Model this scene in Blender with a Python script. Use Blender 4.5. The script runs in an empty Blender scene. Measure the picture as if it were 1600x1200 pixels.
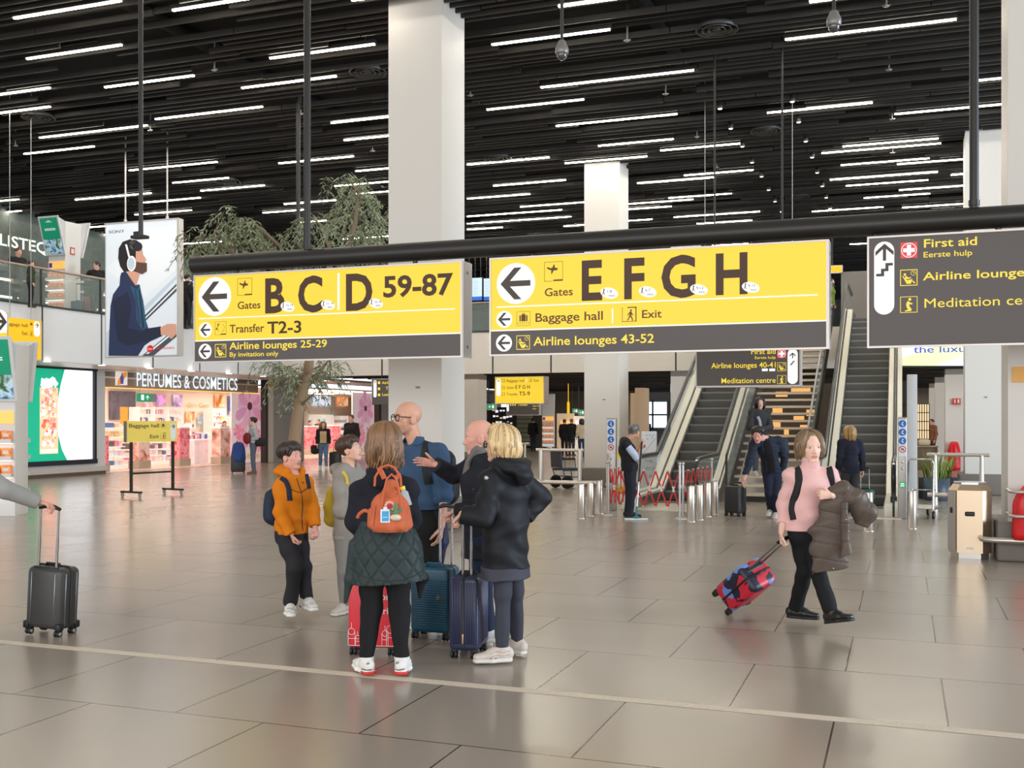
import bpy, bmesh, math, random
import numpy as np
from mathutils import Vector, Matrix, Euler
C = bpy.context.scene.collection
SC = bpy.context.scene
PI = math.pi
RNG = random.Random(7)
# ------------------------------------------------------------------ camera, world, lights, exposure
FPX, CX, HY, CAMH = 1666.0, 800.0, 655.0, 1.70      # focal length and horizon in pixels of the 1600x1200 frame, eye height
YAW = math.radians(20.1)
cam_d = bpy.data.cameras.new('camera')
cam = bpy.data.objects.new('camera', cam_d)
C.objects.link(cam)
cam_d.sensor_width = 36.0
cam_d.lens = 36.0 * FPX / 1600.0
cam_d.shift_y = (HY - 600.0) / 1600.0
cam_d.clip_start, cam_d.clip_end = 0.1, 400
cam.location = (0, 0, CAMH)
cam.rotation_euler = (PI / 2, 0, YAW)
SC.camera = cam
SC.view_settings.view_transform = 'Standard'
SC.view_settings.look = 'None'
SC.view_settings.gamma = 1.0
SC.view_settings.exposure = 0.0
SC.view_settings.use_curve_mapping = False
SC.cycles.use_denoising = True
SC.cycles.max_bounces = 6
SC.cycles.diffuse_bounces = 3
SC.cycles.glossy_bounces = 3
SC.cycles.transparent_max_bounces = 8
SC.cycles.sample_clamp_indirect = 4.0
SC.cycles.caustics_reflective = False
SC.cycles.caustics_refractive = False
world = bpy.data.worlds.new('daylight')
SC.world = world
world.use_nodes = True
wn = world.node_tree.nodes
wn['Background'].inputs['Color'].default_value = (0.86, 0.93, 1.0, 1)
wn['Background'].inputs['Strength'].default_value = 1.5
def area_light(name, loc, size, energy, color, rot=(0, 0, 0)):
 d = bpy.data.lights.new(name, 'AREA')
 d.shape = 'RECTANGLE'
 d.size, d.size_y = size
 d.energy = energy
 d.color = color
 o = bpy.data.objects.new(name, d)
 o.location = loc
 o.rotation_euler = rot
 C.objects.link(o)
 return o
# added fill light below the slats, brightens the whole hall besides the strip lights
area_light('ceiling_lamps', (-6, 20.0, 7.95), (44, 50), 3300, (1.0, 0.95, 0.87))
area_light('ceiling_lamps_bridge', (-4, 48.0, 3.2), (26, 26), 1500, (1.0, 0.93, 0.82))  # added fill light, lifts the dark passage beyond the bridge
# daylight through the tall glass front far right of the hall
area_light('window_daylight', (22, 14, 4.2), (26, 6), 17000, (0.70, 0.85, 1.0), (0, math.radians(88), 0))
area_light('window_daylight_front', (-2, -7, 4.2), (34, 7), 1650, (1.0, 0.97, 0.93), (math.radians(90), 0, 0))  # added warm fill from behind the camera, brightens faces turned this way
# ------------------------------------------------------------------ helpers
DX, DY = -math.sin(YAW), math.cos(YAW)              # view direction on the floor plan
RX, RY = math.cos(YAW), math.sin(YAW)               # camera right
def ray(px):
 u = (px - CX) / FPX
 return DX + RX * u, DY + RY * u
def at_depth(px, py, Z):
 rx, ry = ray(px)
 return Vector((rx * Z, ry * Z, CAMH + (HY - py) * Z / FPX))
def at_y(px, py, Y):
 return at_depth(px, py, Y / ray(px)[1])
def at_x(px, py, X):
 return at_depth(px, py, X / ray(px)[0])
def at_h(px, py, h):
 return at_depth(px, py, FPX * (CAMH - h) / (py - HY))
def ground(px, py):
 return at_h(px, py, 0.0)
def depth_of(p):
 return p[0] * DX + p[1] * DY
def lin(c):
 if isinstance(c, (int, float)):
  c = (c, c, c)
 out = []
 for v in c[:3]:
  v = v / 255.0
  out.append(v / 12.92 if v <= 0.04045 else ((v + 0.055) / 1.055) ** 2.4)
 return (out[0], out[1], out[2], 1.0)
_mats = {}
def mat(name, col, rough=0.6, metal=0.0, emit=0.0, bump=0.0, bscale=60.0, var=0.0, vscale=6.0, alpha=1.0,
  spec=0.5, stretch=(1, 1, 1), coat=0.0, trans=0.0, sheen=0.0):
 """Principled material: sRGB colour, optional noise bump and soft colour variation."""
 if name in _mats:
  return _mats[name]
 m = bpy.data.materials.new(name)
 _mats[name] = m
 m.use_nodes = True
 nt = m.node_tree
 b = nt.nodes['Principled BSDF']
 c = lin(col)
 b.inputs['Base Color'].default_value = c
 b.inputs['Roughness'].default_value = rough
 b.inputs['Metallic'].default_value = metal
 b.inputs['Specular IOR Level'].default_value = spec
 b.inputs['Alpha'].default_value = alpha
 b.inputs['Coat Weight'].default_value = coat
 b.inputs['Transmission Weight'].default_value = trans
 b.inputs['Sheen Weight'].default_value = sheen
 if emit > 0:
  b.inputs['Emission Color'].default_value = c
  b.inputs['Emission Strength'].default_value = emit
 if bump > 0 or var > 0:
  tc = nt.nodes.new('ShaderNodeTexCoord')
  mp = nt.nodes.new('ShaderNodeMapping')
  mp.inputs['Scale'].default_value = stretch
  nt.links.new(tc.outputs['Object'], mp.inputs['Vector'])
 if bump > 0:
  n = nt.nodes.new('ShaderNodeTexNoise')
  n.inputs['Scale'].default_value = bscale
  n.inputs['Detail'].default_value = 3
  nt.links.new(mp.outputs['Vector'], n.inputs['Vector'])
  bp = nt.nodes.new('ShaderNodeBump')
  bp.inputs['Strength'].default_value = bump
  bp.inputs['Distance'].default_value = 0.01
  nt.links.new(n.outputs['Fac'], bp.inputs['Height'])
  nt.links.new(bp.outputs['Normal'], b.inputs['Normal'])
 if var > 0:
  n2 = nt.nodes.new('ShaderNodeTexNoise')
  n2.inputs['Scale'].default_value = vscale
  n2.inputs['Detail'].default_value = 4
  nt.links.new(mp.outputs['Vector'], n2.inputs['Vector'])
  mx = nt.nodes.new('ShaderNodeMix')
  mx.data_type = 'RGBA'
  mx.inputs['A'].default_value = tuple(v * (1 - var) for v in c[:3]) + (1,)
  mx.inputs['B'].default_value = tuple(min(1, v * (1 + var)) for v in c[:3]) + (1,)
  nt.links.new(n2.outputs['Fac'], mx.inputs['Factor'])
  nt.links.new(mx.outputs['Result'], b.inputs['Base Color'])
 return m
def glow(name, col, strength=1.0):
 """A lit face: emission over a darker translucent body of the same colour."""
 if name in _mats:
  return _mats[name]
 m = mat(name, col, rough=0.4, emit=strength)
 b = m.node_tree.nodes['Principled BSDF']
 c = lin(col)
 b.inputs['Base Color'].default_value = (c[0] * .25, c[1] * .25, c[2] * .25, 1)
 return m
def put(name, mesh, parent=None):
 o = bpy.data.objects.new(name, mesh)
 C.objects.link(o)
 if parent is not None:
  o.parent = parent
 return o
def tag(o, label=None, cat=None, group=None, kind=None):
 if label:
  o['label'] = label
 if cat:
  o['category'] = cat
 if group:
  o['group'] = group
 if kind:
  o['kind'] = kind
 return o
def thing(name, label, cat, loc=(0, 0, 0), rz=0.0, group=None, kind=None):
 o = bpy.data.objects.new(name, None)
 o.empty_display_size = 0.1
 C.objects.link(o)
 o.location = loc
 o.rotation_euler = (0, 0, rz)
 return tag(o, label, cat, group, kind)
def dup(root, loc=None, rz=None, label=None, group=None):
 r = root.copy()
 C.objects.link(r)
 if loc is not None:
  r.location = loc
 if rz is not None:
  r.rotation_euler = (0, 0, rz)
 if label:
  r['label'] = label
 if group:
  r['group'] = group
 for ch in list(root.children):
  c = ch.copy()
  C.objects.link(c)
  c.parent = r
  for g in list(ch.children):
   d = g.copy()
   C.objects.link(d)
   d.parent = c
 return r
class MB:
 """Collects verts and faces (with material slots) and links them as one mesh object."""
 def __init__(s):
  s.v, s.f, s.m, s.sm = [], [], [], []
 def add(s, verts, faces, mi=0, smooth=False):
  n = len(s.v)
  s.v.extend([tuple(p) for p in verts])
  for f in faces:
   s.f.append(tuple(i + n for i in f))
   s.m.append(mi)
   s.sm.append(smooth)
  return s
 def box(s, lo, hi, mi=0, M=None):
  x0, y0, z0 = lo
  x1, y1, z1 = hi
  vs = [Vector(p) for p in ((x0, y0, z0), (x1, y0, z0), (x1, y1, z0), (x0, y1, z0),
                                  (x0, y0, z1), (x1, y0, z1), (x1, y1, z1), (x0, y1, z1))]
  if M is not None:
   vs = [M @ p for p in vs]
  return s.add(vs, [(0, 3, 2, 1), (4, 5, 6, 7), (0, 1, 5, 4), (1, 2, 6, 5), (2, 3, 7, 6), (3, 0, 4, 7)], mi)
 def cbox(s, c, d, mi=0, M=None):
  return s.box((c[0] - d[0] / 2, c[1] - d[1] / 2, c[2] - d[2] / 2),
                     (c[0] + d[0] / 2, c[1] + d[1] / 2, c[2] + d[2] / 2), mi, M)
 def rbox(s, lo, hi, r, mi=0, M=None, seg=3):
  """Box with rounded edges."""
  bm = bmesh.new()
  bmesh.ops.create_cube(bm, size=1)
  for v in bm.verts:
   v.co = Vector([lo[i] + (v.co[i] + 0.5) * (hi[i] - lo[i]) for i in range(3)])
  bmesh.ops.bevel(bm, geom=list(bm.edges), offset=r, segments=seg, affect='EDGES', profile=0.5)
  return s.bm(bm, mi, M, True)
 def bm(s, bm, mi=0, M=None, smooth=False):
  bm.verts.ensure_lookup_table()
  vs = [(M @ v.co) if M is not None else v.co.copy() for v in bm.verts]
  fs = [[v.index for v in f.verts] for f in bm.faces]
  bm.free()
  return s.add(vs, fs, mi, smooth)
 def prism(s, poly, depth, mi=0, M=None):
  """Polygon in the local xz plane, from y=0 (front) to y=depth."""
  n = len(poly)
  a = sum(poly[i][0] * poly[(i + 1) % n][1] - poly[(i + 1) % n][0] * poly[i][1] for i in range(n))
  if a < 0:
   poly = poly[::-1]
  vs = [Vector((p[0], 0, p[1])) for p in poly] + [Vector((p[0], depth, p[1])) for p in poly]
  if M is not None:
   vs = [M @ p for p in vs]
  fs = [tuple(range(n)), tuple(range(2 * n - 1, n - 1, -1))]
  for i in range(n):
   j = (i + 1) % n
   fs.append((j, i, n + i, n + j))
  return s.add(vs, fs, mi)
 def tube(s, pts, r, sides=8, mi=0, cap=True):
  pts = [Vector(p) for p in pts]
  n = len(pts)
  rs = r if isinstance(r, (list, tuple)) else [r] * n
  vs, fs = [], []
  up = None
  for i, p in enumerate(pts):
   t = (pts[min(i + 1, n - 1)] - pts[max(i - 1, 0)])
   t = t.normalized() if t.length > 1e-9 else Vector((0, 0, 1))
   if up is None:
    up = t.orthogonal().normalized()
   up = up - t * up.dot(t)
   up = up.normalized() if up.length > 1e-6 else t.orthogonal().normalized()
   w = t.cross(up)
   for k in range(sides):
    a = 2 * PI * k / sides
    vs.append(p + (up * math.cos(a) + w * math.sin(a)) * rs[i])
  for i in range(n - 1):
   for k in range(sides):
    k2 = (k + 1) % sides
    fs.append((i * sides + k, i * sides + k2, (i + 1) * sides + k2, (i + 1) * sides + k))
  s.add(vs, fs, mi, True)
  if cap:
   s.add(vs[:sides], [tuple(range(sides - 1, -1, -1))], mi)
   s.add(vs[-sides:], [tuple(range(sides))], mi)
  return s
 def lathe(s, prof, c=(0, 0, 0), sides=20, mi=0, M=None, smooth=True):
  """Profile of (radius, z) revolved about the vertical through c."""
  vs, fs = [], []
  for (r, z) in prof:
   for k in range(sides):
    a = 2 * PI * k / sides
    p = Vector((c[0] + r * math.cos(a), c[1] + r * math.sin(a), c[2] + z))
    vs.append(M @ p if M is not None else p)
  for i in range(len(prof) - 1):
   for k in range(sides):
    k2 = (k + 1) % sides
    fs.append((i * sides + k, i * sides + k2, (i + 1) * sides + k2, (i + 1) * sides + k))
  s.add(vs, fs, mi, smooth)
  if prof[0][0] > 1e-6:
   s.add(vs[:sides], [tuple(range(sides - 1, -1, -1))], mi)
  if prof[-1][0] > 1e-6:
   s.add(vs[-sides:], [tuple(range(sides))], mi)
  return s
 def ball(s, c, r, mi=0, M=None, seg=12):
  r = r if isinstance(r, (list, tuple)) else (r, r, r)
  vs, fs = [], []
  n = seg // 2
  for i in range(n + 1):
   th = PI * i / n
   for k in range(seg):
    a = 2 * PI * k / seg
    p = Vector((c[0] + r[0] * math.sin(th) * math.cos(a), c[1] + r[1] * math.sin(th) * math.sin(a), c[2] - r[2] * math.cos(th)))
    vs.append(M @ p if M is not None else p)
  for i in range(n):
   for k in range(seg):
    k2 = (k + 1) % seg
    fs.append((i * seg + k, i * seg + k2, (i + 1) * seg + k2, (i + 1) * seg + k))
  return s.add(vs, fs, mi, True)
 def text(s, string, size, M, mi=0, bold=0.0, align='LEFT', extrude=0.002, width=None, space=1.0):
  """Raised lettering; local x along the line, z up, facing -y. width squeezes the line to that length."""
  cu = bpy.data.curves.new('lettering', 'FONT')
  cu.body = string
  cu.size = size
  cu.offset = bold * size
  cu.extrude = extrude
  cu.align_x = align
  cu.space_character = space
  cu.resolution_u = 3
  o = bpy.data.objects.new('lettering', cu)
  me = bpy.data.meshes.new_from_object(o)
  xs = [v.co.x for v in me.vertices]
  k = 1.0
  if width and xs:
   k = width / max(1e-6, max(xs) - (min(xs) if align != 'LEFT' else 0))
  vs = [M @ Vector((v.co.x * k, -v.co.z, v.co.y)) for v in me.vertices]
  fs = [tuple(p.vertices) for p in me.polygons]
  s.add(vs, fs, mi)
  bpy.data.objects.remove(o)
  bpy.data.curves.remove(cu)
  bpy.data.meshes.remove(me)
  return s
 def build(s, name, mats, parent=None):
  me = bpy.data.meshes.new(name)
  me.from_pydata(s.v, [], s.f)
  mats = mats if isinstance(mats, (list, tuple)) else [mats]
  for m in mats:
   me.materials.append(m)
  me.polygons.foreach_set('material_index', np.array(s.m, dtype=np.int32))
  me.polygons.foreach_set('use_smooth', np.array(s.sm, dtype=bool))
  me.update()
  return put(name, me, parent)
def T(*p):
 return Matrix.Translation(Vector(p[0] if len(p) == 1 else p))
def RZ(a):
 return Matrix.Rotation(a, 4, 'Z')
def RXm(a):
 return Matrix.Rotation(a, 4, 'X')
def RYm(a):
 return Matrix.Rotation(a, 4, 'Y')
# common materials
M_WHITE = mat('white_paint', (232, 228, 222), 0.55)
M_STEEL = mat('brushed_steel', (196, 190, 182), 0.32, 0.9, bump=0.02, bscale=200, stretch=(1, 1, 0.05))
M_CHROME = mat('chrome', (205, 205, 208), 0.15, 1.0)
M_BLACK = mat('black_paint', (34, 31, 29), 0.4)
M_BLACKPL = mat('black_plastic', (22, 22, 23), 0.45)
M_ALU = mat('aluminium_frame', (205, 200, 196), 0.4, 0.55)
M_DARKGLASS = mat('smoked_glass', (20, 22, 23), 0.05, alpha=0.35)
# ------------------------------------------------------------------ the hall itself
CEIL = 8.15
XW, XF = -23.4, -21.4          # left wall and the balcony fascia in front of it
YB = 34.0                      # the bridge fascia across the hall
FB, FT, RT = 3.26, 4.68, 5.70  # fascia bottom, fascia top, top of the glass rail
FLOOR2 = 4.55
def floor_material():
 m = bpy.data.materials.new('grey_floor_tiles')
 m.use_nodes = True
 nt = m.node_tree
 b = nt.nodes['Principled BSDF']
 tc = nt.nodes.new('ShaderNodeTexCoord')
 mp = nt.nodes.new('ShaderNodeMapping')
 mp.inputs['Location'].default_value = (0.36, -6.33 + 12, 0)
 nt.links.new(tc.outputs['Object'], mp.inputs['Vector'])
 br = nt.nodes.new('ShaderNodeTexBrick')
 br.offset, br.offset_frequency = 0.5, 2
 br.inputs['Scale'].default_value = 1.0
 br.inputs['Brick Width'].default_value = 1.2
 br.inputs['Row Height'].default_value = 1.2
 br.inputs['Mortar Size'].default_value = 0.006
 br.inputs['Mortar Smooth'].default_value = 0.2
 br.inputs['Bias'].default_value = 0.0
 br.inputs['Color1'].default_value = lin((164, 151, 137))
 br.inputs['Color2'].default_value = lin((158, 146, 133))
 br.inputs['Mortar'].default_value = lin((58, 50, 42))
 nt.links.new(mp.outputs['Vector'], br.inputs['Vector'])
 n = nt.nodes.new('ShaderNodeTexNoise')
 n.inputs['Scale'].default_value = 0.9
 n.inputs['Detail'].default_value = 2
 nt.links.new(tc.outputs['Object'], n.inputs['Vector'])
 mx = nt.nodes.new('ShaderNodeMix')
 mx.data_type = 'RGBA'
 mx.blend_type = 'MULTIPLY'
 mx.inputs['Factor'].default_value = 0.12
 rp = nt.nodes.new('ShaderNodeValToRGB')
 rp.color_ramp.elements[0].position, rp.color_ramp.elements[0].color = 0.3, (0.72, 0.71, 0.70, 1)
 rp.color_ramp.elements[1].position, rp.color_ramp.elements[1].color = 0.7, (1, 1, 1, 1)
 nt.links.new(n.outputs['Fac'], rp.inputs['Fac'])
 nt.links.new(br.outputs['Color'], mx.inputs['A'])
 nt.links.new(rp.outputs['Color'], mx.inputs['B'])
 nt.links.new(mx.outputs['Result'], b.inputs['Base Color'])
 mr = nt.nodes.new('ShaderNodeMapRange')
 mr.inputs['From Min'].default_value, mr.inputs['From Max'].default_value = 0.3, 0.7
 mr.inputs['To Min'].default_value, mr.inputs['To Max'].default_value = 0.20, 0.24
 nt.links.new(n.outputs['Fac'], mr.inputs['Value'])
 nt.links.new(mr.outputs['Result'], b.inputs['Roughness'])
 b.inputs['Specular IOR Level'].default_value = 0.55
 return m
o = MB().box((-60, -14, -0.3), (40, 80, 0)).build('floor', floor_material())
tag(o, kind='structure')
# pale metal expansion strip let into the floor
M_STRIP = mat('pale_floor_strip', (212, 198, 180), 0.5)
M_STRIPD = mat('strip_groove', (140, 126, 112), 0.5)
b = MB()
ys = ground(800, 1077).y
for k, (a, c_) in enumerate(((-0.045, -0.018), (-0.013, 0.013), (0.018, 0.045))):
 b.box((-40, ys + a, 0.0), (20, ys + c_, 0.0035))
b.box((-40, ys - 0.05, 0), (20, ys + 0.05, 0.0015), 1)
tag(b.build('trim_1', [M_STRIP, M_STRIPD]), kind='structure')
# ceiling: black void with hanging black slats
M_VOID = mat('black_ceiling_void', (12, 11, 10), 0.9)
M_SLAT = mat('black_ceiling_slat', (46, 43, 40), 0.5, var=0.3, vscale=2.0)
o = MB().box((-60, -5, CEIL + 0.55), (40, 80, CEIL + 0.85)).build('ceiling', M_VOID)
tag(o, kind='structure')
b = MB()
rng = random.Random(3)
y = 12.0
while y < 62:
 x = -48 + rng.random() * 3
 while x < 26:
  L = rng.choice((2.4, 3.6, 4.8, 7.2))
  if rng.random() < 0.86:
   z = CEIL + rng.choice((0.0, 0.0, 0.02, 0.12))
   b.box((x, y - 0.02, z), (min(x + L - 0.02, 26), y + 0.02, z + 0.09))
  x += L
 y += 0.225
tag(b.build('ceiling_slats', M_SLAT, o), kind='structure')
# ducts and beams in the void above the slats
b = MB()
for yy in range(14, 60, 5):
 b.box((-48, yy, CEIL + 0.30), (26, yy + 0.25, CEIL + 0.54))
for xx in range(-44, 24, 8):
 b.tube([(xx, 12, CEIL + 0.42), (xx, 62, CEIL + 0.42)], 0.12, 10)
tag(b.build('ceiling_beams', mat('dark_beam', (26, 24, 22), 0.8), o), kind='structure')
# square white columns with grey stone plinths
M_COL = mat('column_white', (226, 221, 214), 0.5, bump=0.02, bscale=30)
M_PLINTH = mat('plinth_stone', (122, 114, 106), 0.55, var=0.08, vscale=3)
COLS = [(at_y(607, 600, 15.05), at_y(690, 600, 15.05), CEIL), (at_y(913, 600, 26.1), at_y(968, 600, 26.1), CEIL),
  (at_y(1508, 600, 26.1), at_y(1566, 600, 26.1), CEIL), (at_y(1575, 600, 14.1), None, CEIL),
  (Vector((-15.8, 37, 0)), Vector((-14.9, 37, 0)), FB + 0.4), (Vector((-7.6, 36.9, 0)), Vector((-6.7, 36.9, 0)), CEIL)]
for i, (p, q, h) in enumerate(COLS):
 x0 = p.x
 x1 = q.x if q is not None else x0 + 0.92
 w = x1 - x0
 y0 = p.y
 c = MB().box((x0, y0, 0), (x1, y0 + w, h + 0.3)).build('column', M_COL)
 tag(c, kind='structure')
 pb = MB().rbox((x0 - 0.13, y0 - 0.13, 0), (x1 + 0.13, y0 + w + 0.13, 0.47), 0.03)
 tag(pb.build('plinth', M_PLINTH, c), kind='structure')
 if i < 3:
  b = MB().box((x0 + w * 0.52, y0 - 0.012, 2.18), (x0 + w * 0.60, y0, 2.21))
  tag(b.build('vent_slot', mat('slot_grey', (140, 136, 132), 0.6), c), kind='structure')
# balcony along the left wall, and the bridge across the far side
M_PANEL = mat('fascia_panel', (228, 230, 234), 0.45)
M_PANELW = mat('bridge_panel', (230, 224, 216), 0.45)
M_JOINT = mat('panel_joint', (52, 58, 56), 0.7)
M_SLABD = mat('balcony_floor', (70, 66, 62), 0.6)
b = MB()
b.box((XF - 0.15, 14, FB), (XF, YB + 0.15, FT))
for px in (66, 158.5, 239, 312, 372, 436):
 yy = at_x(px, 520, XF).y
 b.box((XF, yy - 0.025, FB), (XF + 0.006, yy + 0.025, FT), 1)
b.box((XF - 0.16, 14, FT), (XF + 0.03, YB + 0.15, FT + 0.05), 1)
tag(b.build('wall_balcony', [M_PANEL, M_JOINT]), kind='structure')
b = MB()
b.box((XF, YB, FB), (-5.35, YB + 0.15, FT))
for px in (516, 597, 690, 770, 861, 950, 1056):
 xx = at_y(px, 550, YB).x
 b.box((xx - 0.025, YB - 0.006, FB), (xx + 0.025, YB, FT), 1)
b.box((XF, YB - 0.03, FT), (-5.35, YB + 0.16, FT + 0.05), 1)
b.box((-5.35, YB, FB), (2.0, YB + 0.15, FLOOR2 - 0.02))
b.box((0.6, YB, FB), (14, YB + 0.15, FT))
tag(b.build('wall_bridge', [M_PANELW, M_JOINT]), kind='structure')
o = MB().box((-40, 12, FLOOR2 - 0.25), (XF - 0.15, 60, FLOOR2)).box((XF - 0.15, YB + 0.15, FLOOR2 - 0.25), (16, 60, FLOOR2)).build('floor_upper', M_SLABD)
tag(o, kind='structure')
# soffit with downlights under the balcony
M_SOFFIT = mat('soffit_panel', (200, 188, 182), 0.35)
o = MB().box((XW - 0.2, 14, FB - 0.02), (XF - 0.001, 60, FB + 0.06)).build('ceiling_soffit', M_SOFFIT)
tag(o, kind='structure')
# lower ceiling beyond the bridge: dark slats
b = MB().box((XF, YB + 0.16, FB + 0.42), (16, 70, FB + 0.6))
y = YB + 0.3
while y < 64:
 b.box((XF, y, FB + 0.1 + 0.1 * rng.random()), (16, y + 0.05, FB + 0.32), 1)
 y += 0.33
tag(b.build('ceiling_lower', [M_VOID, M_SLAT]), kind='structure')
# left wall below the soffit: white wall with the screen, two wide shop openings
M_WALLW = mat('left_wall_white', (218, 216, 216), 0.5)
yA = ground(165, 740).y
yP0, yP1 = at_x(417, 700, XW).y, at_x(475, 700, XW).y
yQ = at_x(592, 700, XW).y
b = MB()
b.box((XW - 0.3, 12, 0), (XW, yA, FB))
tag(b.build('wall_left', M_WALLW), kind='structure')
b = MB().box((XW, 14, 0.0), (XW + 0.04, yA, 0.10), 1).box((XW - 0.02, 14, 0.1), (XW + 0.05, yA + 0.02, 0.24), 0)  # lower strip darker than the cream skirting above it
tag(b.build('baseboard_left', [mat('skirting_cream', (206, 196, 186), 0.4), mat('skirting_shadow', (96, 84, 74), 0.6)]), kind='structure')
M_PIER = mat('pier_grey', (176, 172, 168), 0.5)
b = MB().box((XW - 0.3, yP0 + 0.45, 0), (XW, yP1, FB)).box((XW - 0.35, yP0 + 0.45, 1.9), (XW + 0.003, yP1, 1.915), 1)
tag(b.build('wall_pier', [M_PIER, M_JOINT]), kind='structure')
M_FRAMEW = mat('shop_frame_white', (236, 220, 206), 0.4)
b = MB().box((XW - 0.25, yP0 + 0.14, 0), (XW + 0.01, yP0 + 0.45, FB)).box((XW - 0.25, yP0 - 0.05, 0), (XW - 0.02, yP0 + 0.10, FB), 1)
b.box((XW - 0.2, yP0 + 0.16, FB - 0.25), (XW + 0.02, yP0 + 0.4, FB - 0.05), 2)
tag(b.build('trim_2', [M_FRAMEW, mat('frame_dark', (58, 50, 46), 0.5), mat('amber_lamp', (255, 180, 60), 0.5)]), kind='structure')
b = MB().box((XW - 0.25, yQ, 0), (XW, yQ + 0.25, FB)).box((XW - 0.3, yQ + 0.25, 0), (XW, 62, FB), 1)
tag(b.build('wall_left_far', [mat('frame_dark2', (58, 50, 46), 0.5), M_PIER]), kind='structure')
# shop shell
M_SHOPW = mat('shop_wall_cream', (246, 232, 218), 0.5)
M_SHOPF = mat('shop_floor', (226, 205, 190), 0.3)
b = MB().box((-31.2, yA - 3, 0), (-31.0, 58, FB))
b.box((-31, yA - 3.0, 0), (XW - 0.3, yA - 2.8, FB)).box((-31, 57.8, 0), (XW - 0.3, 58, FB))
tag(b.build('wall_shop', M_SHOPW), kind='structure')
tag(MB().box((-31, yA - 3, 0.0), (XW - 0.25, 58, 0.012)).build('floor_shop', M_SHOPF), kind='structure')
b = MB().box((-31, yA - 3, FB - 0.25), (XW - 0.3, 58, FB - 0.2))
tag(b.build('ceiling_shop', M_SHOPW), kind='structure')
# far walls: beyond the bridge below, and the upper level above it
M_FARW = mat('far_wall_dark', (140, 130, 118), 0.6)
tag(MB().box((-23, 62, 0), (16, 62.3, FB + 0.6)).build('wall_back', M_FARW), kind='structure')
M_UPW = mat('upper_wall', (88, 90, 90), 0.6)
b = MB().box((-40, 60, FLOOR2), (-8, 60.3, CEIL + 0.6)).box((-8, 60, FLOOR2), (16, 60.3, CEIL + 0.6))
tag(b.build('wall_upper', M_UPW), kind='structure')
M_TAUPE = mat('upper_taupe_panel', (136, 128, 120), 0.5)
b = MB().box((at_y(1314, 480, 42).x, 42, FLOOR2), (2.5, 42.2, 7.25))
tag(b.build('wall_upper_screen', M_TAUPE), kind='structure')
# upper shop front on the left balcony: grey green patterned wall
M_GREENW = mat('patterned_grey_green', (112, 122, 116), 0.6, var=0.35, vscale=5, stretch=(1, 1, 1))
tag(MB().box((-26.3, 12, 6.75), (-26.1, 56, CEIL + 0.3)).build('wall_upper_left', M_GREENW), kind='structure')
tag(MB().box((-30.3, 12, FLOOR2), (-30.1, 60, 6.75)).build('wall_upper_shop', mat('upper_shop_dark', (58, 50, 44), 0.6, var=0.5, vscale=1.5)), kind='structure')
# ------------------------------------------------------------------ hanging wayfinding signs
M_YEL = glow('sign_yellow', (255, 214, 48), 0.86)
M_YELD = glow('sign_amber', (255, 196, 18), 0.9)
M_GREY = mat('sign_charcoal', (78, 72, 69), 0.5, emit=0.35)
M_SWHITE = glow('sign_white', (255, 255, 255), 0.9)
M_BROWN = mat('sign_brown_letter', (72, 42, 14), 0.5)
M_BROWN2 = mat('sign_brown_small', (98, 62, 14), 0.5)
M_YTEXT = glow('sign_yellow_letter', (255, 222, 70), 0.85)
M_RED = glow('sign_red', (230, 60, 62), 0.8)
M_FRAME = mat('sign_frame', (206, 196, 190), 0.35, 0.4)
M_ARROW = mat('sign_arrow', (74, 64, 56), 0.5)
SIGNM = [M_YEL, M_GREY, M_SWHITE, M_BROWN, M_BROWN2, M_YTEXT, M_RED, M_ARROW]
YEL, GRY, WHT, BRN, BR2, YTX, RED, ARW = range(8)
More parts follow.
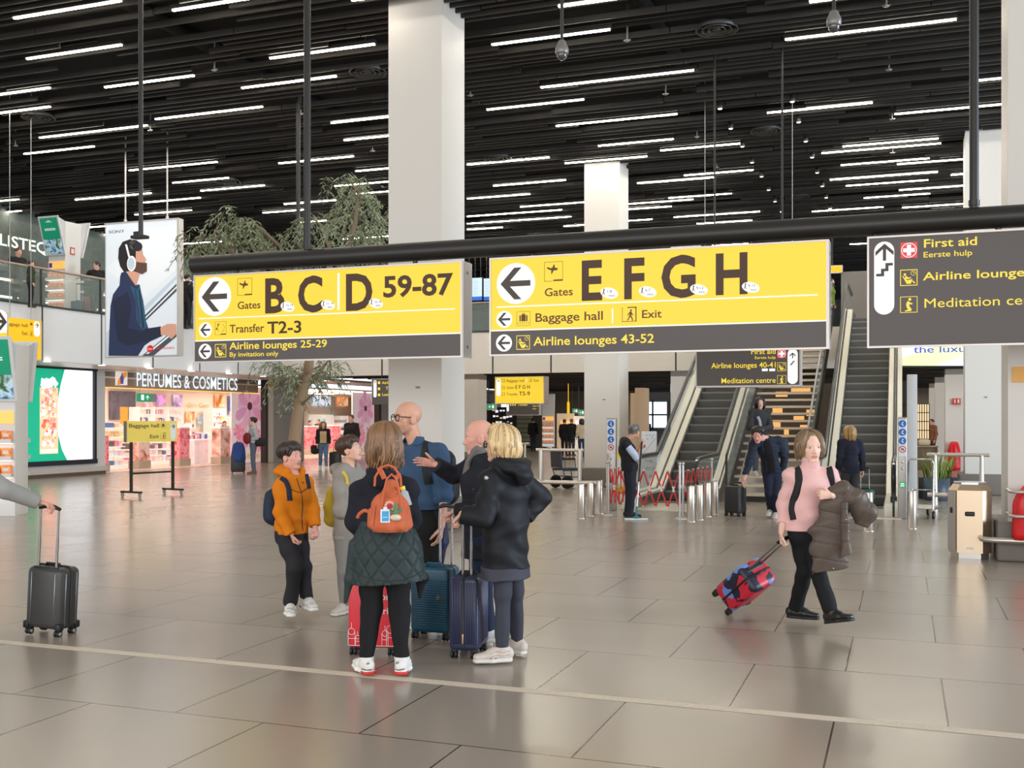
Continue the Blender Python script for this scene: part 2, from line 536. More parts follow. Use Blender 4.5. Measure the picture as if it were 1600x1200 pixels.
class SignFace:
 """Draws flat raised shapes on an upright sign plane; coordinates are metres on that plane."""
 def __init__(s, M):
  s.b = MB()
  s.M = M
  s.lv = 0.0
 def poly(s, pts, mi, lv=1):
  z = 0.0012 * lv
  s.b.prism(pts, 0.001, mi, s.M @ T(0, -z - 0.001, 0))
 def rect(s, x0, z0, x1, z1, mi, lv=1):
  s.poly([(x0, z0), (x1, z0), (x1, z1), (x0, z1)], mi, lv)
 def disc(s, x, z, r, mi, lv=1, rz=None, n=28, rot=0.0):
  rz = rz or r
  ca, sa = math.cos(rot), math.sin(rot)
  pts = []
  for k in range(n):
   a = 2 * PI * k / n
   u, v = r * math.cos(a), rz * math.sin(a)
   pts.append((x + u * ca - v * sa, z + u * sa + v * ca))
  s.poly(pts, mi, lv)
 def pill(s, x, z0, z1, r, mi, lv=1):
  pts = [(x + r * math.cos(a), z1 - r + r * math.sin(a)) for a in [PI * k / 12 for k in range(13)]]
  pts += [(x - r * math.cos(a), z0 + r - r * math.sin(a)) for a in [PI * k / 12 for k in range(13)]]
  s.poly(pts, mi, lv)
 def frame(s, x0, z0, x1, z1, t, mi, lv=1):
  s.rect(x0, z0, x1, z0 + t, mi, lv)
  s.rect(x0, z1 - t, x1, z1, mi, lv)
  s.rect(x0, z0 + t, x0 + t, z1 - t, mi, lv)
  s.rect(x1 - t, z0 + t, x1, z1 - t, mi, lv)
 def line(s, x0, z0, x1, z1, t, mi, lv=2):
  dx, dz = x1 - x0, z1 - z0
  L = math.hypot(dx, dz)
  nx, nz = -dz / L * t / 2, dx / L * t / 2
  s.poly([(x0 + nx, z0 + nz), (x1 + nx, z1 + nz), (x1 - nx, z1 - nz), (x0 - nx, z0 - nz)], mi, lv)
 def text(s, st, x, z, cap, mi, lv=2, bold=0.012, width=None, align='LEFT'):
  s.b.text(st, cap / 0.73, s.M @ T(x, -0.0012 * lv - 0.001, z), mi, bold, align, 0.001, width)
 def arrow_left(s, x, z, r, bg=WHT, fg=ARW, lv=1, rot=0.0):
  """Arrow in a disc; rot turns it (0 = left, -90 = up)."""
  if bg is not None:
   s.disc(x, z, r, bg, lv)
  q = [(-.80, 0), (-.08, .78), (.30, .78), (-.30, .14), (.76, .14), (.76, -.14), (-.30, -.14), (.30, -.78), (-.08, -.78)]
  ca, sa = math.cos(rot), math.sin(rot)
  s.poly([(x + r * (u * ca - v * sa), z + r * (u * sa + v * ca)) for u, v in q], fg, lv + 1)
 # pictograms, each in a square of side a with lower left corner (x, z)
 def plane(s, x, z, a, mi, up=True):
  s.frame(x, z, x + a, z + a, a * .02, mi)
  P = [(.12, .70), (.22, .74), (.32, .67), (.44, .70), (.50, .84), (.56, .86), (.56, .72), (.66, .66), (.74, .68), (.70, .56), (.50, .54), (.42, .38), (.37, .38), (.38, .56), (.24, .60)]
  s.poly([(x + u * a, z + v * a) for u, v in P], mi, 2)
  s.rect(x + .50 * a, z + .02 * a, x + a, z + .08 * a, mi, 2)
 def lounge(s, x, z, a, mi, clock=True):
  s.frame(x, z, x + a, z + a, a * .045, mi)
  s.disc(x + .27 * a, z + .70 * a, .075 * a, mi, 2)
  for P in ([(.12, .62), (.16, .62), (.40, .34), (.72, .40), (.62, .12), (.38, .12)],
                  [(.28, .60), (.36, .62), (.46, .50), (.64, .52), (.63, .46), (.42, .40), (.32, .44)],
                  [(.72, .32), (.88, .18), (.82, .12), (.70, .26)]):
   s.poly([(x + u * a, z + v * a) for u, v in P], mi, 2)
  if clock:
   s.ring(x + .76 * a, z + .77 * a, .15 * a, .025 * a, mi)
   s.line(x + .76 * a, z + .77 * a, x + .76 * a, z + .87 * a, .025 * a, mi)
   s.line(x + .76 * a, z + .77 * a, x + .84 * a, z + .79 * a, .025 * a, mi)
 def ring(s, x, z, r, t, mi, lv=2, n=24):
  for k in range(n):
   a0, a1 = 2 * PI * k / n, 2 * PI * (k + 1) / n
   s.poly([(x + r * math.cos(a0), z + r * math.sin(a0)), (x + r * math.cos(a1), z + r * math.sin(a1)),
     (x + (r - t) * math.cos(a1), z + (r - t) * math.sin(a1)), (x + (r - t) * math.cos(a0), z + (r - t) * math.sin(a0))], mi, lv)
 def kneel(s, x, z, a, mi):
  s.frame(x, z, x + a, z + a, a * .035, mi)
  s.disc(x + .56 * a, z + .82 * a, .085 * a, mi, 2)
  P = [(.40, .68), (.50, .72), (.56, .62), (.72, .58), (.70, .50), (.54, .52), (.52, .42), (.66, .22), (.64, .10), (.28, .08), (.28, .14), (.46, .18), (.36, .38), (.35, .56)]
  s.poly([(x + u * a, z + v * a) for u, v in P], mi, 2)
 def bag(s, x, z, a, mi):
  s.frame(x, z, x + a, z + a, a * .02, mi)
  s.rect(x + .34 * a, z + .30 * a, x + .66 * a, z + .76 * a, mi, 2)
  s.rect(x + .20 * a, z + .30 * a, x + .30 * a, z + .72 * a, mi, 2)
  s.rect(x + .70 * a, z + .30 * a, x + .80 * a, z + .72 * a, mi, 2)
  s.frame(x + .40 * a, z + .74 * a, x + .60 * a, z + .86 * a, .04 * a, mi, 2)
  for k in range(6):
   s.disc(x + (.12 + .15 * k) * a, z + .18 * a, .035 * a, mi, 2, n=8)
 def exit(s, x, z, a, mi):
  s.rect(x, z, x + .03 * a, z + a, mi)
  s.rect(x, z, x + a, z + .04 * a, mi)
  s.rect(x + .36 * a, z + .93 * a, x + a, z + a, mi)
  s.rect(x + .93 * a, z, x + a, z + a, mi)
  s.disc(x + .62 * a, z + .76 * a, .07 * a, mi, 2, n=12)
  P = [(.55, .68), (.66, .68), (.72, .52), (.80, .46), (.77, .42), (.66, .48), (.64, .40), (.74, .24), (.76, .06), (.69, .06), (.66, .22), (.57, .34), (.50, .20), (.38, .06), (.33, .10), (.44, .24), (.52, .44), (.54, .54), (.46, .48), (.44, .38), (.39, .40), (.42, .54)]
  s.poly([(x + u * a, z + v * a) for u, v in P], mi, 2)
 def transfer(s, x, z, a, mi):
  s.frame(x, z, x + a, z + a, a * .02, mi)
  for k in range(9):
   a0 = -.4 * PI + k * .2 * PI
   if k in (4, 5):
    continue
   s.line(x + a * (.52 + .32 * math.cos(a0)), z + a * (.52 + .32 * math.sin(a0)), x + a * (.52 + .32 * math.cos(a0 + .4)), z + a * (.52 + .32 * math.sin(a0 + .4)), .03 * a, mi)
  for (u, v) in ((.30, .76), (.16, .46)):
   for (p, q) in (((-.10, -.06), (.12, .10)), ((-.06, .10), (.06, -.10))):
    s.line(x + a * (u + p[0]), z + a * (v + p[1]), x + a * (u + q[0]), z + a * (v + q[1]), .045 * a, mi)
  s.rect(x + .50 * a, z + .02 * a, x + a, z + .09 * a, mi, 2)
 def cross(s, x, z, a):
  s.rect(x, z, x + a, z + a, RED, 1)
  s.ring(x + a / 2, z + a / 2, .46 * a, .04 * a, WHT)
  s.rect(x + .38 * a, z + .16 * a, x + .62 * a, z + .84 * a, WHT, 2)
  s.rect(x + .16 * a, z + .38 * a, x + .84 * a, z + .62 * a, WHT, 3)
 def stairs(s, x, z, a, mi, flip=False):
  P = [(-.55, -.5), (.0, -.5), (.0, -.15), (.2, -.15), (.2, .17), (.55, .17), (.55, .5), (.05, .5), (.05, .2), (-.15, .2), (-.15, -.12), (-.55, -.12)]
  P = [(-.58, -.50), (-.02, -.50), (-.02, -.14), (.28, -.14), (.28, .26), (.58, .26), (.58, .46), (.06, .46), (.06, .06), (-.24, .06), (-.24, -.30), (-.58, -.30)]
  k = -1 if flip else 1
  s.poly([(x + k * u * a, z + v * a) for u, v in P], mi, 2)
 def tagoval(s, x, z, r, t1):
  s.disc(x, z, r, WHT, 3, rz=r * .58, rot=-.25)
  s.text(t1, x - r * .30, z + r * .02, r * .34, ARW, 4, 0.0)
  s.text('min.', x - r * .05, z - r * .42, r * .34, ARW, 4, 0.0)
  s.disc(x - r * .58, z + r * .42, r * .09, ARW, 4, n=8)
  s.line(x - r * .60, z + r * .34, x - r * .62, z + r * .05, r * .12, ARW, 4)
  s.line(x - r * .62, z + r * .08, x - r * .48, z - r * .18, r * .07, ARW, 4)
  s.line(x - r * .62, z + r * .08, x - r * .76, z - r * .16, r * .07, ARW, 4)
YS = 12.8                      # front plane of the three big signs
def S(px, py):
 p = at_y(px, py, YS)
 return p.x, p.z
def lightbox(name, label, x0, z0, x1, z1, y, depth, M=None, frame=0.022, cat='sign'):
 """The case of a hanging sign: housing, front frame, two side caps, two short hangers come separately."""
 t = thing(name, label, cat)
 b = MB().box((x0, y + 0.012, z0), (x1, y + depth, z1))
 o = b.build('housing', M_FRAME, t)
 f = MB()
 f.box((x0 - frame, y - 0.012, z0 - frame), (x1 + frame, y + 0.03, z0)).box((x0 - frame, y - 0.012, z1), (x1 + frame, y + 0.03, z1 + frame))
 f.box((x0 - frame, y - 0.012, z0), (x0, y + 0.03, z1)).box((x1, y - 0.012, z0), (x1 + frame, y + 0.03, z1))
 f.build('frame', M_FRAME, t)
 e = MB().box((x1 + frame, y, z0 - frame), (x1 + frame + 0.012, y + depth, z1 + frame))
 for zz in (z0 + 0.12, z1 - 0.12):
  e.box((x1 + frame + 0.012, y + depth * .4, zz - 0.02), (x1 + frame + 0.016, y + depth * .55, zz + 0.02), 1)
 e.build('end_cap', [M_ALU, mat('cap_screw', (120, 122, 126), 0.4, 0.6)], t)
 return t
def hangers(t, xs, z, y, ztop):
 for x in xs:
  MB().tube([(x, y, z), (x, y, ztop)], 0.03, 10).cbox((x, y, z + 0.015), (0.09, 0.09, 0.03)).build('hanger', M_BLACK, t)
# --- sign with gates B C D
x0, z0 = S(306, 564)
x1, z1 = S(720, 411)
z0 = S(303, 565)[1]
SIGN_DEPTH = 0.30
zT = S(303, 433)[1]
x0 = S(305, 500)[0]
t = lightbox('gate_sign', 'large yellow hanging sign listing gates B, C and D 59-87', x0, z0, x1, zT, YS, SIGN_DEPTH)
b = MB().box((x0, YS + 0.001, S(305, 533)[1]), (x1, YS + 0.012, zT), 0).box((x0, YS + 0.001, z0), (x1, YS + 0.012, S(305, 533)[1]), 1)
b.build('face', [M_YEL, M_GREY], t)
f = SignFace(T(0, YS, 0))
def SX(px, py=500):
 return S(px, py)[0]
def capH(py0, py1, px):
 return abs(S(px, py0)[1] - S(px, py1)[1])
def put_text(f, st, px0, px1, pyb, pyt, mi, bold=0.014, lv=2):
 """Text with its left end at px0, right end at px1, baseline pyb and cap height up to pyt at px0."""
 x, z = S(px0, pyb)
 f.text(st, x, z, capH(pyb, pyt, px0), mi, lv, bold, SX(px1, pyb) - x)
def put_disc_arrow(f, px, py, r_px, rot=0.0):
 x, z = S(px, py)
 f.arrow_left(x, z, r_px * (S(px + 1, py)[0] - S(px, py)[0]), rot=rot)
ppm = lambda px: S(px + 1, 500)[0] - S(px, 500)[0]      # metres per pixel along the sign
f.rect(x0, S(305, 533)[1] - .008, x1, S(305, 533)[1] + .008, WHT, 1)
put_disc_arrow(f, 335.5, 463.5, 25.5)
put_disc_arrow(f, 321, 515.5, 10)
put_disc_arrow(f, 320.5, 549, 10)
xa, za = S(371, 462)
f.plane(xa, za, SX(394) - xa, BR2)
put_text(f, 'Gates', 371, 407, 483, 471, BR2, .011)
put_text(f, 'B', 412, 445, 488, 434, BRN, .030)
put_text(f, 'C', 465, 504, 486.5, 431, BRN, .030)
put_text(f, 'D', 538, 582, 484, 427, BRN, .030)
f.rect(SX(527.5), S(529, 484)[1], SX(530.5), S(529, 427)[1], WHT)
put_text(f, '59-87', 598, 708, 464, 431, BRN, .026)
f.line(S(311, 498)[0], S(311, 498)[1], S(711, 482.5)[0], S(311, 498)[1], .014, WHT, 1)
for px, py, st in ((449.5, 479.5, '15-19'), (512.5, 476.5, '11-14'), (587.5, 474, '10-18')):
 xx, zz = S(px, py)
 f.tagoval(xx, zz, 11 * ppm(px), st)
xa, za = S(336, 523.5)
f.transfer(xa, za, SX(353.5) - xa, BR2)
put_text(f, 'Transfer', 359, 413, 520, 507, BR2, .011)
put_text(f, 'T2-3', 418, 471, 521, 502, BRN, .020)
xa, za = S(336, 558.5)
f.lounge(xa, za, SX(353.5) - xa, YTX)
put_text(f, 'Airline lounges 25-29', 359, 511, 546, 534.5, YTX, .012)
put_text(f, 'By invitation only', 358.5, 435, 557.5, 550, YTX, .006)
f.b.build('lettering', SIGNM, t)
# --- sign with gates E F G H
x0 = SX(767.5)
x1 = SX(1291)
z0 = S(767, 554)[1]
zT = S(767, 406)[1]
t2 = lightbox('gate_sign', 'large yellow hanging sign listing gates E, F, G and H', x0, z0, x1, zT, YS, SIGN_DEPTH)
zB = S(767, 517)[1]
b = MB().box((x0, YS + 0.001, zB), (x1, YS + 0.012, zT), 0).box((x0, YS + 0.001, z0), (x1, YS + 0.012, zB), 1)
b.build('face', [M_YEL, M_GREY], t2)
f = SignFace(T(0, YS, 0))
f.rect(x0, zB - .008, x1, zB + .008, WHT, 1)
put_disc_arrow(f, 806, 443, 30)
put_disc_arrow(f, 788, 499, 12.3)
put_disc_arrow(f, 787.5, 536, 12.5)
xa, za = S(850.5, 440)
f.plane(xa, za, SX(879.5) - xa, BR2)
put_text(f, 'Gates', 850.5, 895, 463, 450, BR2, .011)
for ch, p0, p1, yb, yt in (('E', 906, 941, 468, 406), ('F', 972, 1007, 465.5, 402.5), ('G', 1032, 1087, 463.5, 399), ('H', 1115, 1168, 459, 395)):
 put_text(f, ch, p0, p1, yb, yt, BRN, .030)
f.line(S(776, 480)[0], S(776, 480)[1], SX(1278), S(776, 480)[1], .015, WHT, 1)
for px, py, st in ((952, 458, '1-8'), (1012, 456, '4-7'), (1092, 452.5, '9-12'), (1173, 449, '9-15')):
 xx, zz = S(px, py)
 f.tagoval(xx, zz, 14 * ppm(px), st)
xa, za = S(807.5, 509)
f.bag(xa, za, SX(828.5) - xa, BR2)
put_text(f, 'Baggage hall', 835.5, 942, 503, 489, BR2, .011)
f.rect(SX(956), S(956, 505)[1], SX(958), S(956, 482)[1], WHT)
xa, za = S(972, 503)
f.exit(xa, za, SX(994.5) - xa, BR2)
put_text(f, 'Exit', 1002, 1034, 497, 484, BR2, .011)
xa, za = S(807, 546.5)
f.lounge(xa, za, SX(828) - xa, YTX)
put_text(f, 'Airline lounges 43-52', 834, 1022, 540, 526, YTX, .012)
f.b.build('lettering', SIGNM, t2)
# --- charcoal sign: first aid, lounges, meditation
x0 = SX(1358)
x1 = x0 + 4.1
z0 = S(1358, 541)[1]
zT = S(1358, 373)[1]
t3 = lightbox('service_sign', 'large charcoal hanging sign for first aid, airline lounges and meditation centre with white up arrow', x0, z0, x1, zT, YS, SIGN_DEPTH)
MB().box((x0, YS + 0.001, z0), (x1, YS + 0.012, zT), 0).build('face', [M_GREY], t3)
f = SignFace(T(0, YS, 0))
f.pill(SX(1381.5), S(1382, 491.5)[1], S(1382, 377.5)[1], 15.7 * ppm(1381), WHT)
xx, zz = S(1382, 393)
f.arrow_left(xx, zz - .01, .125, None, ARW, 1, -PI / 2)
xx, zz = S(1382, 421)
f.stairs(xx, zz, .155, ARW)
xa, za = S(1407, 404)
f.cross(xa, za, SX(1433.5) - xa)
put_text(f, 'First aid', 1442, 1526.5, 387, 373.5, YTX, .012)
put_text(f, 'Eerste hulp', 1442, 1519, 402.5, 393.5, YTX, .006)
xa, za = S(1406.5, 447)
f.lounge(xa, za, SX(1433.5) - xa, YTX)
put_text(f, 'Airline lounges', 1442.5, 1612, 438, 425, YTX, .012)
xa, za = S(1406.5, 489)
f.kneel(xa, za, SX(1433.5) - xa, YTX)
put_text(f, 'Meditation centre', 1442.5, 1647, 481, 466, YTX, .0)
f.b.build('lettering', SIGNM, t3)
# --- the long black bar that carries all three, on posts from the ceiling
zb = S(800, 390)[1] - .005
yb_ = YS + SIGN_DEPTH / 2
bar_r = 0.125
xL = at_y(303, 412, yb_).x
zb = (at_y(600, 393.5, yb_).z + at_y(1200, 364, yb_).z) / 2
t = thing('sign_gantry', 'long black round bar across the hall carrying the three big signs', 'sign carrier')
MB().tube([(xL, yb_, zb), (5.5, yb_, zb)], bar_r, 18).build('bar', M_BLACK, t)
for px in (480, 1522):
 xx = at_y(px, 200, yb_).x
 MB().tube([(xx, yb_, zb), (xx, yb_, CEIL + .5)], 0.05, 12).lathe([(0.06, 0), (0.06, 0.06)], (xx, yb_, zb + bar_r + .02), 12).build('post', M_BLACK, t)
for (px, sg) in ((370, t), (649, t), (832, t), (1174, t), (1368, t), (1560, t)):
 xx = at_y(px, 400, yb_).x
 MB().tube([(xx, yb_, zb - bar_r + .02), (xx, yb_, zT + .01)], 0.035, 10).build('hanger', M_BLACK, t)
# ------------------------------------------------------------------ strip lights, cameras, vents, spots and sprinklers on the ceiling
M_STRIPLIGHT = glow('strip_light', (255, 244, 222), 40.0)
M_LHOUSE = mat('strip_housing', (44, 42, 40), 0.5)
# left end, right end and height in the photograph of every strip that shows
LIGHTS = [(22, 189, 17), (270, 415, 7), (550, 600, -1), (42, 190, 83), (164, 303, 129), (-60, 78, 148), (-60, 78, 177), (422, 585, 82),
          (378, 525, 130), (243, 410, 178), (62, 230, 207), (38, 147, 236), (202, 339, 261), (518, 640, 187), (538, 650, 215),
          (436, 552, 251), (270, 357, 283), (314, 413, 295), (556, 660, 264), (118, 236, 308), (222, 313, 314), (211, 299, 333),
          (-50, 29, 316), (-50, 33, 334), (18, 60, 354), (444, 525, 317), (411, 480, 331), (523, 615, 288), (550, 640, 301),
          (467, 510, 347), (535, 610, 372), (286, 346, 380), (140, 170, 355), (143, 168, 368), (769, 953, 60), (873, 965, 6),
          (1265, 1330, 1), (1227, 1494, 48), (845, 1084, 125), (761, 912, 165), (869, 1058, 189), (1199, 1363, 170), (1398, 1570, 172),
          (1526, 1600, 124), (935, 1052, 224), (1032, 1158, 231), (883, 1011, 251), (730, 858, 253), (1317, 1466, 224), (1284, 1470, 233),
          (1314, 1452, 254), (1402, 1530, 253), (1069, 1177, 271), (996, 1117, 283), (1297, 1465, 276), (1322, 1450, 287), (1486, 1530, 273),
          (1405, 1530, 294), (771, 884, 287), (1045, 1143, 307), (1350, 1453, 307), (813, 930, 320), (730, 828, 308), (960, 1083, 317),
          (975, 1049, 326), (1053, 1187, 336), (1269, 1380, 328), (1410, 1520, 322), (1455, 1530, 328), (730, 878, 334), (730, 892, 345),
          (881, 925, 353), (975, 1019, 345), (1089, 1175, 348), (730, 880, 372), (998, 1040, 385), (1182, 1258, 373), (1113, 1170, 383),
          (1347, 1402, 363), (1328, 1355, 382), (730, 865, 396), (730, 785, 358)]
regions = [(0, 220, 'left of the leftmost hanging post'), (220, 480, 'between the two left hanging posts'),
           (480, 668, 'between long hanging post and near column'), (668, 913, 'just right of the near column'),
           (913, 1110, 'above the middle of gate sign EFGH'), (1110, 1250, 'between the two thin hanging wires'),
           (1250, 1700, 'right of the thin hanging wires')]
ordn = ['first', 'second', 'third', 'fourth', 'fifth', 'sixth', 'seventh', 'eighth', 'ninth', 'tenth', 'eleventh', 'twelfth', 'thirteenth',
  'fourteenth', 'fifteenth', 'sixteenth', 'seventeenth', 'eighteenth', 'nineteenth', 'twentieth']
byreg = {}
for L in LIGHTS:
 mid = (L[0] + L[1]) / 2
 k = [i for i, r in enumerate(regions) if r[0] <= max(mid, 0) < r[1]][0]
 byreg.setdefault(k, []).append(L)
for k, ls in byreg.items():
 ls.sort(key=lambda L: L[2])
 for n, (p0, p1, py) in enumerate(ls):
  Y = at_h((p0 + p1) / 2, py, CEIL - 0.03).y
  xa = at_y(p0, py, Y).x
  xb = at_y(p1, py, Y).x
  t = thing('ceiling_light', 'white ceiling strip light, %s from top %s' % (ordn[n], regions[k][2]), 'ceiling light', (xa, Y, CEIL), group='strip lights in the slat ceiling')
  L = xb - xa
  MB().box((-0.02, -0.045, 0.0), (L + 0.02, 0.045, 0.07)).build('housing', M_LHOUSE, t)
  MB().box((0, -0.021, -0.020), (L, 0.021, 0.0)).build('diffuser', M_STRIPLIGHT, t)
# dome cameras on long drop pipes
M_SMOKE = mat('dome_smoke', (60, 62, 66), 0.08, spec=0.8)
for px, py, Y, lab in ((878, 78, 9.5, 'dome camera on a drop pipe above the second gate sign'), (1303, 33, 9.5, 'dome camera on a drop pipe near the top right corner')):
 p = at_y(px, py, Y)
 t = thing('dome_camera', lab, 'camera', (p.x, p.y, p.z))
 MB().tube([(0, 0, 0.02), (0, 0, CEIL + .56 - p.z)], 0.016, 10).build('pipe', M_BLACK, t)
 MB().lathe([(0.02, 0.09), (0.035, 0.08), (0.05, 0.04), (0.062, 0.015), (0.062, -0.03), (0.055, -0.04)][::-1], (0, 0, 0), 20).build('housing', mat('camera_case', (120, 116, 112), 0.35, 0.3), t)
 MB().ball((0, 0, -0.04), (0.05, 0.05, 0.06), seg=16).build('dome', M_SMOKE, t)
# round air vents between the slats
M_VENT = mat('vent_grey', (70, 68, 66), 0.5, 0.3)
for px, py, lab in ((1120, 45, 'round ceiling vent near the top, between the two dome cameras'), (575, 112, 'round ceiling vent left of the near white column'), (1197, 204, 'round ceiling vent above the second gate sign'),
     (60, 183, 'round ceiling vent at the far left of the ceiling'), (778, 247, 'round ceiling vent just right of the near white column'), (1246, 307, 'small far round ceiling vent near the two thin wires'),
     (355, 283, 'small far round ceiling vent left of the tree')):
 p = at_h(px, py, CEIL + 0.02)
 t = thing('ceiling_vent', lab, 'vent', tuple(p))
 b = MB()
 for r in (0.34, 0.24, 0.14):
  b.lathe([(r - 0.045, 0.05), (r, -0.03), (r + 0.012, -0.03), (r - 0.02, 0.05)], (0, 0, 0), 28)
 b.build('rings', M_VENT, t)
 MB().lathe([(0.0, 0.06), (0.06, 0.06), (0.07, -0.02), (0.0, -0.02)][::-1], (0, 0, 0), 16).build('hub', M_VENT, t)
# small spot lamps in two rows over the escalators
M_SPOT = glow('spot_glow', (255, 240, 210), 6.0)
SP1 = [(1125, 170), (1142, 201), (1160, 229), (1175, 254), (1190, 276), (1201, 297), (1211, 315), (1221, 331), (1234, 346)]
SP2 = [(1238, 159), (1248, 191), (1259, 221), (1269, 246), (1277, 270), (1285, 291), (1291, 309), (1297, 326), (1303, 342)]
for row, nm in ((SP1, 'left'), (SP2, 'right')):
 for n, (px, py) in enumerate(row):
  p = at_h(px, py, CEIL - 0.12)
  t = thing('spot_lamp', 'small ceiling spot lamp, %s from top in the %s row of two' % (ordn[n], nm), 'spot lamp', tuple(p), group='spot lamps over the escalators')
  MB().lathe([(0.045, 0.0), (0.055, 0.02), (0.055, 0.13), (0.02, 0.15), (0.012, 0.16), (0.012, 0.68)], (0, 0, 0), 12).build('can', M_BLACK, t)
  MB().lathe([(0.0, -0.012), (0.038, -0.008), (0.044, 0.0)], (0, 0, 0), 12).build('lens', M_SPOT, t)
# sprinkler heads
M_SPR = mat('sprinkler_grey', (150, 148, 144), 0.4, 0.5)
for n, (px, py) in enumerate([(980, 62), (1385, 8), (1389, 108), (1040, 146), (1394, 185), (1089, 213), (1395, 238), (335, 108), (24, 227), (470, 177), (735, 148), (582, 235), (1120, 261), (235, 203)]):
 p = at_h(px, py, CEIL - 0.05)
 t = thing('sprinkler', 'small sprinkler head between ceiling slats, %s of those from the top' % ordn[sorted([8, 62, 108.5, 108, 146, 148, 177, 185, 203, 213, 227, 235, 238, 261]).index({1389: 108.5}.get(px, py))], 'sprinkler', tuple(p), group='sprinkler heads')
 MB().tube([(0, 0, 0.0), (0, 0, 0.61)], 0.015, 8).cbox((0, 0, -0.01), (0.12, 0.03, 0.02)).lathe([(0.0, -0.03), (0.04, -0.025), (0.04, -0.01)], (0, 0, 0), 10).build('head', M_SPR, t)
# fine suspension wires and the speaker post at left
M_WIRE = mat('wire_grey', (168, 168, 166), 0.4, 0.4)
for px, py0, py1, Y, lab in ((1101.5, 137, 392, 22.0, 'thin grey wire left of the two above the second gate sign'), (1238, 122, 388, 22.0, 'thin grey wire right of the two above the second gate sign')):
 p0, p1 = at_y(px, py0, Y), at_y(px, py1 + 165, Y)
 tag(MB().tube([(p0.x, Y, CEIL + .56), (p0.x, Y, p1.z)], 0.008, 6).build('suspension_wire', M_WIRE), lab, 'wire')
p0, p1 = at_y(220, 60, 12.0), at_y(220, 368, 12.0)
t = thing('hanging_camera', 'camera on a long black drop post in front of the advertising board', 'camera', (p0.x, 12.0, p1.z))
MB().tube([(0, 0, 0), (0, 0, CEIL + .56 - p1.z)], 0.032, 12).build('post', M_BLACK, t)
MB().rbox((-0.13, -0.06, -0.045), (0.10, 0.06, 0.0), 0.01).rbox((-0.12, -0.01, 0), (0.0, 0.01, 0.06), 0.004).build('bracket', M_BLACKPL, t)
MB().tube([(-0.10, -0.02, -0.12), (0.03, -0.10, -0.17)], 0.065, 16).tube([(0.03, -0.10, -0.17), (0.045, -0.11, -0.175)], 0.055, 16).build('camera_body', mat('camera_dark', (44, 42, 44), 0.35), t)
# second thin dark post farther off
p0 = at_y(466, 200, 19.0)
tag(MB().tube([(p0.x, 19, at_y(466, 400, 19).z - 1.0), (p0.x, 19, CEIL + .56)], 0.045, 10).build('hanging_post', mat('dark_post', (40, 38, 36), 0.5)), 'thin dark hanging post close beside the long post, half behind the tree', 'post')
# ------------------------------------------------------------------ left side: screen, kiosks, advertising board, tree, shops
R90 = math.radians(90)
class XFace(SignFace):
 """Sign face on a plane x = X that looks towards +x; coordinates are (y, z)."""
 def __init__(s, X):
  SignFace.__init__(s, T(X, 0, 0) @ RZ(R90))
  s.X = X
 def p(s, px, py):
  q = at_x(px, py, s.X)
  return q.y, q.z
 def ppoly(s, pts, mi, lv=1):
  s.poly([s.p(*q) for q in pts], mi, lv)
 def ptext(s, st, px0, px1, pyb, pyt, mi, bold=0.012, lv=2):
  y, z = s.p(px0, pyb)
  s.text(st, y, z, s.p(px0, pyt)[1] - z, mi, lv, bold, s.p(px1, pyb)[0] - y)
class YFace(SignFace):
 def __init__(s, Y):
  SignFace.__init__(s, T(0, Y, 0))
  s.Y = Y
 def p(s, px, py):
  q = at_y(px, py, s.Y)
  return q.x, q.z
 ppoly = XFace.ppoly
 ptext = XFace.ptext
def pal(cols, glowing=0.0):
 out = []
 for c in cols:
  n = 'print_%d_%d_%d' % c + ('_lit%d' % int(glowing * 100) if glowing else '')
  out.append(mat(n, c, 0.5, emit=glowing))
 return out
# --- big advertising screen set in the left wall
t = thing('advertising_screen', 'large lit wall screen with iced red drink in tall glass, green and white', 'screen')
X = XW + 0.02
f = XFace(X)
COL = [(18, 158, 122), (250, 250, 255), (236, 150, 140), (250, 190, 150), (255, 226, 214), (220, 104, 96), (214, 226, 232), (150, 176, 170), (40, 42, 50), (190, 214, 208)]
yl, zt = f.p(30, 572)
yr, zb_ = f.p(144.5, 717)
zt = f.p(144.5, 580)[1]
f.rect(yl, zb_, yr, zt, 1, 0)
# green left part with round edge
pts = [(yl, zb_), (yl, zt)] + [f.p(*q) for q in ((101, 577), (95, 600), (91, 622), (89, 650), (91, 680), (97, 703), (105, 722))]
pts = [(u, min(zt, max(zb_, v))) for u, v in pts]
f.poly(pts, 0, 1)
g0, g1, gb, gt = f.p(62, 650)[0], f.p(90.5, 650)[0], f.p(76, 709)[1], f.p(76, 592)[1]
f.rect(g0, gb, g1, gt - .25, 3, 2)
rr = random.Random(5)
for i in range(170):
 u, v = rr.random(), rr.random()
 y0, z0 = g0 + .03 + u * (g1 - g0 - .2), gb + .18 + v * (gt - gb - .55)
 a, s_ = rr.random() * 3, .05 + .07 * rr.random()
 f.poly([(y0 + .07 + s_ * math.cos(a + k * PI / 2), z0 + .06 + s_ * math.sin(a + k * PI / 2)) for k in range(4)], rr.choice((2, 2, 3, 3, 4, 5, 1)), 3 + i % 4)
for i in range(14):
 u = rr.random()
 y0, z0 = g0 + .08 + u * (g1 - g0 - .16), gt - .22 + .2 * rr.random()
 a, s_ = rr.random() * 3, .09 + .04 * rr.random()
 f.poly([(y0 + s_ * math.cos(a + k * PI / 2), z0 + s_ * math.sin(a + k * PI / 2)) for k in range(4)], rr.choice((1, 6, 6)), 4 + i % 3)
f.rect(g0 + .02, gb + .03, g1 - .02, gb + .13, 4, 7)
f.ptext('FIND OUT HOW', 112.5, 138, 653.5, 651, 7, 0.0)
f.ptext('&', 125, 127, 659.5, 657, 7, 0.0)
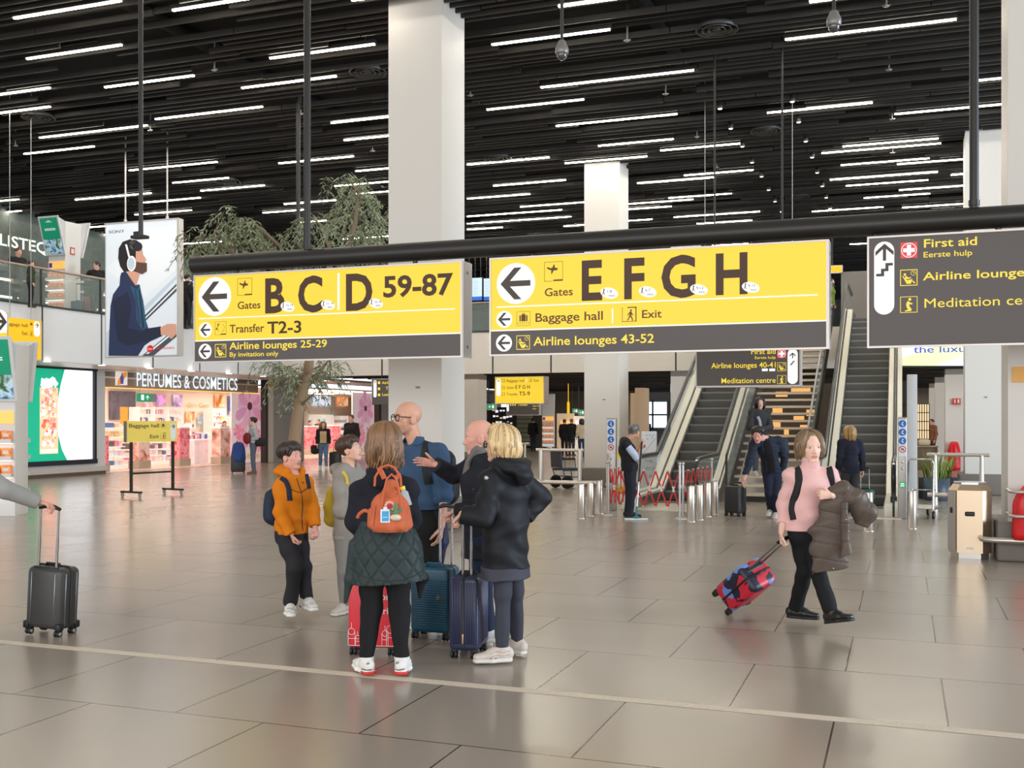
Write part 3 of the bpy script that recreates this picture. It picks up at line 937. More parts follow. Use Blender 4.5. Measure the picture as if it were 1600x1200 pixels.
f.ptext('JAMESON', 116, 135, 672.5, 669, 7, 0.0)
f.b.build('picture', pal(COL, 0.95), t)
b = MB()
fw = .14
b.box((XW, yl - fw, zb_ - fw), (XW + .1, yr + fw, zb_)).box((XW, yl - fw, zt), (XW + .1, yr + fw, zt + fw)).box((XW, yr, zb_), (XW + .1, yr + .10, zt))
b.box((XW, yl - fw, zb_), (XW + .1, yl, zt)).box((XW, yl, zb_), (XW + .012, yr, zt))
b.build('frame', mat('screen_frame', (38, 40, 52), 0.4), t)
# --- white display kiosks with a tilted poster panel and shelves of orange packets
M_KIOSK = mat('kiosk_white', (226, 224, 222), 0.45)
M_KIOSKG = mat('kiosk_panel_grey', (204, 204, 208), 0.5)
M_POSTERG = mat('poster_green', (20, 150, 112), 0.5, emit=0.25)
M_SHELFLIT = glow('shelf_light', (255, 250, 240), 1.3)
M_HEAD = mat('kiosk_header_orange', (255, 190, 96), 0.5, emit=0.6)
M_BLUE = mat('kiosk_blue', (40, 70, 170), 0.5, emit=0.3)
def picture_material(name, cols, scale, emit=0.3):
 m = bpy.data.materials.new(name)
 m.use_nodes = True
 nt = m.node_tree
 b = nt.nodes['Principled BSDF']
 tc = nt.nodes.new('ShaderNodeTexCoord')
 n = nt.nodes.new('ShaderNodeTexNoise')
 n.inputs['Scale'].default_value = scale
 n.inputs['Detail'].default_value = 6
 n.inputs['Distortion'].default_value = 0.6
 nt.links.new(tc.outputs['Object'], n.inputs['Vector'])
 r = nt.nodes.new('ShaderNodeValToRGB')
 el = r.color_ramp.elements
 while len(el) < len(cols):
  el.new(0.5)
 for i, c in enumerate(cols):
  el[i].position = 0.28 + 0.44 * i / (len(cols) - 1)
  el[i].color = lin(c)
 nt.links.new(n.outputs['Fac'], r.inputs['Fac'])
 nt.links.new(r.outputs['Color'], b.inputs['Base Color'])
 nt.links.new(r.outputs['Color'], b.inputs['Emission Color'])
 b.inputs['Emission Strength'].default_value = emit
 return m
M_WATERFALL = picture_material('poster_waterfall', [(22, 34, 38), (58, 84, 70), (40, 120, 170), (200, 226, 240), (70, 110, 60), (30, 60, 80)], 3.2)
M_PACKET = picture_material('orange_packet', [(214, 92, 44), (240, 130, 52), (250, 170, 90), (226, 104, 60)], 9.0, 0.15)
def kiosk(loc, rz, label, poster=True):
 t = thing('display_kiosk', label, 'display stand', loc, rz)
 w = 0.31
 b = MB().box((-w, -w, 0), (w, w, 2.0))
 # body flares out above the shelves
 b.add([(-w, -w, 2.0), (w, -w, 2.0), (w, w, 2.0), (-w, w, 2.0), (-w - .02, -w - .02, 3.02), (w + .02, -w - .02, 3.02), (w + .02, w + .02, 3.02), (-w - .02, w + .02, 3.02)],
          [(0, 1, 5, 4), (1, 2, 6, 5), (2, 3, 7, 6), (3, 0, 4, 7), (4, 5, 6, 7)])
 b.build('column', M_KIOSK, t)
 for ang in ((0, PI) if poster else ()):
  tilt = T(0, 0, 2.02) @ RZ(ang) @ T(0, -w - 0.02, 0) @ RXm(math.radians(16))
  p = MB().box((-w - .06, -0.035, 0), (w + .06, 0.0, 1.16), 0, tilt)
  p.build('panel', M_KIOSK, t)
  wing = MB()
  for sx in (-1, 1):
   q = [Vector((sx * w, -w, 2.0)), Vector((sx * w, -w - .33, 3.12)), Vector((sx * w, -w, 3.02)), Vector((sx * (w - .03), -w, 2.0)), Vector((sx * (w - .03), -w - .33, 3.12)), Vector((sx * (w - .03), -w, 3.02))]
   wing.add([RZ(ang) @ v for v in q], [(0, 1, 2), (5, 4, 3), (0, 3, 4, 1), (1, 4, 5, 2), (2, 5, 3, 0)])
  wing.build('wing', M_KIOSKG, t)
  g = MB()
  g.box((-w - .01, -0.042, 0.48), (w + .01, -0.036, 1.11), 0, tilt).box((-w - .01, -0.042, 0.05), (w + .01, -0.036, 0.48), 1, tilt)
  g.box((-.12, -0.046, .98), (.12, -0.043, .995), 2, tilt).box((-.20, -0.046, .78), (.20, -0.043, .80), 2, tilt).box((-.20, -0.046, .74), (.20, -0.043, .76), 2, tilt)
  g.box((-.05, -0.046, 1.01), (.05, -0.043, 1.03), 2, tilt)
  g.build('poster', [M_POSTERG, M_WATERFALL, mat('poster_white', (240, 250, 246), 0.5, emit=0.3)], t)
 h = MB().box((-w + .02, -w - 0.03, 1.62), (w - .02, -w - 0.002, 1.84)).box((-w + .04, -w - 0.034, 1.66), (-w + .16, -w - 0.031, 1.80), 1, )
 h.build('header', [M_HEAD, M_BLUE], t)
 for k in range(4):
  z = 0.38 + 0.30 * k
  for ang in (0, PI):
   Mr = RZ(ang)
   sh = MB().box((-w + .01, -w - .16, z), (w - .01, -w - 0.002, z + .02), 0, Mr).box((-w + .01, -w - .16, z + .02), (w - .01, -w - .145, z + .07), 0, Mr)
   if ang == 0:
    sh.box((-w + .02, -w - .150, z - .012), (w - .02, -w - .02, z - .001), 1, Mr)
   sh.build('shelf', [M_KIOSK, M_SHELFLIT], t)
 return t
def packets(root, who, group):
 Mw = T(root.location) @ RZ(root.rotation_euler[2])
 for k in range(4):
  for j in range(3):
   z = 0.40 + 0.30 * k
   x = -0.19 + 0.19 * j
   o = MB().rbox((x - .085, -.31 - .10, z + .001), (x + .085, -.31 - .03, z + .20), .015, 0, Mw, 2).box((x - .05, -.415, z + .09), (x + .05, -.412, z + .15), 1, Mw).build('snack_packet', [M_PACKET, M_WHITE])
   tag(o, 'orange packet on the %s, %s from the left on %s shelf' % (who, ordn[j], ('lowest', 'second lowest', 'second highest', 'top')[k]), 'packet', group)
gk = ground(24, 806)
k1 = kiosk((gk.x - .415, gk.y + .145, 0), math.radians(25), 'white display kiosk with tilted posters at left edge of the floor')
packets(k1, 'kiosk at left edge', 'orange packets on the floor kiosk')
k2 = kiosk((at_depth(101, 500, 32.0).x, at_depth(101, 500, 32.0).y, FLOOR2), 0.0, 'white display kiosk with tilted posters up on the left balcony')
packets(k2, 'balcony kiosk', 'orange packets on the balcony kiosk')
for o in bpy.data.objects:
 if o.get('group') == 'orange packets on the balcony kiosk' and o.data:
  o.location.z += 0
p = at_depth(857, 660, 56)
k3 = kiosk((p.x, p.y, 0), math.radians(14), 'far white display kiosk with lit orange shelves beyond the bridge', False)
packets(k3, 'far kiosk', 'orange packets on the far kiosk')
# red hose reel sign on the side of the balcony kiosk
Mk = T(k2.location)
o = MB().box((.313, -.12, 2.06), (.33, .06, 2.28), 0, Mk).box((.331, -.09, 2.10), (.333, -.02, 2.24), 1, Mk).box((.331, -.01, 2.10), (.333, .03, 2.24), 1, Mk).build('fire_sign', [mat('fire_red', (196, 66, 48), 0.5), M_WHITE])
tag(o, 'small red fire equipment sign on the balcony kiosk', 'sign')
# --- yellow baggage hall signs at the left edge
def xsign(name, label, X, px0, py0, px1, py1, face, depth=.16, wires=True):
 y0, zA = at_x(px0, py0, X).y, at_x(px0, py0, X).z
 y1 = at_x(px1, py1, X).y
 zB = at_x(px1, py1, X).z
 t = thing(name, label, 'sign')
 MB().box((X - depth, y0, zB), (X, y1, zA)).build('face', face, t)
 MB().box((X - depth, y0 - .03, zB), (X + .004, y0, zA)).box((X - depth, y1, zB), (X + .004, y1 + .03, zA)).build('frame', M_FRAME, t)
 if wires:
  for yy in (y0 + .2, y1 - .2):
   MB().tube([(X - depth / 2, yy, zA), (X - depth / 2, yy, CEIL + .56)], .008, 6).build('wire', M_WIRE, t)
 return t, XFace(X)
t, f = xsign('baggage_sign', 'amber hanging sign reading Baggage hall and Exit with a right arrow, at left', -17.5, 8, 495, 64, 562, [M_YELD])
f.ptext('Baggage hall', 7, 43, 507.5, 502, BR2, .006)
f.ptext('Exit', 34, 43, 523, 517, BR2, .006)
ya, za = f.p(46, 510)
f.bag(ya, za, .10, BR2)
ya, za = f.p(45, 525)
f.exit(ya, za, .11, BR2)
f.pill(f.p(57.5, 510)[0], f.p(57.5, 526)[1], f.p(57.5, 502)[1], .085, WHT)
ya, za = f.p(57.5, 508)
f.arrow_left(ya, za, .07, None, ARW, 1, PI)
f.b.build('lettering', SIGNM, t)
t, f = xsign('arrow_sign', 'bright yellow hanging sign with white arrow disc, cut by the left edge', -17.0, -60, 480, 11, 530, [M_YEL])
ya, za = f.p(-1, 502)
f.arrow_left(ya, za, .24, rot=PI)
f.rect(f.p(-50, 517)[0], f.p(0, 519)[1], f.p(10, 517)[0], f.p(0, 516)[1], WHT)
f.b.build('lettering', SIGNM, t)
# --- tall advertising board on two wires: man with headphones
YAD = 21.2
f = YFace(YAD)
t = thing('advertising_board', 'tall hanging advertising board showing bearded man with white headphones', 'billboard')
COL = [(226, 234, 244), (238, 244, 250), (196, 210, 222), (30, 24, 24), (214, 160, 138), (92, 64, 54), (36, 48, 84), (26, 34, 60), (28, 88, 120), (246, 248, 250), (70, 80, 90), (220, 40, 40), (52, 60, 90), (40, 42, 60)]
xa, zA = f.p(165.5, 352)
xb, zB = f.p(277, 555)
zA = f.p(165.5, 351.5)[1]
zB = f.p(165.5, 557)[1]
f.rect(xa, zB, xb, zA, 0, 0)
f.ppoly([(166, 420), (230, 360), (276, 352), (276, 420), (220, 470)], 1, 1)
f.ppoly([(224, 480), (276, 430), (276, 436), (226, 488)], 2, 2)
f.ppoly([(226, 493), (276, 443), (276, 455), (226, 503)], 10, 2)
f.ppoly([(226, 497), (276, 447), (276, 450), (226, 499.5)], 9, 3)
f.ppoly([(166, 520), (176, 510), (176, 556), (166, 556)], 2, 2)
f.ppoly([(222, 556), (276, 512), (276, 526), (240, 556)], 10, 4)
f.ppoly([(228, 553), (276, 514), (276, 517), (232, 553)], 9, 5)
# jacket, scarf, neck, head
f.ppoly([(190, 426), (197, 424), (212, 446), (218, 444), (224, 470), (228, 500), (232, 513), (252, 510), (254, 525), (236, 533), (226, 540), (216, 556), (170, 556), (171, 520), (173, 478), (177, 460), (187, 446), (188, 432)], 6, 6)
f.ppoly([(176, 470), (200, 456), (206, 480), (200, 512), (222, 518), (232, 513), (252, 510), (254, 524), (230, 534), (200, 540), (184, 532)], 7, 7)
f.ppoly([(204, 446), (214, 452), (219, 446), (226, 485), (230, 512), (222, 515), (214, 500), (212, 470)], 8, 8)
f.ppoly([(210, 450), (213, 452), (220, 505), (217, 508)], 12, 9)
f.ppoly([(217, 452), (219, 452), (226, 512), (223, 513)], 13, 9)
f.ppoly([(200, 410), (214, 420), (220, 425), (213, 448), (204, 438), (198, 424)], 4, 6)
f.ppoly([(186, 388), (192, 378), (203, 374), (215, 376), (221, 386), (224, 398), (228, 404), (227, 410), (229, 413), (229, 424), (222, 428), (210, 424), (200, 424), (194, 425), (188, 416), (185, 404)], 3, 7)
f.ppoly([(213, 388), (220, 386), (224, 398), (229, 405), (227, 411), (219, 414), (212, 412)], 4, 8)
f.ppoly([(209, 408), (218, 410), (230, 411), (230, 424), (222, 429), (212, 424)], 5, 9)
f.ppoly([(196, 382), (199, 382), (204, 402), (201, 402)], 9, 10)
xx, zz = f.p(206, 412)
f.disc(xx, zz, .135, 9, 10, rz=.19)
f.disc(xx - .01, zz, .10, 2, 11, rz=.15)
f.ppoly([(251, 512), (262, 506), (274, 506), (276, 508), (276, 522), (268, 530), (262, 524), (252, 524)], 4, 9)
xx, zz = f.p(235, 545)
f.disc(xx, zz, .09, 11, 9)
f.text('MEDIA', xx - .06, zz - .02, .03, 9, 11, .005, .12)
f.ptext('ELECTRONICS', 243, 273, 546, 542.5, 11, 0.0, 9)
f.ptext('SONY', 170, 194.5, 365, 360.5, 13, .004, 4)
f.b.build('picture', pal(COL, 0.22), t)
MB().box((xa - .03, YAD + .004, zB - .03), (xb + .05, YAD + .17, zA + .03)).build('housing', M_ALU, t)
b = MB()
b.box((xa - .04, YAD - .012, zA), (xb + .05, YAD + .004, zA + .04)).box((xb, YAD - .012, zB - .03), (xb + .05, YAD + .004, zA))
b.build('frame', M_ALU, t)
for px in (192.5, 258):
 xx = at_y(px, 300, YAD).x
 MB().tube([(xx, YAD + .08, zA), (xx, YAD + .08, CEIL + .56)], .02, 8).lathe([(.04, 0), (.04, .08)], (xx, YAD + .08, zA + .03), 10).build('hanger', M_ALU, t)
# --- mobile yellow sign on a castor frame
g1, g2 = ground(205, 777.5), ground(270, 772.5)
ang = math.atan2(g2.y - g1.y, g2.x - g1.x)
L = (g2 - g1).length
t = thing('mobile_sign', 'yellow Baggage hall and Exit sign on black wheeled frame in the left hall', 'sign', tuple(g1), ang)
M_YP = mat('sign_dull_yellow', (240, 212, 98), 0.5)
zt_, zb2 = 1.66, 1.20
b = MB().box((-.14, -.03, zb2), (L + .10, .03, zt_))
b.build('board', M_YP, t)
MB().box((-.17, -.035, zb2), (-.14, .035, zt_)).build('edge', mat('sign_edge_grey', (120, 116, 108), 0.5), t)
fr = MB()
for xx in (0, L):
 fr.box((xx - .025, -.025, .12), (xx + .025, .025, zb2))
fr.box((0, -.018, .50), (L, .018, .54))
fr.build('frame', M_BLACK, t)
for xx in (0, L):
 MB().box((xx - .03, -.32, .10), (xx + .03, .32, .14)).build('foot', M_BLACK, t)
 for yy in (-.28, .28):
  MB().lathe([(.045, -.014), (.05, -.008), (.05, .008), (.045, .014)], (0, 0, 0), 14, 0, T(xx, yy, .05) @ RYm(R90)).box((xx - .03, yy - .02, .05), (xx + .03, yy + .02, .10), 1).build('caster', [mat('caster_grey', (186, 184, 182), 0.35, 0.3), M_STEEL], t)
f = SignFace(T(g1) @ RZ(ang) @ T(0, -.03, 0))
f.text('Baggage hall', L - 1.24, 1.52, .085, BR2, 2, .008, .82)
f.text('Exit', L - .68, 1.28, .085, BR2, 2, .008, .26)
f.bag(L - .36, 1.50, .12, BR2)
f.exit(L - .37, 1.26, .14, BR2)
f.pill(L - .02, 1.23, 1.62, .075, WHT)
f.arrow_left(L - .02, 1.54, .07, None, ARW, 1, PI)
o = f.b.build('lettering', [M_YP, M_GREY, mat('print_white', (226, 230, 226), 0.5)] + [mat('sign_brown_print', (92, 70, 20), 0.5)] * 5, t)
o.matrix_parent_inverse = (T(g1) @ RZ(ang)).inverted()
# --- slender olive tree with feathery crown
M_BARK = mat('tree_bark', (150, 124, 98), 0.8, bump=0.5, bscale=9, var=0.25, vscale=5, stretch=(1, 1, .25))
M_LEAF = mat('tree_leaf', (138, 150, 118), 0.6, var=0.35, vscale=3)
ZT = 20.0
def tp(px, py, dz=0.0):
 return at_depth(px, py, ZT + dz)
base = tp(452, 797)
base.z = 0
t = thing('indoor_tree', 'slender indoor tree with pale trunk and feathery crown behind first gate sign', 'tree', tuple(base))
Li = T(-base)
trunk = [base, tp(455, 745), tp(460, 690), tp(466, 640), tp(476, 600), tp(482, 575), tp(486, 540)]
rad = [.145, .13, .12, .11, .10, .09, .085]
MB().tube([Li @ p for p in trunk], rad, 14).build('trunk', M_BARK, t)
rr = random.Random(11)
branches = [([tp(486, 540), tp(470, 480, .3), tp(450, 420, .5), tp(438, 385, .6), tp(400, 352, .8), tp(360, 345, .6)], .07),
   ([tp(486, 540), tp(505, 470, -.3), tp(540, 400, -.5), tp(555, 350, -.6), tp(560, 300, -.4), tp(545, 280, 0)], .075),
   ([tp(482, 560), tp(520, 540, .5), tp(560, 450, 1.0), tp(585, 380, 1.2), tp(610, 330, 1.3)], .06),
   ([tp(470, 480, .3), tp(420, 440, -.4), tp(370, 400, -1.0), tp(335, 375, -1.2), tp(305, 372, -1.3)], .05),
   ([tp(478, 600), tp(462, 590, -.2), tp(447, 575, -.4)], .035), ([tp(477, 605), tp(500, 580, .2), tp(516, 560, .4)], .06),
   ([tp(470, 634), tp(482, 622, -.3), tp(494, 612, -.5)], .035),
   ([tp(505, 470, -.3), tp(520, 400, .4), tp(500, 350, .8), tp(480, 335, 1.0)], .05)]
bb = MB()
for pts, r in branches:
 bb.tube([Li @ p for p in pts], [r * (1 - .75 * i / (len(pts) - 1)) for i in range(len(pts))], 8)
lv = MB()
twigs = []
def spray(c, n, spread, droop):
 """A drooping twig with paired narrow leaves."""
 for _ in range(n):
  d = Vector((rr.gauss(0, 1), rr.gauss(0, 1), rr.gauss(0.0, .5))).normalized()
  s0 = c + Vector((rr.gauss(0, spread), rr.gauss(0, spread), rr.gauss(0, spread * .6)))
  pts = [s0 + d * (.07 * i) + Vector((0, 0, -droop * .012 * i * i)) for i in range(7)]
  twigs.append(pts)
  for i in range(1, 7):
   tdir = (pts[i] - pts[i - 1]).normalized()
   for sgn in (-1, 1):
    side = tdir.cross(Vector((0, 0, 1)))
    side = (side.normalized() if side.length > .01 else Vector((1, 0, 0))) * sgn
    ld = (side * .75 + tdir * .6 + Vector((rr.gauss(0, .25), rr.gauss(0, .25), -.45 + rr.gauss(0, .25)))).normalized()
    w = ld.cross(Vector((rr.gauss(0, 1), rr.gauss(0, 1), rr.gauss(0, 1)))).normalized() * .014
    l = .10 + .05 * rr.random()
    p = pts[i]
    lv.add([Li @ q for q in (p, p + ld * l * .5 + w, p + ld * l, p + ld * l * .5 - w)], [(0, 1, 2, 3)])
for (px, py, dz, n, sp) in [(312, 372, -1.3, 10, .16), (325, 388, -1.2, 8, .14), (338, 366, -1.1, 7, .14), (350, 395, -1.0, 5, .14),
       (362, 345, .6, 12, .16), (378, 360, .7, 12, .18), (400, 372, .7, 12, .18), (420, 378, .6, 10, .16), (392, 350, .8, 8, .14), (352, 330, .6, 4, .08), (438, 390, .5, 8, .15),
       (545, 280, 0, 10, .14), (560, 300, -.3, 12, .18), (575, 318, -.3, 9, .15), (530, 285, .1, 6, .12), (540, 330, -.4, 12, .20), (515, 345, .3, 12, .20), (490, 345, .9, 10, .18), (472, 350, .9, 9, .18),
       (480, 380, .6, 10, .18), (505, 385, .3, 10, .18), (560, 360, -.5, 10, .18), (585, 355, 1.0, 12, .20), (600, 330, 1.3, 9, .18), (590, 385, 1.1, 9, .18), (545, 395, -.4, 9, .18), (470, 405, .4, 6, .18), (605, 375, 1.2, 8, .16),
       (437, 572, -.4, 6, .12), (450, 580, -.3, 6, .12), (470, 572, -.1, 6, .14), (500, 585, .2, 6, .13), (512, 575, .4, 6, .12), (528, 568, .5, 3, .05), (485, 592, 0, 4, .1), (455, 592, -.3, 3, .08), (425, 560, -.5, 6, .14), (505, 560, .4, 6, .16)]:
 spray(tp(px, py, dz), int(n * 1.5), sp, 1.0)
for pts in twigs[::2]:
 bb.tube([Li @ p for p in pts[::2]], .006, 4, cap=False)
bb.build('branches', mat('branch_bark', (122, 108, 90), 0.8), t)
lv.build('foliage', M_LEAF, t)
# --- perfume and cosmetics shop behind the left wall opening
M_LET = glow('shop_letter_white', (232, 246, 255), 1.1)
M_HDR = mat('shop_header', (158, 140, 124), 0.5)
M_LED = glow('warm_led', (255, 196, 110), 1.2)
y0, y1 = yA + .02, yP0 - .06
zH = at_x(300, 613, XW).z
b = MB().box((XW - .42, y0, at_x(290, 611, XW - .4).z), (XW - .36, y1, FB - .02)).box((XW - .34, y0, at_x(300, 611.5, XW - .3).z), (XW - .30, y1, at_x(300, 610, XW - .3).z), 1)
tag(b.build('trim_3', [M_HDR, M_LED]), kind='structure')
f = XFace(XW - .30)
f.ptext('PERFUMES & COSMETICS', 212.5, 371, 603, 581, 0, .005, 2)
o = f.b.build('shop_lettering', [M_LET])
tag(o, 'large white lit letters reading PERFUMES & COSMETICS above the shop', 'lettering')
# framed perfume picture at the start of the header
f = XFace(XW - .26)
f.ppoly([(180, 580), (199, 580), (199, 602), (180, 602)], 0, 1)
f.ppoly([(184, 594), (191, 583), (198, 581), (198, 588), (193, 592), (188, 601), (183, 602)], 1, 2)
f.ppoly([(187.5, 590), (189.5, 586), (190, 582), (191, 582), (191.5, 586), (193.5, 590), (192.5, 600), (188.5, 600)], 2, 3)
o = f.b.build('perfume_panel', pal([(240, 232, 226), (240, 150, 50), (82, 78, 150)], .5))
tag(o, 'small panel with purple perfume bottle on orange, left of the shop letters', 'sign')
def xbox(X, px0, py0, px1, py1, depth):
 """World box on plane x = X from pixel corners, going back by depth (away from the hall)."""
 a, c = at_x(px0, py1, X), at_x(px1, py0, X)
 return (X - depth, a.y, a.z), (X, c.y, c.z)
def xpanel(name, label, cat, X, px0, py0, px1, py1, mats, depth=.04, group=None, floor=False):
 lo, hi = xbox(X, px0, py0, px1, py1, depth)
 if floor:
  lo = (lo[0], lo[1], 0.013)
 b = MB().box(lo, hi)
 return tag(b.build(name, mats), label, cat, group), lo, hi
# lit ceiling of the shop: rows of bright panels
M_SHOPL = glow('shop_ceiling_light', (255, 236, 220), 9.0)
for i in range(5):
 for j in range(4):
  yy = yA - 1 + i * 3.0 + (2.6 if i > 3 else 0)
  if i == 4:
   yy = yP1 + 1 + 1.0
  xx = -29.8 + j * 1.75
  o = MB().box((xx, yy, FB - .29), (xx + .5, yy + 1.9, FB - .26)).build('shop_ceiling_panel', M_SHOPL)
  tag(o, 'bright ceiling light panel inside the perfume shop', 'ceiling light', 'ceiling light panels of the perfume shop')
for i in range(2):
 for j in range(4):
  yy = yP1 + 4.2 + i * 3.4
  o = MB().box((-29.8 + j * 1.75, yy, FB - .29), (-29.3 + j * 1.75, yy + 2.2, FB - .26)).build('shop_ceiling_panel', M_SHOPL)
  tag(o, 'bright ceiling light panel inside the perfume shop', 'ceiling light', 'ceiling light panels of the perfume shop')
# back wall fittings
XB = -30.9
for (px0, py0, px1, py1, cols, lab) in [
  (246, 618, 259, 633, [(190, 90, 200), (236, 170, 236), (90, 70, 160)], 'lit purple portrait poster high on the shop wall, left of the next'),
  (271, 617, 285, 635, [(60, 52, 100), (180, 150, 200), (236, 226, 240)], 'lit violet portrait poster high on the shop wall'),
  (336, 617, 350, 636, [(70, 40, 26), (226, 130, 60), (250, 214, 176)], 'poster of tanned face right of the Skin Care letters'),
  (357, 619, 361, 648, [(90, 110, 160), (60, 76, 120), (200, 206, 226)], 'narrow blue poster beside the left flower mural'),
  (226, 626, 239, 637, [(250, 236, 236), (232, 130, 150), (250, 220, 226)], 'pale pink poster below the green exit sign'),
  (291, 643, 304, 660, [(250, 236, 220), (236, 160, 110), (120, 70, 50)], 'small poster of face below the Skin Care letters'),
  (309, 651, 328, 663, [(90, 100, 110), (180, 190, 196), (230, 230, 226)], 'grey landscape screen low on the shop wall'),
  (172, 612, 212, 656, [(66, 62, 70), (90, 84, 94), (70, 66, 76)], 'large dark panel at left inside the perfume shop')]:
 xpanel('wall_poster', lab, 'poster', XB, px0, py0, px1, py1, picture_material('poster_' + lab[:14] + str(px0), cols, 2.2, .45))
f = XFace(XB)
f.ptext('Skin Care', 293.5, 327, 636, 629, 0, .004)
o = f.b.build('shop_lettering', [mat('gold_letter', (206, 178, 120), 0.4)])
tag(o, 'gold letters reading Skin Care on the shop wall', 'lettering')
# shelf bays with small boxes
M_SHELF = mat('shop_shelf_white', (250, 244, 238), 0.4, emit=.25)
prodcols = [(244, 242, 238), (250, 240, 226), (246, 206, 214), (226, 236, 246), (240, 222, 160), (250, 226, 226), (90, 120, 180), (238, 150, 170), (110, 100, 100), (236, 196, 150), (248, 244, 240), (244, 224, 220)]
PMATS = pal(prodcols, .12)
rr = random.Random(2)
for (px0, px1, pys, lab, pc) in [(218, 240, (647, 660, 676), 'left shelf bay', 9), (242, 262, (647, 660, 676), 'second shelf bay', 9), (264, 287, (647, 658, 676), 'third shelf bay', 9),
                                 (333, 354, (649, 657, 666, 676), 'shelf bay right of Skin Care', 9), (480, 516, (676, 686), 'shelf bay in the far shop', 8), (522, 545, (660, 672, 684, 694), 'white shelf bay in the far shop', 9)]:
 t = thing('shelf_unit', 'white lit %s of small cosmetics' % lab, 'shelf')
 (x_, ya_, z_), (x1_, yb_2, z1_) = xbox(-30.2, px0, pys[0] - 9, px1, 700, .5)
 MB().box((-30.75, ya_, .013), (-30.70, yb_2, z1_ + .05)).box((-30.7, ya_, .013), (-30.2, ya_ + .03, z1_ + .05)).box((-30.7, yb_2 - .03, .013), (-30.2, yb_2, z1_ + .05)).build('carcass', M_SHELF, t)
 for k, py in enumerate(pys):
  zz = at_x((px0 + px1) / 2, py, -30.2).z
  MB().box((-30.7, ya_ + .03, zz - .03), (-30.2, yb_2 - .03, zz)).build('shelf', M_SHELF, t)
  n = pc if k < 3 else 5
  for i in range(n):
   yy = ya_ + .08 + (yb_2 - ya_ - .2) * i / n
   w_ = (yb_2 - ya_ - .2) / n * .8
   h_ = .10 + .12 * rr.random()
   o = MB().box((-30.45, yy, zz), (-30.27, yy + w_, zz + h_)).build('cosmetics_box', rr.choice(PMATS))
   tag(o, 'small cosmetics carton on the %s' % lab, 'carton', 'cosmetics cartons on the ' + lab)
# pink flower display stands at the shop front
M_PINK = picture_material('pink_flowers', [(150, 40, 60), (224, 84, 100), (246, 160, 166), (214, 60, 84), (236, 200, 206)], 4.5, .25)
M_ROSY = picture_material('rosy_face', [(120, 70, 60), (214, 150, 132), (240, 206, 194), (190, 120, 108)], 2.6, .25)
M_LILAC = picture_material('lilac_panel', [(214, 196, 206), (236, 222, 226), (226, 206, 214)], 2.0, .2)
M_PLNTH = mat('stand_base', (196, 178, 160), 0.4)
for (px0, px1, pt, pb, X, m, lab) in [(281, 298, 668, 738, -24.3, M_PINK, 'display stand with pink blossom picture, between yellow sign and counter'),
                                      (165, 172, 680, 742, -23.9, M_PINK, 'display stand with pink blossom picture, half behind the white wall end'),
                                      (217, 236, 690, 739, -24.4, M_ROSY, 'display stand with rosy picture below the yellow wheeled sign'),
                                      (345, 362, 668, 732, -24.05, M_ROSY, 'tall display stand with large face picture beside the white counter'),
                                      (484, 499, 666, 712, -26.3, M_PINK, 'red and pink display stand in the far shop behind the tree'),
                                      (521, 533, 665, 712, -26.0, M_PINK, 'red display stand right of the walking woman')]:
 lo, hi = xbox(X, px0, pt, px1, pb, .45)
 t = thing('display_stand', lab, 'display stand')
 MB().box((lo[0], lo[1], .013), (hi[0], hi[1], .28)).build('base', M_PLNTH, t)
 MB().box((lo[0] + .03, lo[1] + .03, .28), (hi[0] - .03, hi[1] - .03, hi[2] - .02)).build('panel', m, t)
 MB().box((lo[0] + .02, lo[1] + .02, hi[2] - .02), (hi[0] - .02, hi[1] - .02, hi[2] + .03)).build('top', M_SHELF, t)
# white service counter and lower product tables
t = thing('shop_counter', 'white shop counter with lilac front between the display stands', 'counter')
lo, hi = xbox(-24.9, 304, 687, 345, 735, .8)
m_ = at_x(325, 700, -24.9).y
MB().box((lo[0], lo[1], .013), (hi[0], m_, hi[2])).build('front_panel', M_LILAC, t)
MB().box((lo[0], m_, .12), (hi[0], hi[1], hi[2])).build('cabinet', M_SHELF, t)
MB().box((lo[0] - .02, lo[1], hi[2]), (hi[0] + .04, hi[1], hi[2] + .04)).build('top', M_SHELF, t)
ct = hi[2] + .04
rr = random.Random(8)
for i in range(14):
 yy = lo[1] + .1 + i * (hi[1] - lo[1] - .3) / 14
 h_ = .08 + .22 * rr.random()
 o = MB().box((lo[0] + .2, yy, ct), (lo[0] + .45, yy + .13, ct + h_)).build('cosmetics_box', rr.choice(PMATS))
 tag(o, 'small carton standing on the white shop counter', 'carton', 'cartons on the shop counter')
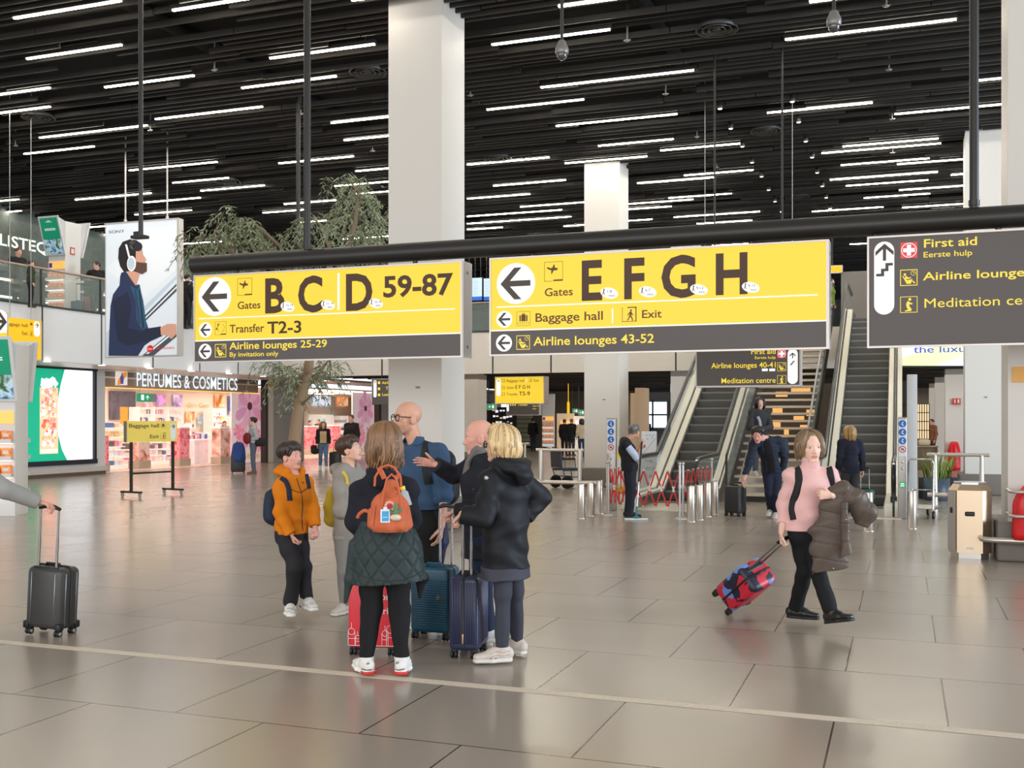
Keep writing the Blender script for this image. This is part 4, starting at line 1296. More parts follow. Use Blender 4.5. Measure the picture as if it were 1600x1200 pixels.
for (px0, px1, pt, pb, X, lab) in [(174, 196, 668, 736, -25.0, 'low product gondola left of the yellow wheeled sign'), (202, 216, 690, 737, -25.2, 'low product gondola behind the wheeled sign'), (238, 280, 690, 737, -26.0, 'wide low product gondola right of the wheeled sign'),
                                   (299, 306, 668, 736, -26.4, 'narrow product gondola left of the counter'), (500, 520, 690, 716, -27.0, 'blue lit product table in the far shop')]:
 lo, hi = xbox(X, px0, pt, px1, pb, .6)
 t = thing('product_gondola', lab, 'shelf')
 blue = 'blue' in lab
 M_G = glow('gondola_blue', (90, 110, 236), .8) if blue else M_SHELF
 MB().box((lo[0], lo[1], .013), (lo[0] + .05, hi[1], hi[2])).box((lo[0], lo[1], .013), (hi[0], hi[1], .14)).build('carcass', M_G, t)
 n = 4 if pt < 680 else 3
 for k in range(1, n + 1):
  zz = .14 + (hi[2] - .14) * k / n
  MB().box((lo[0], lo[1], zz - .03), (hi[0], hi[1], zz)).build('shelf', M_G, t)
 for k in range(n + 1):
  zz = .14 + (hi[2] - .14) * k / n
  m_ = max(3, int((hi[1] - lo[1]) / .22))
  for i in range(m_):
   yy = lo[1] + .04 + i * (hi[1] - lo[1] - .06) / m_
   o = MB().box((lo[0] + .2, yy, zz + .002), (hi[0] - .06, yy + .15, zz + .12 + .08 * rr.random())).build('cosmetics_box', rr.choice(PMATS))
   tag(o, 'small carton on the ' + lab.split(' of ')[0].replace('low ', '').replace('wide ', ''), 'carton', 'cartons on the ' + lab)
# orange sale banner
o, lo, hi = xpanel('banner', 'narrow orange vertical banner inside the perfume shop', 'banner', -27.5, 189, 636, 200, 665, mat('banner_orange', (250, 140, 44), 0.5, emit=.4))
MB().tube([((lo[0] + hi[0]) / 2, (lo[1] + hi[1]) / 2, .013), ((lo[0] + hi[0]) / 2, (lo[1] + hi[1]) / 2, lo[2])], .02, 8).build('pole', M_ALU, o)
# green exit sign on wires in front of the shop
t = thing('exit_sign', 'green emergency exit sign hanging in front of the perfume shop', 'sign')
f = XFace(-22.2)
ya, zb3 = f.p(217, 627.5)
yb3, zt3 = f.p(236.5, 615)
yc3 = f.p(245, 615)[0]
MB().box((-22.3, ya, zb3), (-22.2, yb3, zt3)).box((-22.3, yb3, zb3), (-22.21, yc3, zt3), 1).build('case', [glow('exit_green', (30, 160, 110), .7), mat('sign_grey_end', (150, 150, 148), .5)], t)
f.rect(ya + .10, zb3 + .05, ya + .24, zt3 - .04, 0, 1)
f.arrow_left(ya + .40, (zb3 + zt3) / 2, .10, None, 0, 1, -PI / 2)
f.b.build('symbols', [glow('exit_white', (240, 255, 246), .9)], t)
for yy in (ya + .1, yb3 - .05):
 MB().tube([(-22.25, yy, zt3), (-22.25, yy, FB - .02)], .006, 6).build('wire', M_WIRE, t)
# flower murals
def flower(f, y, z, r, mi, mc, n=12, lv=2, seed=0):
 q = random.Random(seed)
 for k in range(n):
  a = 2 * PI * k / n + q.uniform(-.1, .1)
  l = r * q.uniform(.8, 1.1)
  w = r * .22
  ca, sa = math.cos(a), math.sin(a)
  pts = [(0.1, 0), (.45, .8), (.85, 1), (1, .3), (1, -.3), (.85, -1), (.45, -.8)]
  f.poly([(y + l * u * ca - w * v * sa, z + l * u * sa + w * v * ca) for u, v in pts], mi + k % 2, lv + k % 3)
  f.line(y + .2 * l * ca, z + .2 * l * sa, y + .9 * l * ca, z + .9 * l * sa, r * .02, mi + 1, lv + 4)
 f.disc(y, z, r * .17, mc, lv + 5)
MURC = [(246, 222, 228), (240, 190, 212), (230, 162, 198), (92, 50, 44), (242, 170, 186), (232, 140, 172), (224, 180, 150), (250, 232, 226), (226, 196, 130)]
for (X, p0, p1, pt, pb, fx, fy, fr, lab, zl) in [(-24.0, 362, 412.5, 592, 725, 390, 613, .95, 'pink flower mural panel at right end of the perfume shop', 1), (-24.0, 551, 590, 600, 709, 571, 626, .8, 'pink flower mural panel in the far shop opening', 1)]:
 f = XFace(X)
 y0, y1 = f.p(p0, 650)[0], f.p(p1, 650)[0]
 z1 = FB - .3
 o = MB().box((X - .06, y0, .013), (X, y1, z1)).build('mural_panel', pal([(246, 222, 226)], .3))
 tag(o, lab, 'mural')
 y, z = f.p(fx, fy)
 z = min(z, z1 - .75)
 fr = min(fr, y - y0 - .02, y1 - y - .02)
 flower(f, y, z, fr, 1, 3, 12, 2, 4)
 flower(f, y - (y - y0) * .62, z - 1.0, .34, 4, 5, 9, 2, 6)
 f.line(y - .05, z - .1, y - .45, .3, .03, 6, 1)
 for (dy, dz, r) in ((-.55, 1.0, .4), (-.35, .7, .36), (.45, .9, .38), (.6, .55, .34), (-.65, .5, .32)):
  if y0 < y + dy - r and y + dy + r < y1:
   flower(f, y + dy, dz + .15, r, 4, 4, 8, 2, int(dy * 10))
 for k in range(7):
  f.disc(y0 + .15 + (y1 - y0 - .3) * k / 6, .25, .1, 8, 2, n=10)
 o2 = f.b.build('picture', pal(MURC, .3), o)
# far shop pictures
for (px0, py0, px1, py1, cols, lab) in [(489, 617, 517, 634, [(60, 100, 190), (190, 214, 250), (236, 244, 255), (90, 130, 214)], 'lit blue picture in the far shop'), (528, 617, 544, 634, [(190, 90, 50), (246, 170, 110), (255, 226, 190)], 'lit orange picture in the far shop'),
          (484, 648, 521, 676, [(60, 70, 80), (170, 186, 200), (232, 222, 196), (110, 150, 196)], 'wide beach picture in the far shop')]:
 xpanel('wall_poster', lab, 'poster', XB, px0, py0, px1, py1, picture_material('poster_b' + str(px0), cols, 1.6, .7))
# dark direction sign half behind the near column
t = thing('direction_sign', 'small charcoal sign with white up arrow pill, half behind the near column', 'sign')
YD = 30.0
f = YFace(YD)
xa, za = f.p(581.5, 632)
xb, zb4 = f.p(640, 592)
MB().box((xa, YD + .002, za), (xb, YD + .14, zb4)).build('case', M_GREY, t)
b = MB().box((xa - .02, YD, za - .02), (xa, YD + .14, zb4 + .02)).box((xa, YD, zb4), (xb, YD + .14, zb4 + .02))
b.build('frame', M_FRAME, t)
f.pill(f.p(586, 610)[0], f.p(586, 621)[1], f.p(586, 594)[1], .055, WHT)
f.arrow_left(f.p(586, 597)[0], f.p(586, 597.5)[1], .05, None, ARW, 1, -PI / 2)
f.ptext('Airline lounges', 597, 632, 600, 596, YTX, .01)
f.ptext('Toilets', 602.5, 622, 609, 604, YTX, .01)
f.ptext('Lost & found', 597, 628, 618.5, 614, YTX, .01)
for py in (600, 609.5, 619):
 xx, zz = f.p(590.5, py)
 f.rect(xx, zz, xx + .08, zz + .08, YTX)
f.b.build('lettering', SIGNM, t)
for xx in (xa + .3, xb - .2):
 MB().tube([(xx, YD + .07, zb4), (xx, YD + .07, CEIL + .56)], .015, 6).build('wire', M_BLACK, t)
# soffit downlights
M_DOWN = glow('downlight', (255, 244, 226), 6.0)
for n, (px, py) in enumerate([(74, 565), (159, 571), (234, 575.5), (299, 580), (358, 584), (411, 588), (510, 595), (543, 597)]):
 p = at_h(px, py, FB - .025)
 t = thing('downlight', 'small round downlight in the balcony soffit, %s from the left' % ordn[n], 'downlight', (p.x, p.y, FB - .02), group='downlights in the balcony soffit')
 MB().lathe([(0.0, -.012), (.07, -.012), (.10, -.004), (.10, 0)], (0, 0, 0), 16).build('lens', M_DOWN, t)
# ------------------------------------------------------------------ two escalators with a stair between them
M_STEP = mat('escalator_step', (92, 90, 85), 0.5, 0.2, bump=0.25, bscale=4, stretch=(60, 1, 1))
M_STEPEDGE = mat('step_edge', (132, 128, 120), 0.45, 0.2)
M_CREAM = mat('escalator_panel_cream', (232, 226, 208), 0.35, 0.1)
M_RAILBLK = mat('handrail_rubber', (40, 38, 36), 0.3)
M_GLASS = mat('clear_glass', (196, 214, 206), 0.04, alpha=0.16, spec=0.6)
M_SKIRT = mat('skirt_steel', (150, 148, 142), 0.3, 0.7)
M_DARK = mat('escalator_dark', (36, 34, 32), 0.5)
EY0, EY1, RISE, RUN = 22.3, 31.4, 0.2, 0.4
def eh(y):
 return min(max((y - EY0) * RISE / RUN, 0.0), FLOOR2)
def escalator(xa, xb, label, outer_left, outer_right, ybase=20.4):
 t = thing('escalator', label, 'escalator', ((xa + xb) / 2, 21.2, 0))
 Mi = T(-(xa + xb) / 2, -21.2, 0)
 n = int((EY1 - EY0) / RUN) + 1
 # treads
 sb = MB().box((-(xb - xa) / 2, 0, -RISE), ((xb - xa) / 2, RUN, 0.0)).box((-(xb - xa) / 2, -.004, -.035), ((xb - xa) / 2, .03, .002), 1)
 so = sb.build('step', [M_STEP, M_STEPEDGE], t)
 so.location = (0, EY0 - RUN - 21.2, .0)
 for k in range(1, n + 1):
  c = so.copy()
  C.objects.link(c)
  c.parent = t
  c.location = (0, EY0 + (k - 1) * RUN - 21.2, min(k * RISE, FLOOR2 + .0) - .02)
 # flat run in and landings
 MB().box((xa, 21.2, -.02), (xb, EY0 - RUN, .012), 0, Mi).box((xa - .3, ybase - .35, 0), (xb + .3, 21.2, .012), 1, Mi).box((xa, EY1, FLOOR2 - .2), (xb, YB + .2, FLOOR2 + .01), 0, Mi).build('landing', [M_STEP, mat('landing_plate', (206, 198, 182), 0.35, 0.4)], t)
 prof = [ybase, 21.2, EY0] + [EY0 + (EY1 - EY0) * k / 10 for k in range(1, 11)] + [EY1 + .8, YB + .3]
 for side, xi, sgn, outer in (('left', xa, -1, outer_left), ('right', xb, 1, outer_right)):
  def strip(b, x0, x1, lo, hi, mi=0, y_from=ybase, clip0=False):
   ys_ = [y for y in prof if y >= y_from]
   vs, fs = [], []
   for y in ys_:
    h = eh(y)
    l_ = h + lo
    if clip0:
     l_ = max(l_, 0.0)
    for x in (x0, x1):
     vs += [(x, y, max(l_, 0.0)), (x, y, h + hi)]
   for i in range(len(ys_) - 1):
    a = i * 4
    fs += [(a, a + 4, a + 5, a + 1), (a + 2, a + 3, a + 7, a + 6), (a + 1, a + 5, a + 7, a + 3), (a, a + 2, a + 6, a + 4)]
   e = (len(ys_) - 1) * 4
   fs += [(0, 1, 3, 2), (e, e + 2, e + 3, e + 1)]
   b.add([Mi @ Vector(v) for v in vs], fs, mi)
  b = MB()
  strip(b, *sorted((xi + sgn * .005, xi + sgn * .02)), -.05, .20, 0)
  b.build('skirt', M_SKIRT, t)
  b = MB()
  strip(b, *sorted((xi + sgn * .02, xi + sgn * .15)), -.4, .24, 0)
  strip(b, *sorted((xi + sgn * .19, xi + sgn * (.19 + outer))), -.55, .27, 0)
  strip(b, *sorted((xi + sgn * .15, xi + sgn * .19)), -.45, .20, 1)
  b.build('balustrade_panel', [M_CREAM, M_DARK], t)
  b = MB()
  strip(b, *sorted((xi + sgn * .02, xi + sgn * (.19 + outer))), -1.05, -.5, 0, 20.9, True)
  b.build('truss_cladding', M_DARK, t)
  g = MB()
  strip(g, *sorted((xi + sgn * .165, xi + sgn * .177)), .20, .92, 0)
  g.build('glass_panel', M_GLASS, t)
  pts = [(ybase + .35, .30), (ybase + .05, .42), (ybase - .12, .62), (ybase - .08, .84), (ybase + .15, .95)]
  path = [Mi @ Vector((xi + sgn * .171, y, z)) for y, z in pts] + [Mi @ Vector((xi + sgn * .171, y, eh(y) + .97)) for y in prof[1:]]
  b = MB().tube(path, .042, 10)
  b.build('handrail', M_RAILBLK, t)
  pl = [Mi @ Vector((xi + sgn * .171, y, eh(y) + .925)) for y in prof]
  MB().tube(pl, .022, 8).build('rail_trim', M_CHROME, t)
  MB().box((xi + sgn * .171 - .055, ybase + .25, .22), (xi + sgn * .171 + .055, ybase + .38, .34), 0, Mi).build('inlet', M_DARK, t)
 return t
escalator(-1.29, -.31, 'tall escalator at right with blonde woman at its foot, behind the charcoal sign', .10, .12, 19.6)
escalator(-4.72, -3.78, 'stopped escalator at left behind the red folding barrier', .16, .04, 19.9)
# the open stair
t = thing('staircase', 'open stair with pale treads between the two escalators', 'stairs', (-2.62, 22.3, 0))
Mi = T(2.62, -22.3, 0)
M_TREAD = mat('tread_stone', (196, 180, 158), 0.4)
SR, SRUN, SX0, SX1 = .1685, .335, -3.36, -1.90
tb = MB().box((-(SX1 - SX0) / 2, 0, -.055), ((SX1 - SX0) / 2, .36, 0)).box((-(SX1 - SX0) / 2, -.004, -.05), ((SX1 - SX0) / 2, .0, -.004), 1)
to = tb.build('tread', [M_TREAD, mat('tread_nosing', (222, 206, 184), 0.35)], t)
to.location = ((SX0 + SX1) / 2 + 2.62, 0, SR)
for k in range(2, 28):
 c = to.copy()
 C.objects.link(c)
 c.parent = t
 c.location = ((SX0 + SX1) / 2 + 2.62, (k - 1) * SRUN, k * SR)
yE = 26 * SRUN
for x in (SX0 - .06, SX1 + .01):
 b = MB()
 b.add([(x + 2.62 + dx_, y, z) for dx_ in (0, .05) for (y, z) in ((-.25, 0), (-.25, .25), (yE + .3, 27 * SR + .22), (yE + .3, 27 * SR - .25), (.35, 0))],
          [(0, 1, 2, 3, 4), (9, 8, 7, 6, 5), (0, 5, 6, 1), (1, 6, 7, 2), (2, 7, 8, 3), (3, 8, 9, 4), (4, 9, 5, 0)])
 b.build('stringer', M_DARK, t)
b = MB().box((SX0 + 2.62, .01, 0), (SX1 + 2.62, .03, SR - .056))
b.build('kick_plate', M_DARK, t)
for x, nm in ((SX0 - .02, 0), (SX1 + .035, 1)):
 g = MB().add([(x + 2.62 + d_, y, z) for d_ in (0, .012) for (y, z) in ((-.2, .25), (yE + .2, 27 * SR + .2), (yE + .2, 27 * SR + .95), (-.2, .98))], [(0, 3, 2, 1), (4, 5, 6, 7), (0, 1, 5, 4), (2, 3, 7, 6), (1, 2, 6, 5), (3, 0, 4, 7)])
 g.build('glass_panel', M_GLASS, t)
 MB().tube([(x + 2.63, -.35, .10), (x + 2.63, -.35, .96), (x + 2.63, -.2, 1.02), (x + 2.63, yE + .2, 27 * SR + 1.0), (x + 2.63, yE + 1.2, 27 * SR + 1.0)], .024, 10).build('handrail', M_SKIRT if nm else M_BLACK, t)
# warm lit shop far behind the stair
M_WARM = glow('warm_window', (255, 186, 104), .9)
b = MB()
for i, (px0, px1, py0, py1) in enumerate([(1207, 1222, 637, 646), (1206, 1219, 658, 668), (1195, 1208, 680, 690), (1236, 1266, 605, 612), (1240, 1256, 650, 656), (1260, 1275, 640, 650), (1225, 1232, 668, 680), (1250, 1262, 664, 670), (1212, 1230, 612, 620)]):
 lo, hi = at_y(px0, py1, 46), at_y(px1, py0, 46)
 o = MB().box((lo.x, 46, lo.z), (hi.x, 46.16, hi.z)).build('lit_panel', M_WARM)
 tag(o, 'warm lit shop panel seen between the open stair treads', 'lit panel', 'warm lit panels behind the stair')
lo = at_y(1180, 700, 46.2)
hi = at_y(1300, 590, 46.2)
tag(MB().box((lo.x, 46.15, 0), (hi.x, 46.35, FB + .4)).build('wall_behind_stair', mat('brown_back', (70, 58, 48), 0.5, var=.4, vscale=1.2)), kind='structure')
# red folding barrier at the foot of the stopped escalator
M_REDL = mat('barrier_red', (205, 40, 36), 0.45)
M_REFL = mat('barrier_reflector', (196, 190, 184), 0.3, 0.4)
def barrier(p, q, label, cells, post_p=True):
 d = q - p
 ang = math.atan2(d.y, d.x)
 L = d.length
 t = thing('folding_barrier', label, 'barrier', (p.x, p.y, 0), ang)
 w = L / cells
 r = MB()
 j = MB()
 for i in range(cells):
  for (za, zb_2, yo) in ((.82, .19, -.008), (.19, .82, .008)):
   Mx = T(0, yo, 0)
   a, c = Vector((i * w, 0, za)), Vector(((i + 1) * w, 0, zb_2))
   nrm = Vector((-(c.z - a.z), 0, c.x - a.x)).normalized() * .013
   m1, m2 = a.lerp(c, .43), a.lerp(c, .57)
   for (s0, s1, bb_) in ((a, m1, r), (m2, c, r), (m1, m2, j)):
    vs = [s0 + nrm, s1 + nrm, s1 - nrm, s0 - nrm]
    vs = [Mx @ (v + Vector((0, -.005, 0))) for v in vs] + [Mx @ (v + Vector((0, .005, 0))) for v in vs]
    bb_.add(vs, [(0, 1, 2, 3), (7, 6, 5, 4), (0, 4, 5, 1), (1, 5, 6, 2), (2, 6, 7, 3), (3, 7, 4, 0)])
 r.build('lattice', M_REDL, t)
 for i in range(cells + 1):
  j.tube([(i * w, -.018, .815), (i * w, .018, .815)], .014, 8).tube([(i * w, -.018, .195), (i * w, .018, .195)], .014, 8)
 j.build('joints', M_REFL, t)
 for x in ((0, L) if post_p else (L,)):
  MB().tube([(x, 0, 0.01), (x, 0, .92)], .020, 10).lathe([(.012, .92), (.03, .93), (.03, .96), (.0, .97)], (x, 0, 0), 10).lathe([(.10, 0), (.10, .012), (.03, .03)], (x, 0, 0), 16).lathe([(.03, .52), (.03, .58)], (x, 0, 0), 10).build('post', M_REFL, t)
 return t
bA, bB, bC = ground(951, 806), ground(1062, 811), ground(1112, 796)
barrier(bA, bB, 'red folding lattice barrier facing the hall, in front of the stopped escalator', 6)
barrier(bB + Vector((.05, .03, 0)), bC, 'red folding lattice barrier running back along the right side of the stopped escalator', 6, True)
barrier(bA + Vector((-.04, .05, 0)), bA + Vector((.05, 1.1, 0)), 'red folding lattice barrier running back beside the left info post', 5, True)
# stainless bollards
M_BOLL = mat('bollard_steel', (200, 192, 182), 0.28, 0.95)
def bollard(px, py, label, group):
 p = ground(px, py)
 b = MB().lathe([(.085, 0), (.085, .012), (.074, .02), (.062, .585)], (0, 0, 0), 20)
 n = len(b.v)
 b.add([(.062 * math.cos(2 * PI * k / 20), .062 * math.sin(2 * PI * k / 20), .585 + .022 * math.cos(2 * PI * k / 20 + .6)) for k in range(20)], [tuple(range(20))], 0)
 for k in range(20):
  b.f.append((n - 20 + k, n - 20 + (k + 1) % 20, n + (k + 1) % 20, n + k))
  b.m.append(0)
  b.sm.append(True)
 o = b.build('bollard', M_BOLL)
 o.location = (p.x, p.y, 0)
 tag(o, label, 'bollard', group)
for n, (px, py) in enumerate([(908, 810), (923, 806), (937, 802)]):
 bollard(px, py, 'steel bollard left of the red barrier, %s of that trio' % ('front left', 'middle', 'back right')[n], 'bollards left of the barrier')
for n, (px, py) in enumerate([(1080, 815), (1093, 812), (1106, 807), (1117, 803)]):
 bollard(px, py, 'steel bollard right of the red barrier, %s from left of four' % ordn[n], 'bollards right of the barrier')
bollard(1357, 830, 'steel bollard behind the brown coat on the pink sweater woman\'s arm', 'bollards before the right escalator')
bollard(1425, 826, 'steel bollard in front of the tall white post by the right escalator', 'bollards before the right escalator')
# steel info posts with stickers
M_POSTS = mat('info_post_steel', (172, 166, 162), 0.35, 0.7)
M_BLUEST = mat('sticker_blue', (36, 110, 196), 0.5)
M_REDST = mat('sticker_red', (214, 60, 60), 0.5)
def infopost(px, py, ptop, w, label, led):
 p = ground(px, py)
 Z = depth_of(p)
 h = CAMH + (HY - ptop) * Z / FPX
 t = thing('info_post', label, 'post', (p.x, p.y, 0))
 b = MB().rbox((-w / 2, 0, 0), (w / 2, .13, h), .012)
 b.build('body', M_POSTS, t)
 f = SignFace(T(0, 0, 0))
 f.rect(-w / 2 + .01, h - .66, w / 2 - .01, h - .03, 0, 1)
 for k in range(3):
  f.disc(0, h - .11 - .145 * k, .062, 1, 2)
  f.disc(.005, h - .09 - .145 * k, .014, 0, 3, n=10)
  f.line(-.015, h - .11 - .145 * k, .02, h - .145 - .145 * k, .018, 0, 3)
 f.ring(0, h - .545, .06, .014, 2, 2)
 f.line(-.04, h - .505, .04, h - .585, .012, 2, 3)
 f.line(-.02, h - .545, .02, h - .545, .03, 3, 2)
 o = f.b.build('stickers', [mat('sticker_white', (232, 234, 238), 0.4), M_BLUEST, M_REDST, M_BLACKPL], t)
 kb = MB()
 for k in range(2):
  kb.lathe([(.022, 0), (.018, .014), (0, .016)], (0, 0, 0), 12, 0, T(0, -.002, h - .76 - .11 * k) @ RXm(R90))
 kb.build('key_switch', M_CHROME, t)
 MB().box((-.045, -.006, h - 1.20), (.045, 0, h - 1.10)).build('display', M_BLACKPL, t)
 if led:
  g = SignFace(T(0, -.006, 0))
  g.rect(-.042, h - 1.195, .042, h - 1.105, 0, 1)
  for zz in (0, .035):
   g.line(-.028, h - 1.18 + zz, 0, h - 1.155 + zz, .013, 1, 2)
   g.line(0, h - 1.155 + zz, .028, h - 1.18 + zz, .013, 1, 2)
  g.b.build('arrow_display', [glow('led_green', (40, 190, 110), .8), glow('led_white', (236, 255, 244), .9)], t)
 return t
infopost(954.5, 798, 653, .17, 'steel info post with blue stickers left of the stopped escalator', False)
infopost(1410, 811, 652, .145, 'steel info post with green arrow display right of the right escalator', True)
p = ground(1425, 806)
t = thing('white_post', 'tall square white post just right of the info post with green arrow', 'post', (p.x, p.y, 0))
h = CAMH + (HY - 585) * depth_of(p) / FPX
MB().rbox((-.085, 0, .02), (.085, .16, h), .008).build('shaft', mat('post_pale', (216, 216, 216), 0.45), t)
MB().box((-.11, -.02, 0), (.11, .18, .02)).build('base_plate', M_STEEL, t)
# ------------------------------------------------------------------ rails, bin, planters, wheelchair, far signs, balcony fittings
M_RAILST = mat('rail_steel', (206, 198, 188), 0.3, 0.85)
def crash_rail(pts, posts, label, lower=True, ztop=1.0, zlow=.26):
 t = thing('guard_rail', label, 'guard rail')
 pts = [Vector(p) for p in pts]
 MB().tube([p + Vector((0, 0, ztop)) for p in pts], .032, 12).build('top_rail', M_RAILST, t)
 if lower:
  MB().tube([p + Vector((0, -.06, zlow)) for p in pts], .038, 12).build('lower_rail', M_RAILST, t)
 for p in posts:
  MB().tube([(p[0], p[1], 0), (p[0], p[1], ztop)], [.04, .032], 12).lathe([(.07, 0), (.07, .012)], (p[0], p[1], 0), 14).build('post', M_RAILST, t)
 return t
g1 = ground(845, 771)
yR = g1.y
xr = lambda px: at_y(px, 700, yR).x
t = thing('guard_rail', 'steel guard rail in front of the wheelchair, left of the second white column', 'guard rail')
MB().tube([(xr(838), yR, 1.0), (xr(912), yR, 1.0)], .035, 12).build('top_rail', M_RAILST, t)
MB().tube([(xr(800), yR - .08, .27), (xr(944), yR - .08, .27)], .045, 12).build('lower_rail', M_RAILST, t)
for px in (845, 906):
 MB().tube([(xr(px), yR, 0), (xr(px), yR, 1.0)], .05, 14).build('post', M_RAILST, t)
g1 = ground(1461, 793)
yR = g1.y
t = thing('guard_rail', 'steel guard rail behind the steel bin and in front of the plants', 'guard rail')
MB().tube([(xr(1448), yR, 1.02), (xr(1546), yR, 1.02)], .035, 12).build('top_rail', M_RAILST, t)
MB().tube([(xr(1449), yR - .08, .25), (xr(1530), yR - .08, .25)], .042, 12).build('lower_rail', M_RAILST, t)
for px in (1461, 1534):
 MB().tube([(xr(px), yR, 0), (xr(px), yR, 1.02)], [.055, .035], 14).build('post', M_RAILST, t)
# rail seen to the left between the bald man and the near column
g1 = ground(735, 800)
t = thing('guard_rail', 'far low guard rail behind the blonde woman, beyond the hall', 'guard rail')
p, q = at_depth(770, 705, 30), at_depth(826, 705, 30.5)
MB().tube([(p.x, p.y, 1.0), (q.x, q.y, 1.0)], .03, 10).build('top_rail', M_RAILST, t)
for u in (0.1, .9):
 w_ = p.lerp(q, u)
 MB().tube([(w_.x, w_.y, 0), (w_.x, w_.y, 1.0)], .03, 10).build('post', M_RAILST, t)
# pipe guards around the two near plinths
def pipe_guard(x0, x1, y0, z, label):
 m = .30
 r = .12
 pts = [(x0 - m, y0 + .9, z), (x0 - m, y0 - m + r, z), (x0 - m + r * .3, y0 - m + r * .3, z), (x0 - m + r, y0 - m, z), (x1 + m - r, y0 - m, z), (x1 + m - r * .3, y0 - m + r * .3, z), (x1 + m, y0 - m + r, z), (x1 + m, y0 + .9, z)]
 t = thing('pipe_guard', label, 'guard rail', (x0, y0, 0))
 Mi = Vector((-x0, -y0, 0))
 MB().tube([Vector(q) + Mi for q in pts], .034, 12).build('pipe', M_RAILST, t)
 for xx in (x0 + .1, x1 - .1):
  MB().tube([(xx - x0, -m, z), (xx - x0, -.12, z)], .02, 8).build('bracket', M_RAILST, t)
pipe_guard(COLS[0][0].x, COLS[0][1].x, COLS[0][0].y, .27, 'bent steel pipe guard around the plinth of the near column')
pipe_guard(COLS[3][0].x, COLS[3][0].x + .92, COLS[3][0].y, .27, 'bent steel pipe guard around the plinth at the right edge')
# red cover over fire equipment on the column at the right edge
M_REDT = mat('red_tarpaulin', (222, 26, 34), 0.35, bump=.5, bscale=5)
x0 = COLS[3][0].x
y0 = COLS[3][0].y - .02
xs0 = at_y(1583, 800, y0 - .3).x
zt0, zb0 = at_y(1583, 757, y0 - .3).z, at_y(1583, 842, y0 - .3).z
def tarp(xa, xb, ya, yb, za, zb, label):
 bm = bmesh.new()
 bmesh.ops.create_cube(bm, size=1)
 bmesh.ops.subdivide_edges(bm, edges=list(bm.edges), cuts=9, use_grid_fill=True)
 for v in bm.verts:
  u, w, h = v.co.x * 2, v.co.y * 2, v.co.z + .5
  k = 1.0 - .42 * max(0, (h - .55) / .45) ** 2
  fold = 1 + .05 * math.sin(math.atan2(w, u) * 9 + h * 3)
  rr_ = max(abs(u), abs(w), 1e-6)
  ln = math.hypot(u, w) or 1
  s_ = rr_ / ln
  f_ = (.55 + .45 * s_)
  v.co = Vector(((xa + xb) / 2 + u * f_ * (xb - xa) / 2 * k * fold, (ya + yb) / 2 + w * f_ * (yb - ya) / 2 * k * fold, za + (zb - za) * h - .05 * (abs(u) ** 2) * max(0, h - .7)))
 o = MB().bm(bm, 0, None, True).build('red_cover', M_REDT)
 return tag(o, label, 'cover')
tarp(xs0, xs0 + .52, y0 - .42, y0 - .14, zb0, zt0, 'glossy red cover over equipment on the column at right edge')
t = thing('pipe_bracket', 'two bent steel bars across the red cover at the right edge', 'guard rail')
for py in (768, 806):
 z = at_y(1580, py, y0 - .4).z
 MB().tube([(xs0 + .6, y0 - .02, z), (xs0 + .6, y0 - .42, z), (xs0 + .54, y0 - .48, z), (xs0 + .02, y0 - .48, z), (xs0 - .04, y0 - .42, z), (xs0 - .04, y0 - .02, z)], .02, 10).build('bar', M_RAILST, t)
o = MB().box((xs0 + .02, y0 - .01, at_y(1590, 597, y0).z), (xs0 + .35, y0 + .02, at_y(1590, 573, y0).z)).build('wall_sign', mat('amber_sign', (236, 176, 90), 0.5))
tag(o, 'small amber sign cut off at right edge of the near right column', 'sign')
# octagonal steel bin
M_BIN = mat('bin_steel', (206, 184, 158), 0.3, 0.9, bump=.02, bscale=300, stretch=(1, 1, .03))
g1 = ground(1517, 873)
t = thing('litter_bin', 'octagonal brushed steel litter bin with black slot', 'bin', (g1.x, g1.y + .22, 0), math.radians(-3))
def octo(a, c):
 return [(-a + c, -a), (a - c, -a), (a, -a + c), (a, a - c), (a - c, a), (-a + c, a), (-a, a - c), (-a, -a + c)]
def prismz(b, poly, z0, z1, mi=0, poly2=None):
 n = len(poly)
 poly2 = poly2 or poly
 b.add([(x, y, z0) for x, y in poly] + [(x, y, z1) for x, y in poly2], [tuple(range(n - 1, -1, -1)), tuple(range(n, 2 * n))] + [(i, (i + 1) % n, n + (i + 1) % n, n + i) for i in range(n)], mi)
 return b
A = .245
prismz(MB(), octo(A - .03, .09), 0, .07).build('plinth', M_STEEL, t)
prismz(prismz(MB(), octo(A, .10), .07, .83), octo(A, .10), .83, .90, 0, octo(A - .06, .09)).build('body', M_BIN, t)
b = prismz(MB(), octo(A - .06, .09), .90, .925)
b.build('lid', M_CHROME, t)
b = MB().box((-.125, -A - .008, .10), (.125, -A, .82))
b.build('door', M_BIN, t)
MB().rbox((-.055, -A - .016, .52), (.055, -A - .006, .575), .012).build('slot', M_BLACKPL, t)
MB().box((-.04, -A - .010, .115), (.04, -A - .007, .14)).build('label_plate', M_WHITE, t)
M8 = RZ(-math.radians(45))
MB().box((-.06, -.295, .10), (.06, -.283, .82), 0, M8).rbox((-.02, -.302, .55), (.02, -.290, .62), .006, 1, M8).build('side_panel', [M_STEEL, M_DARK], t)
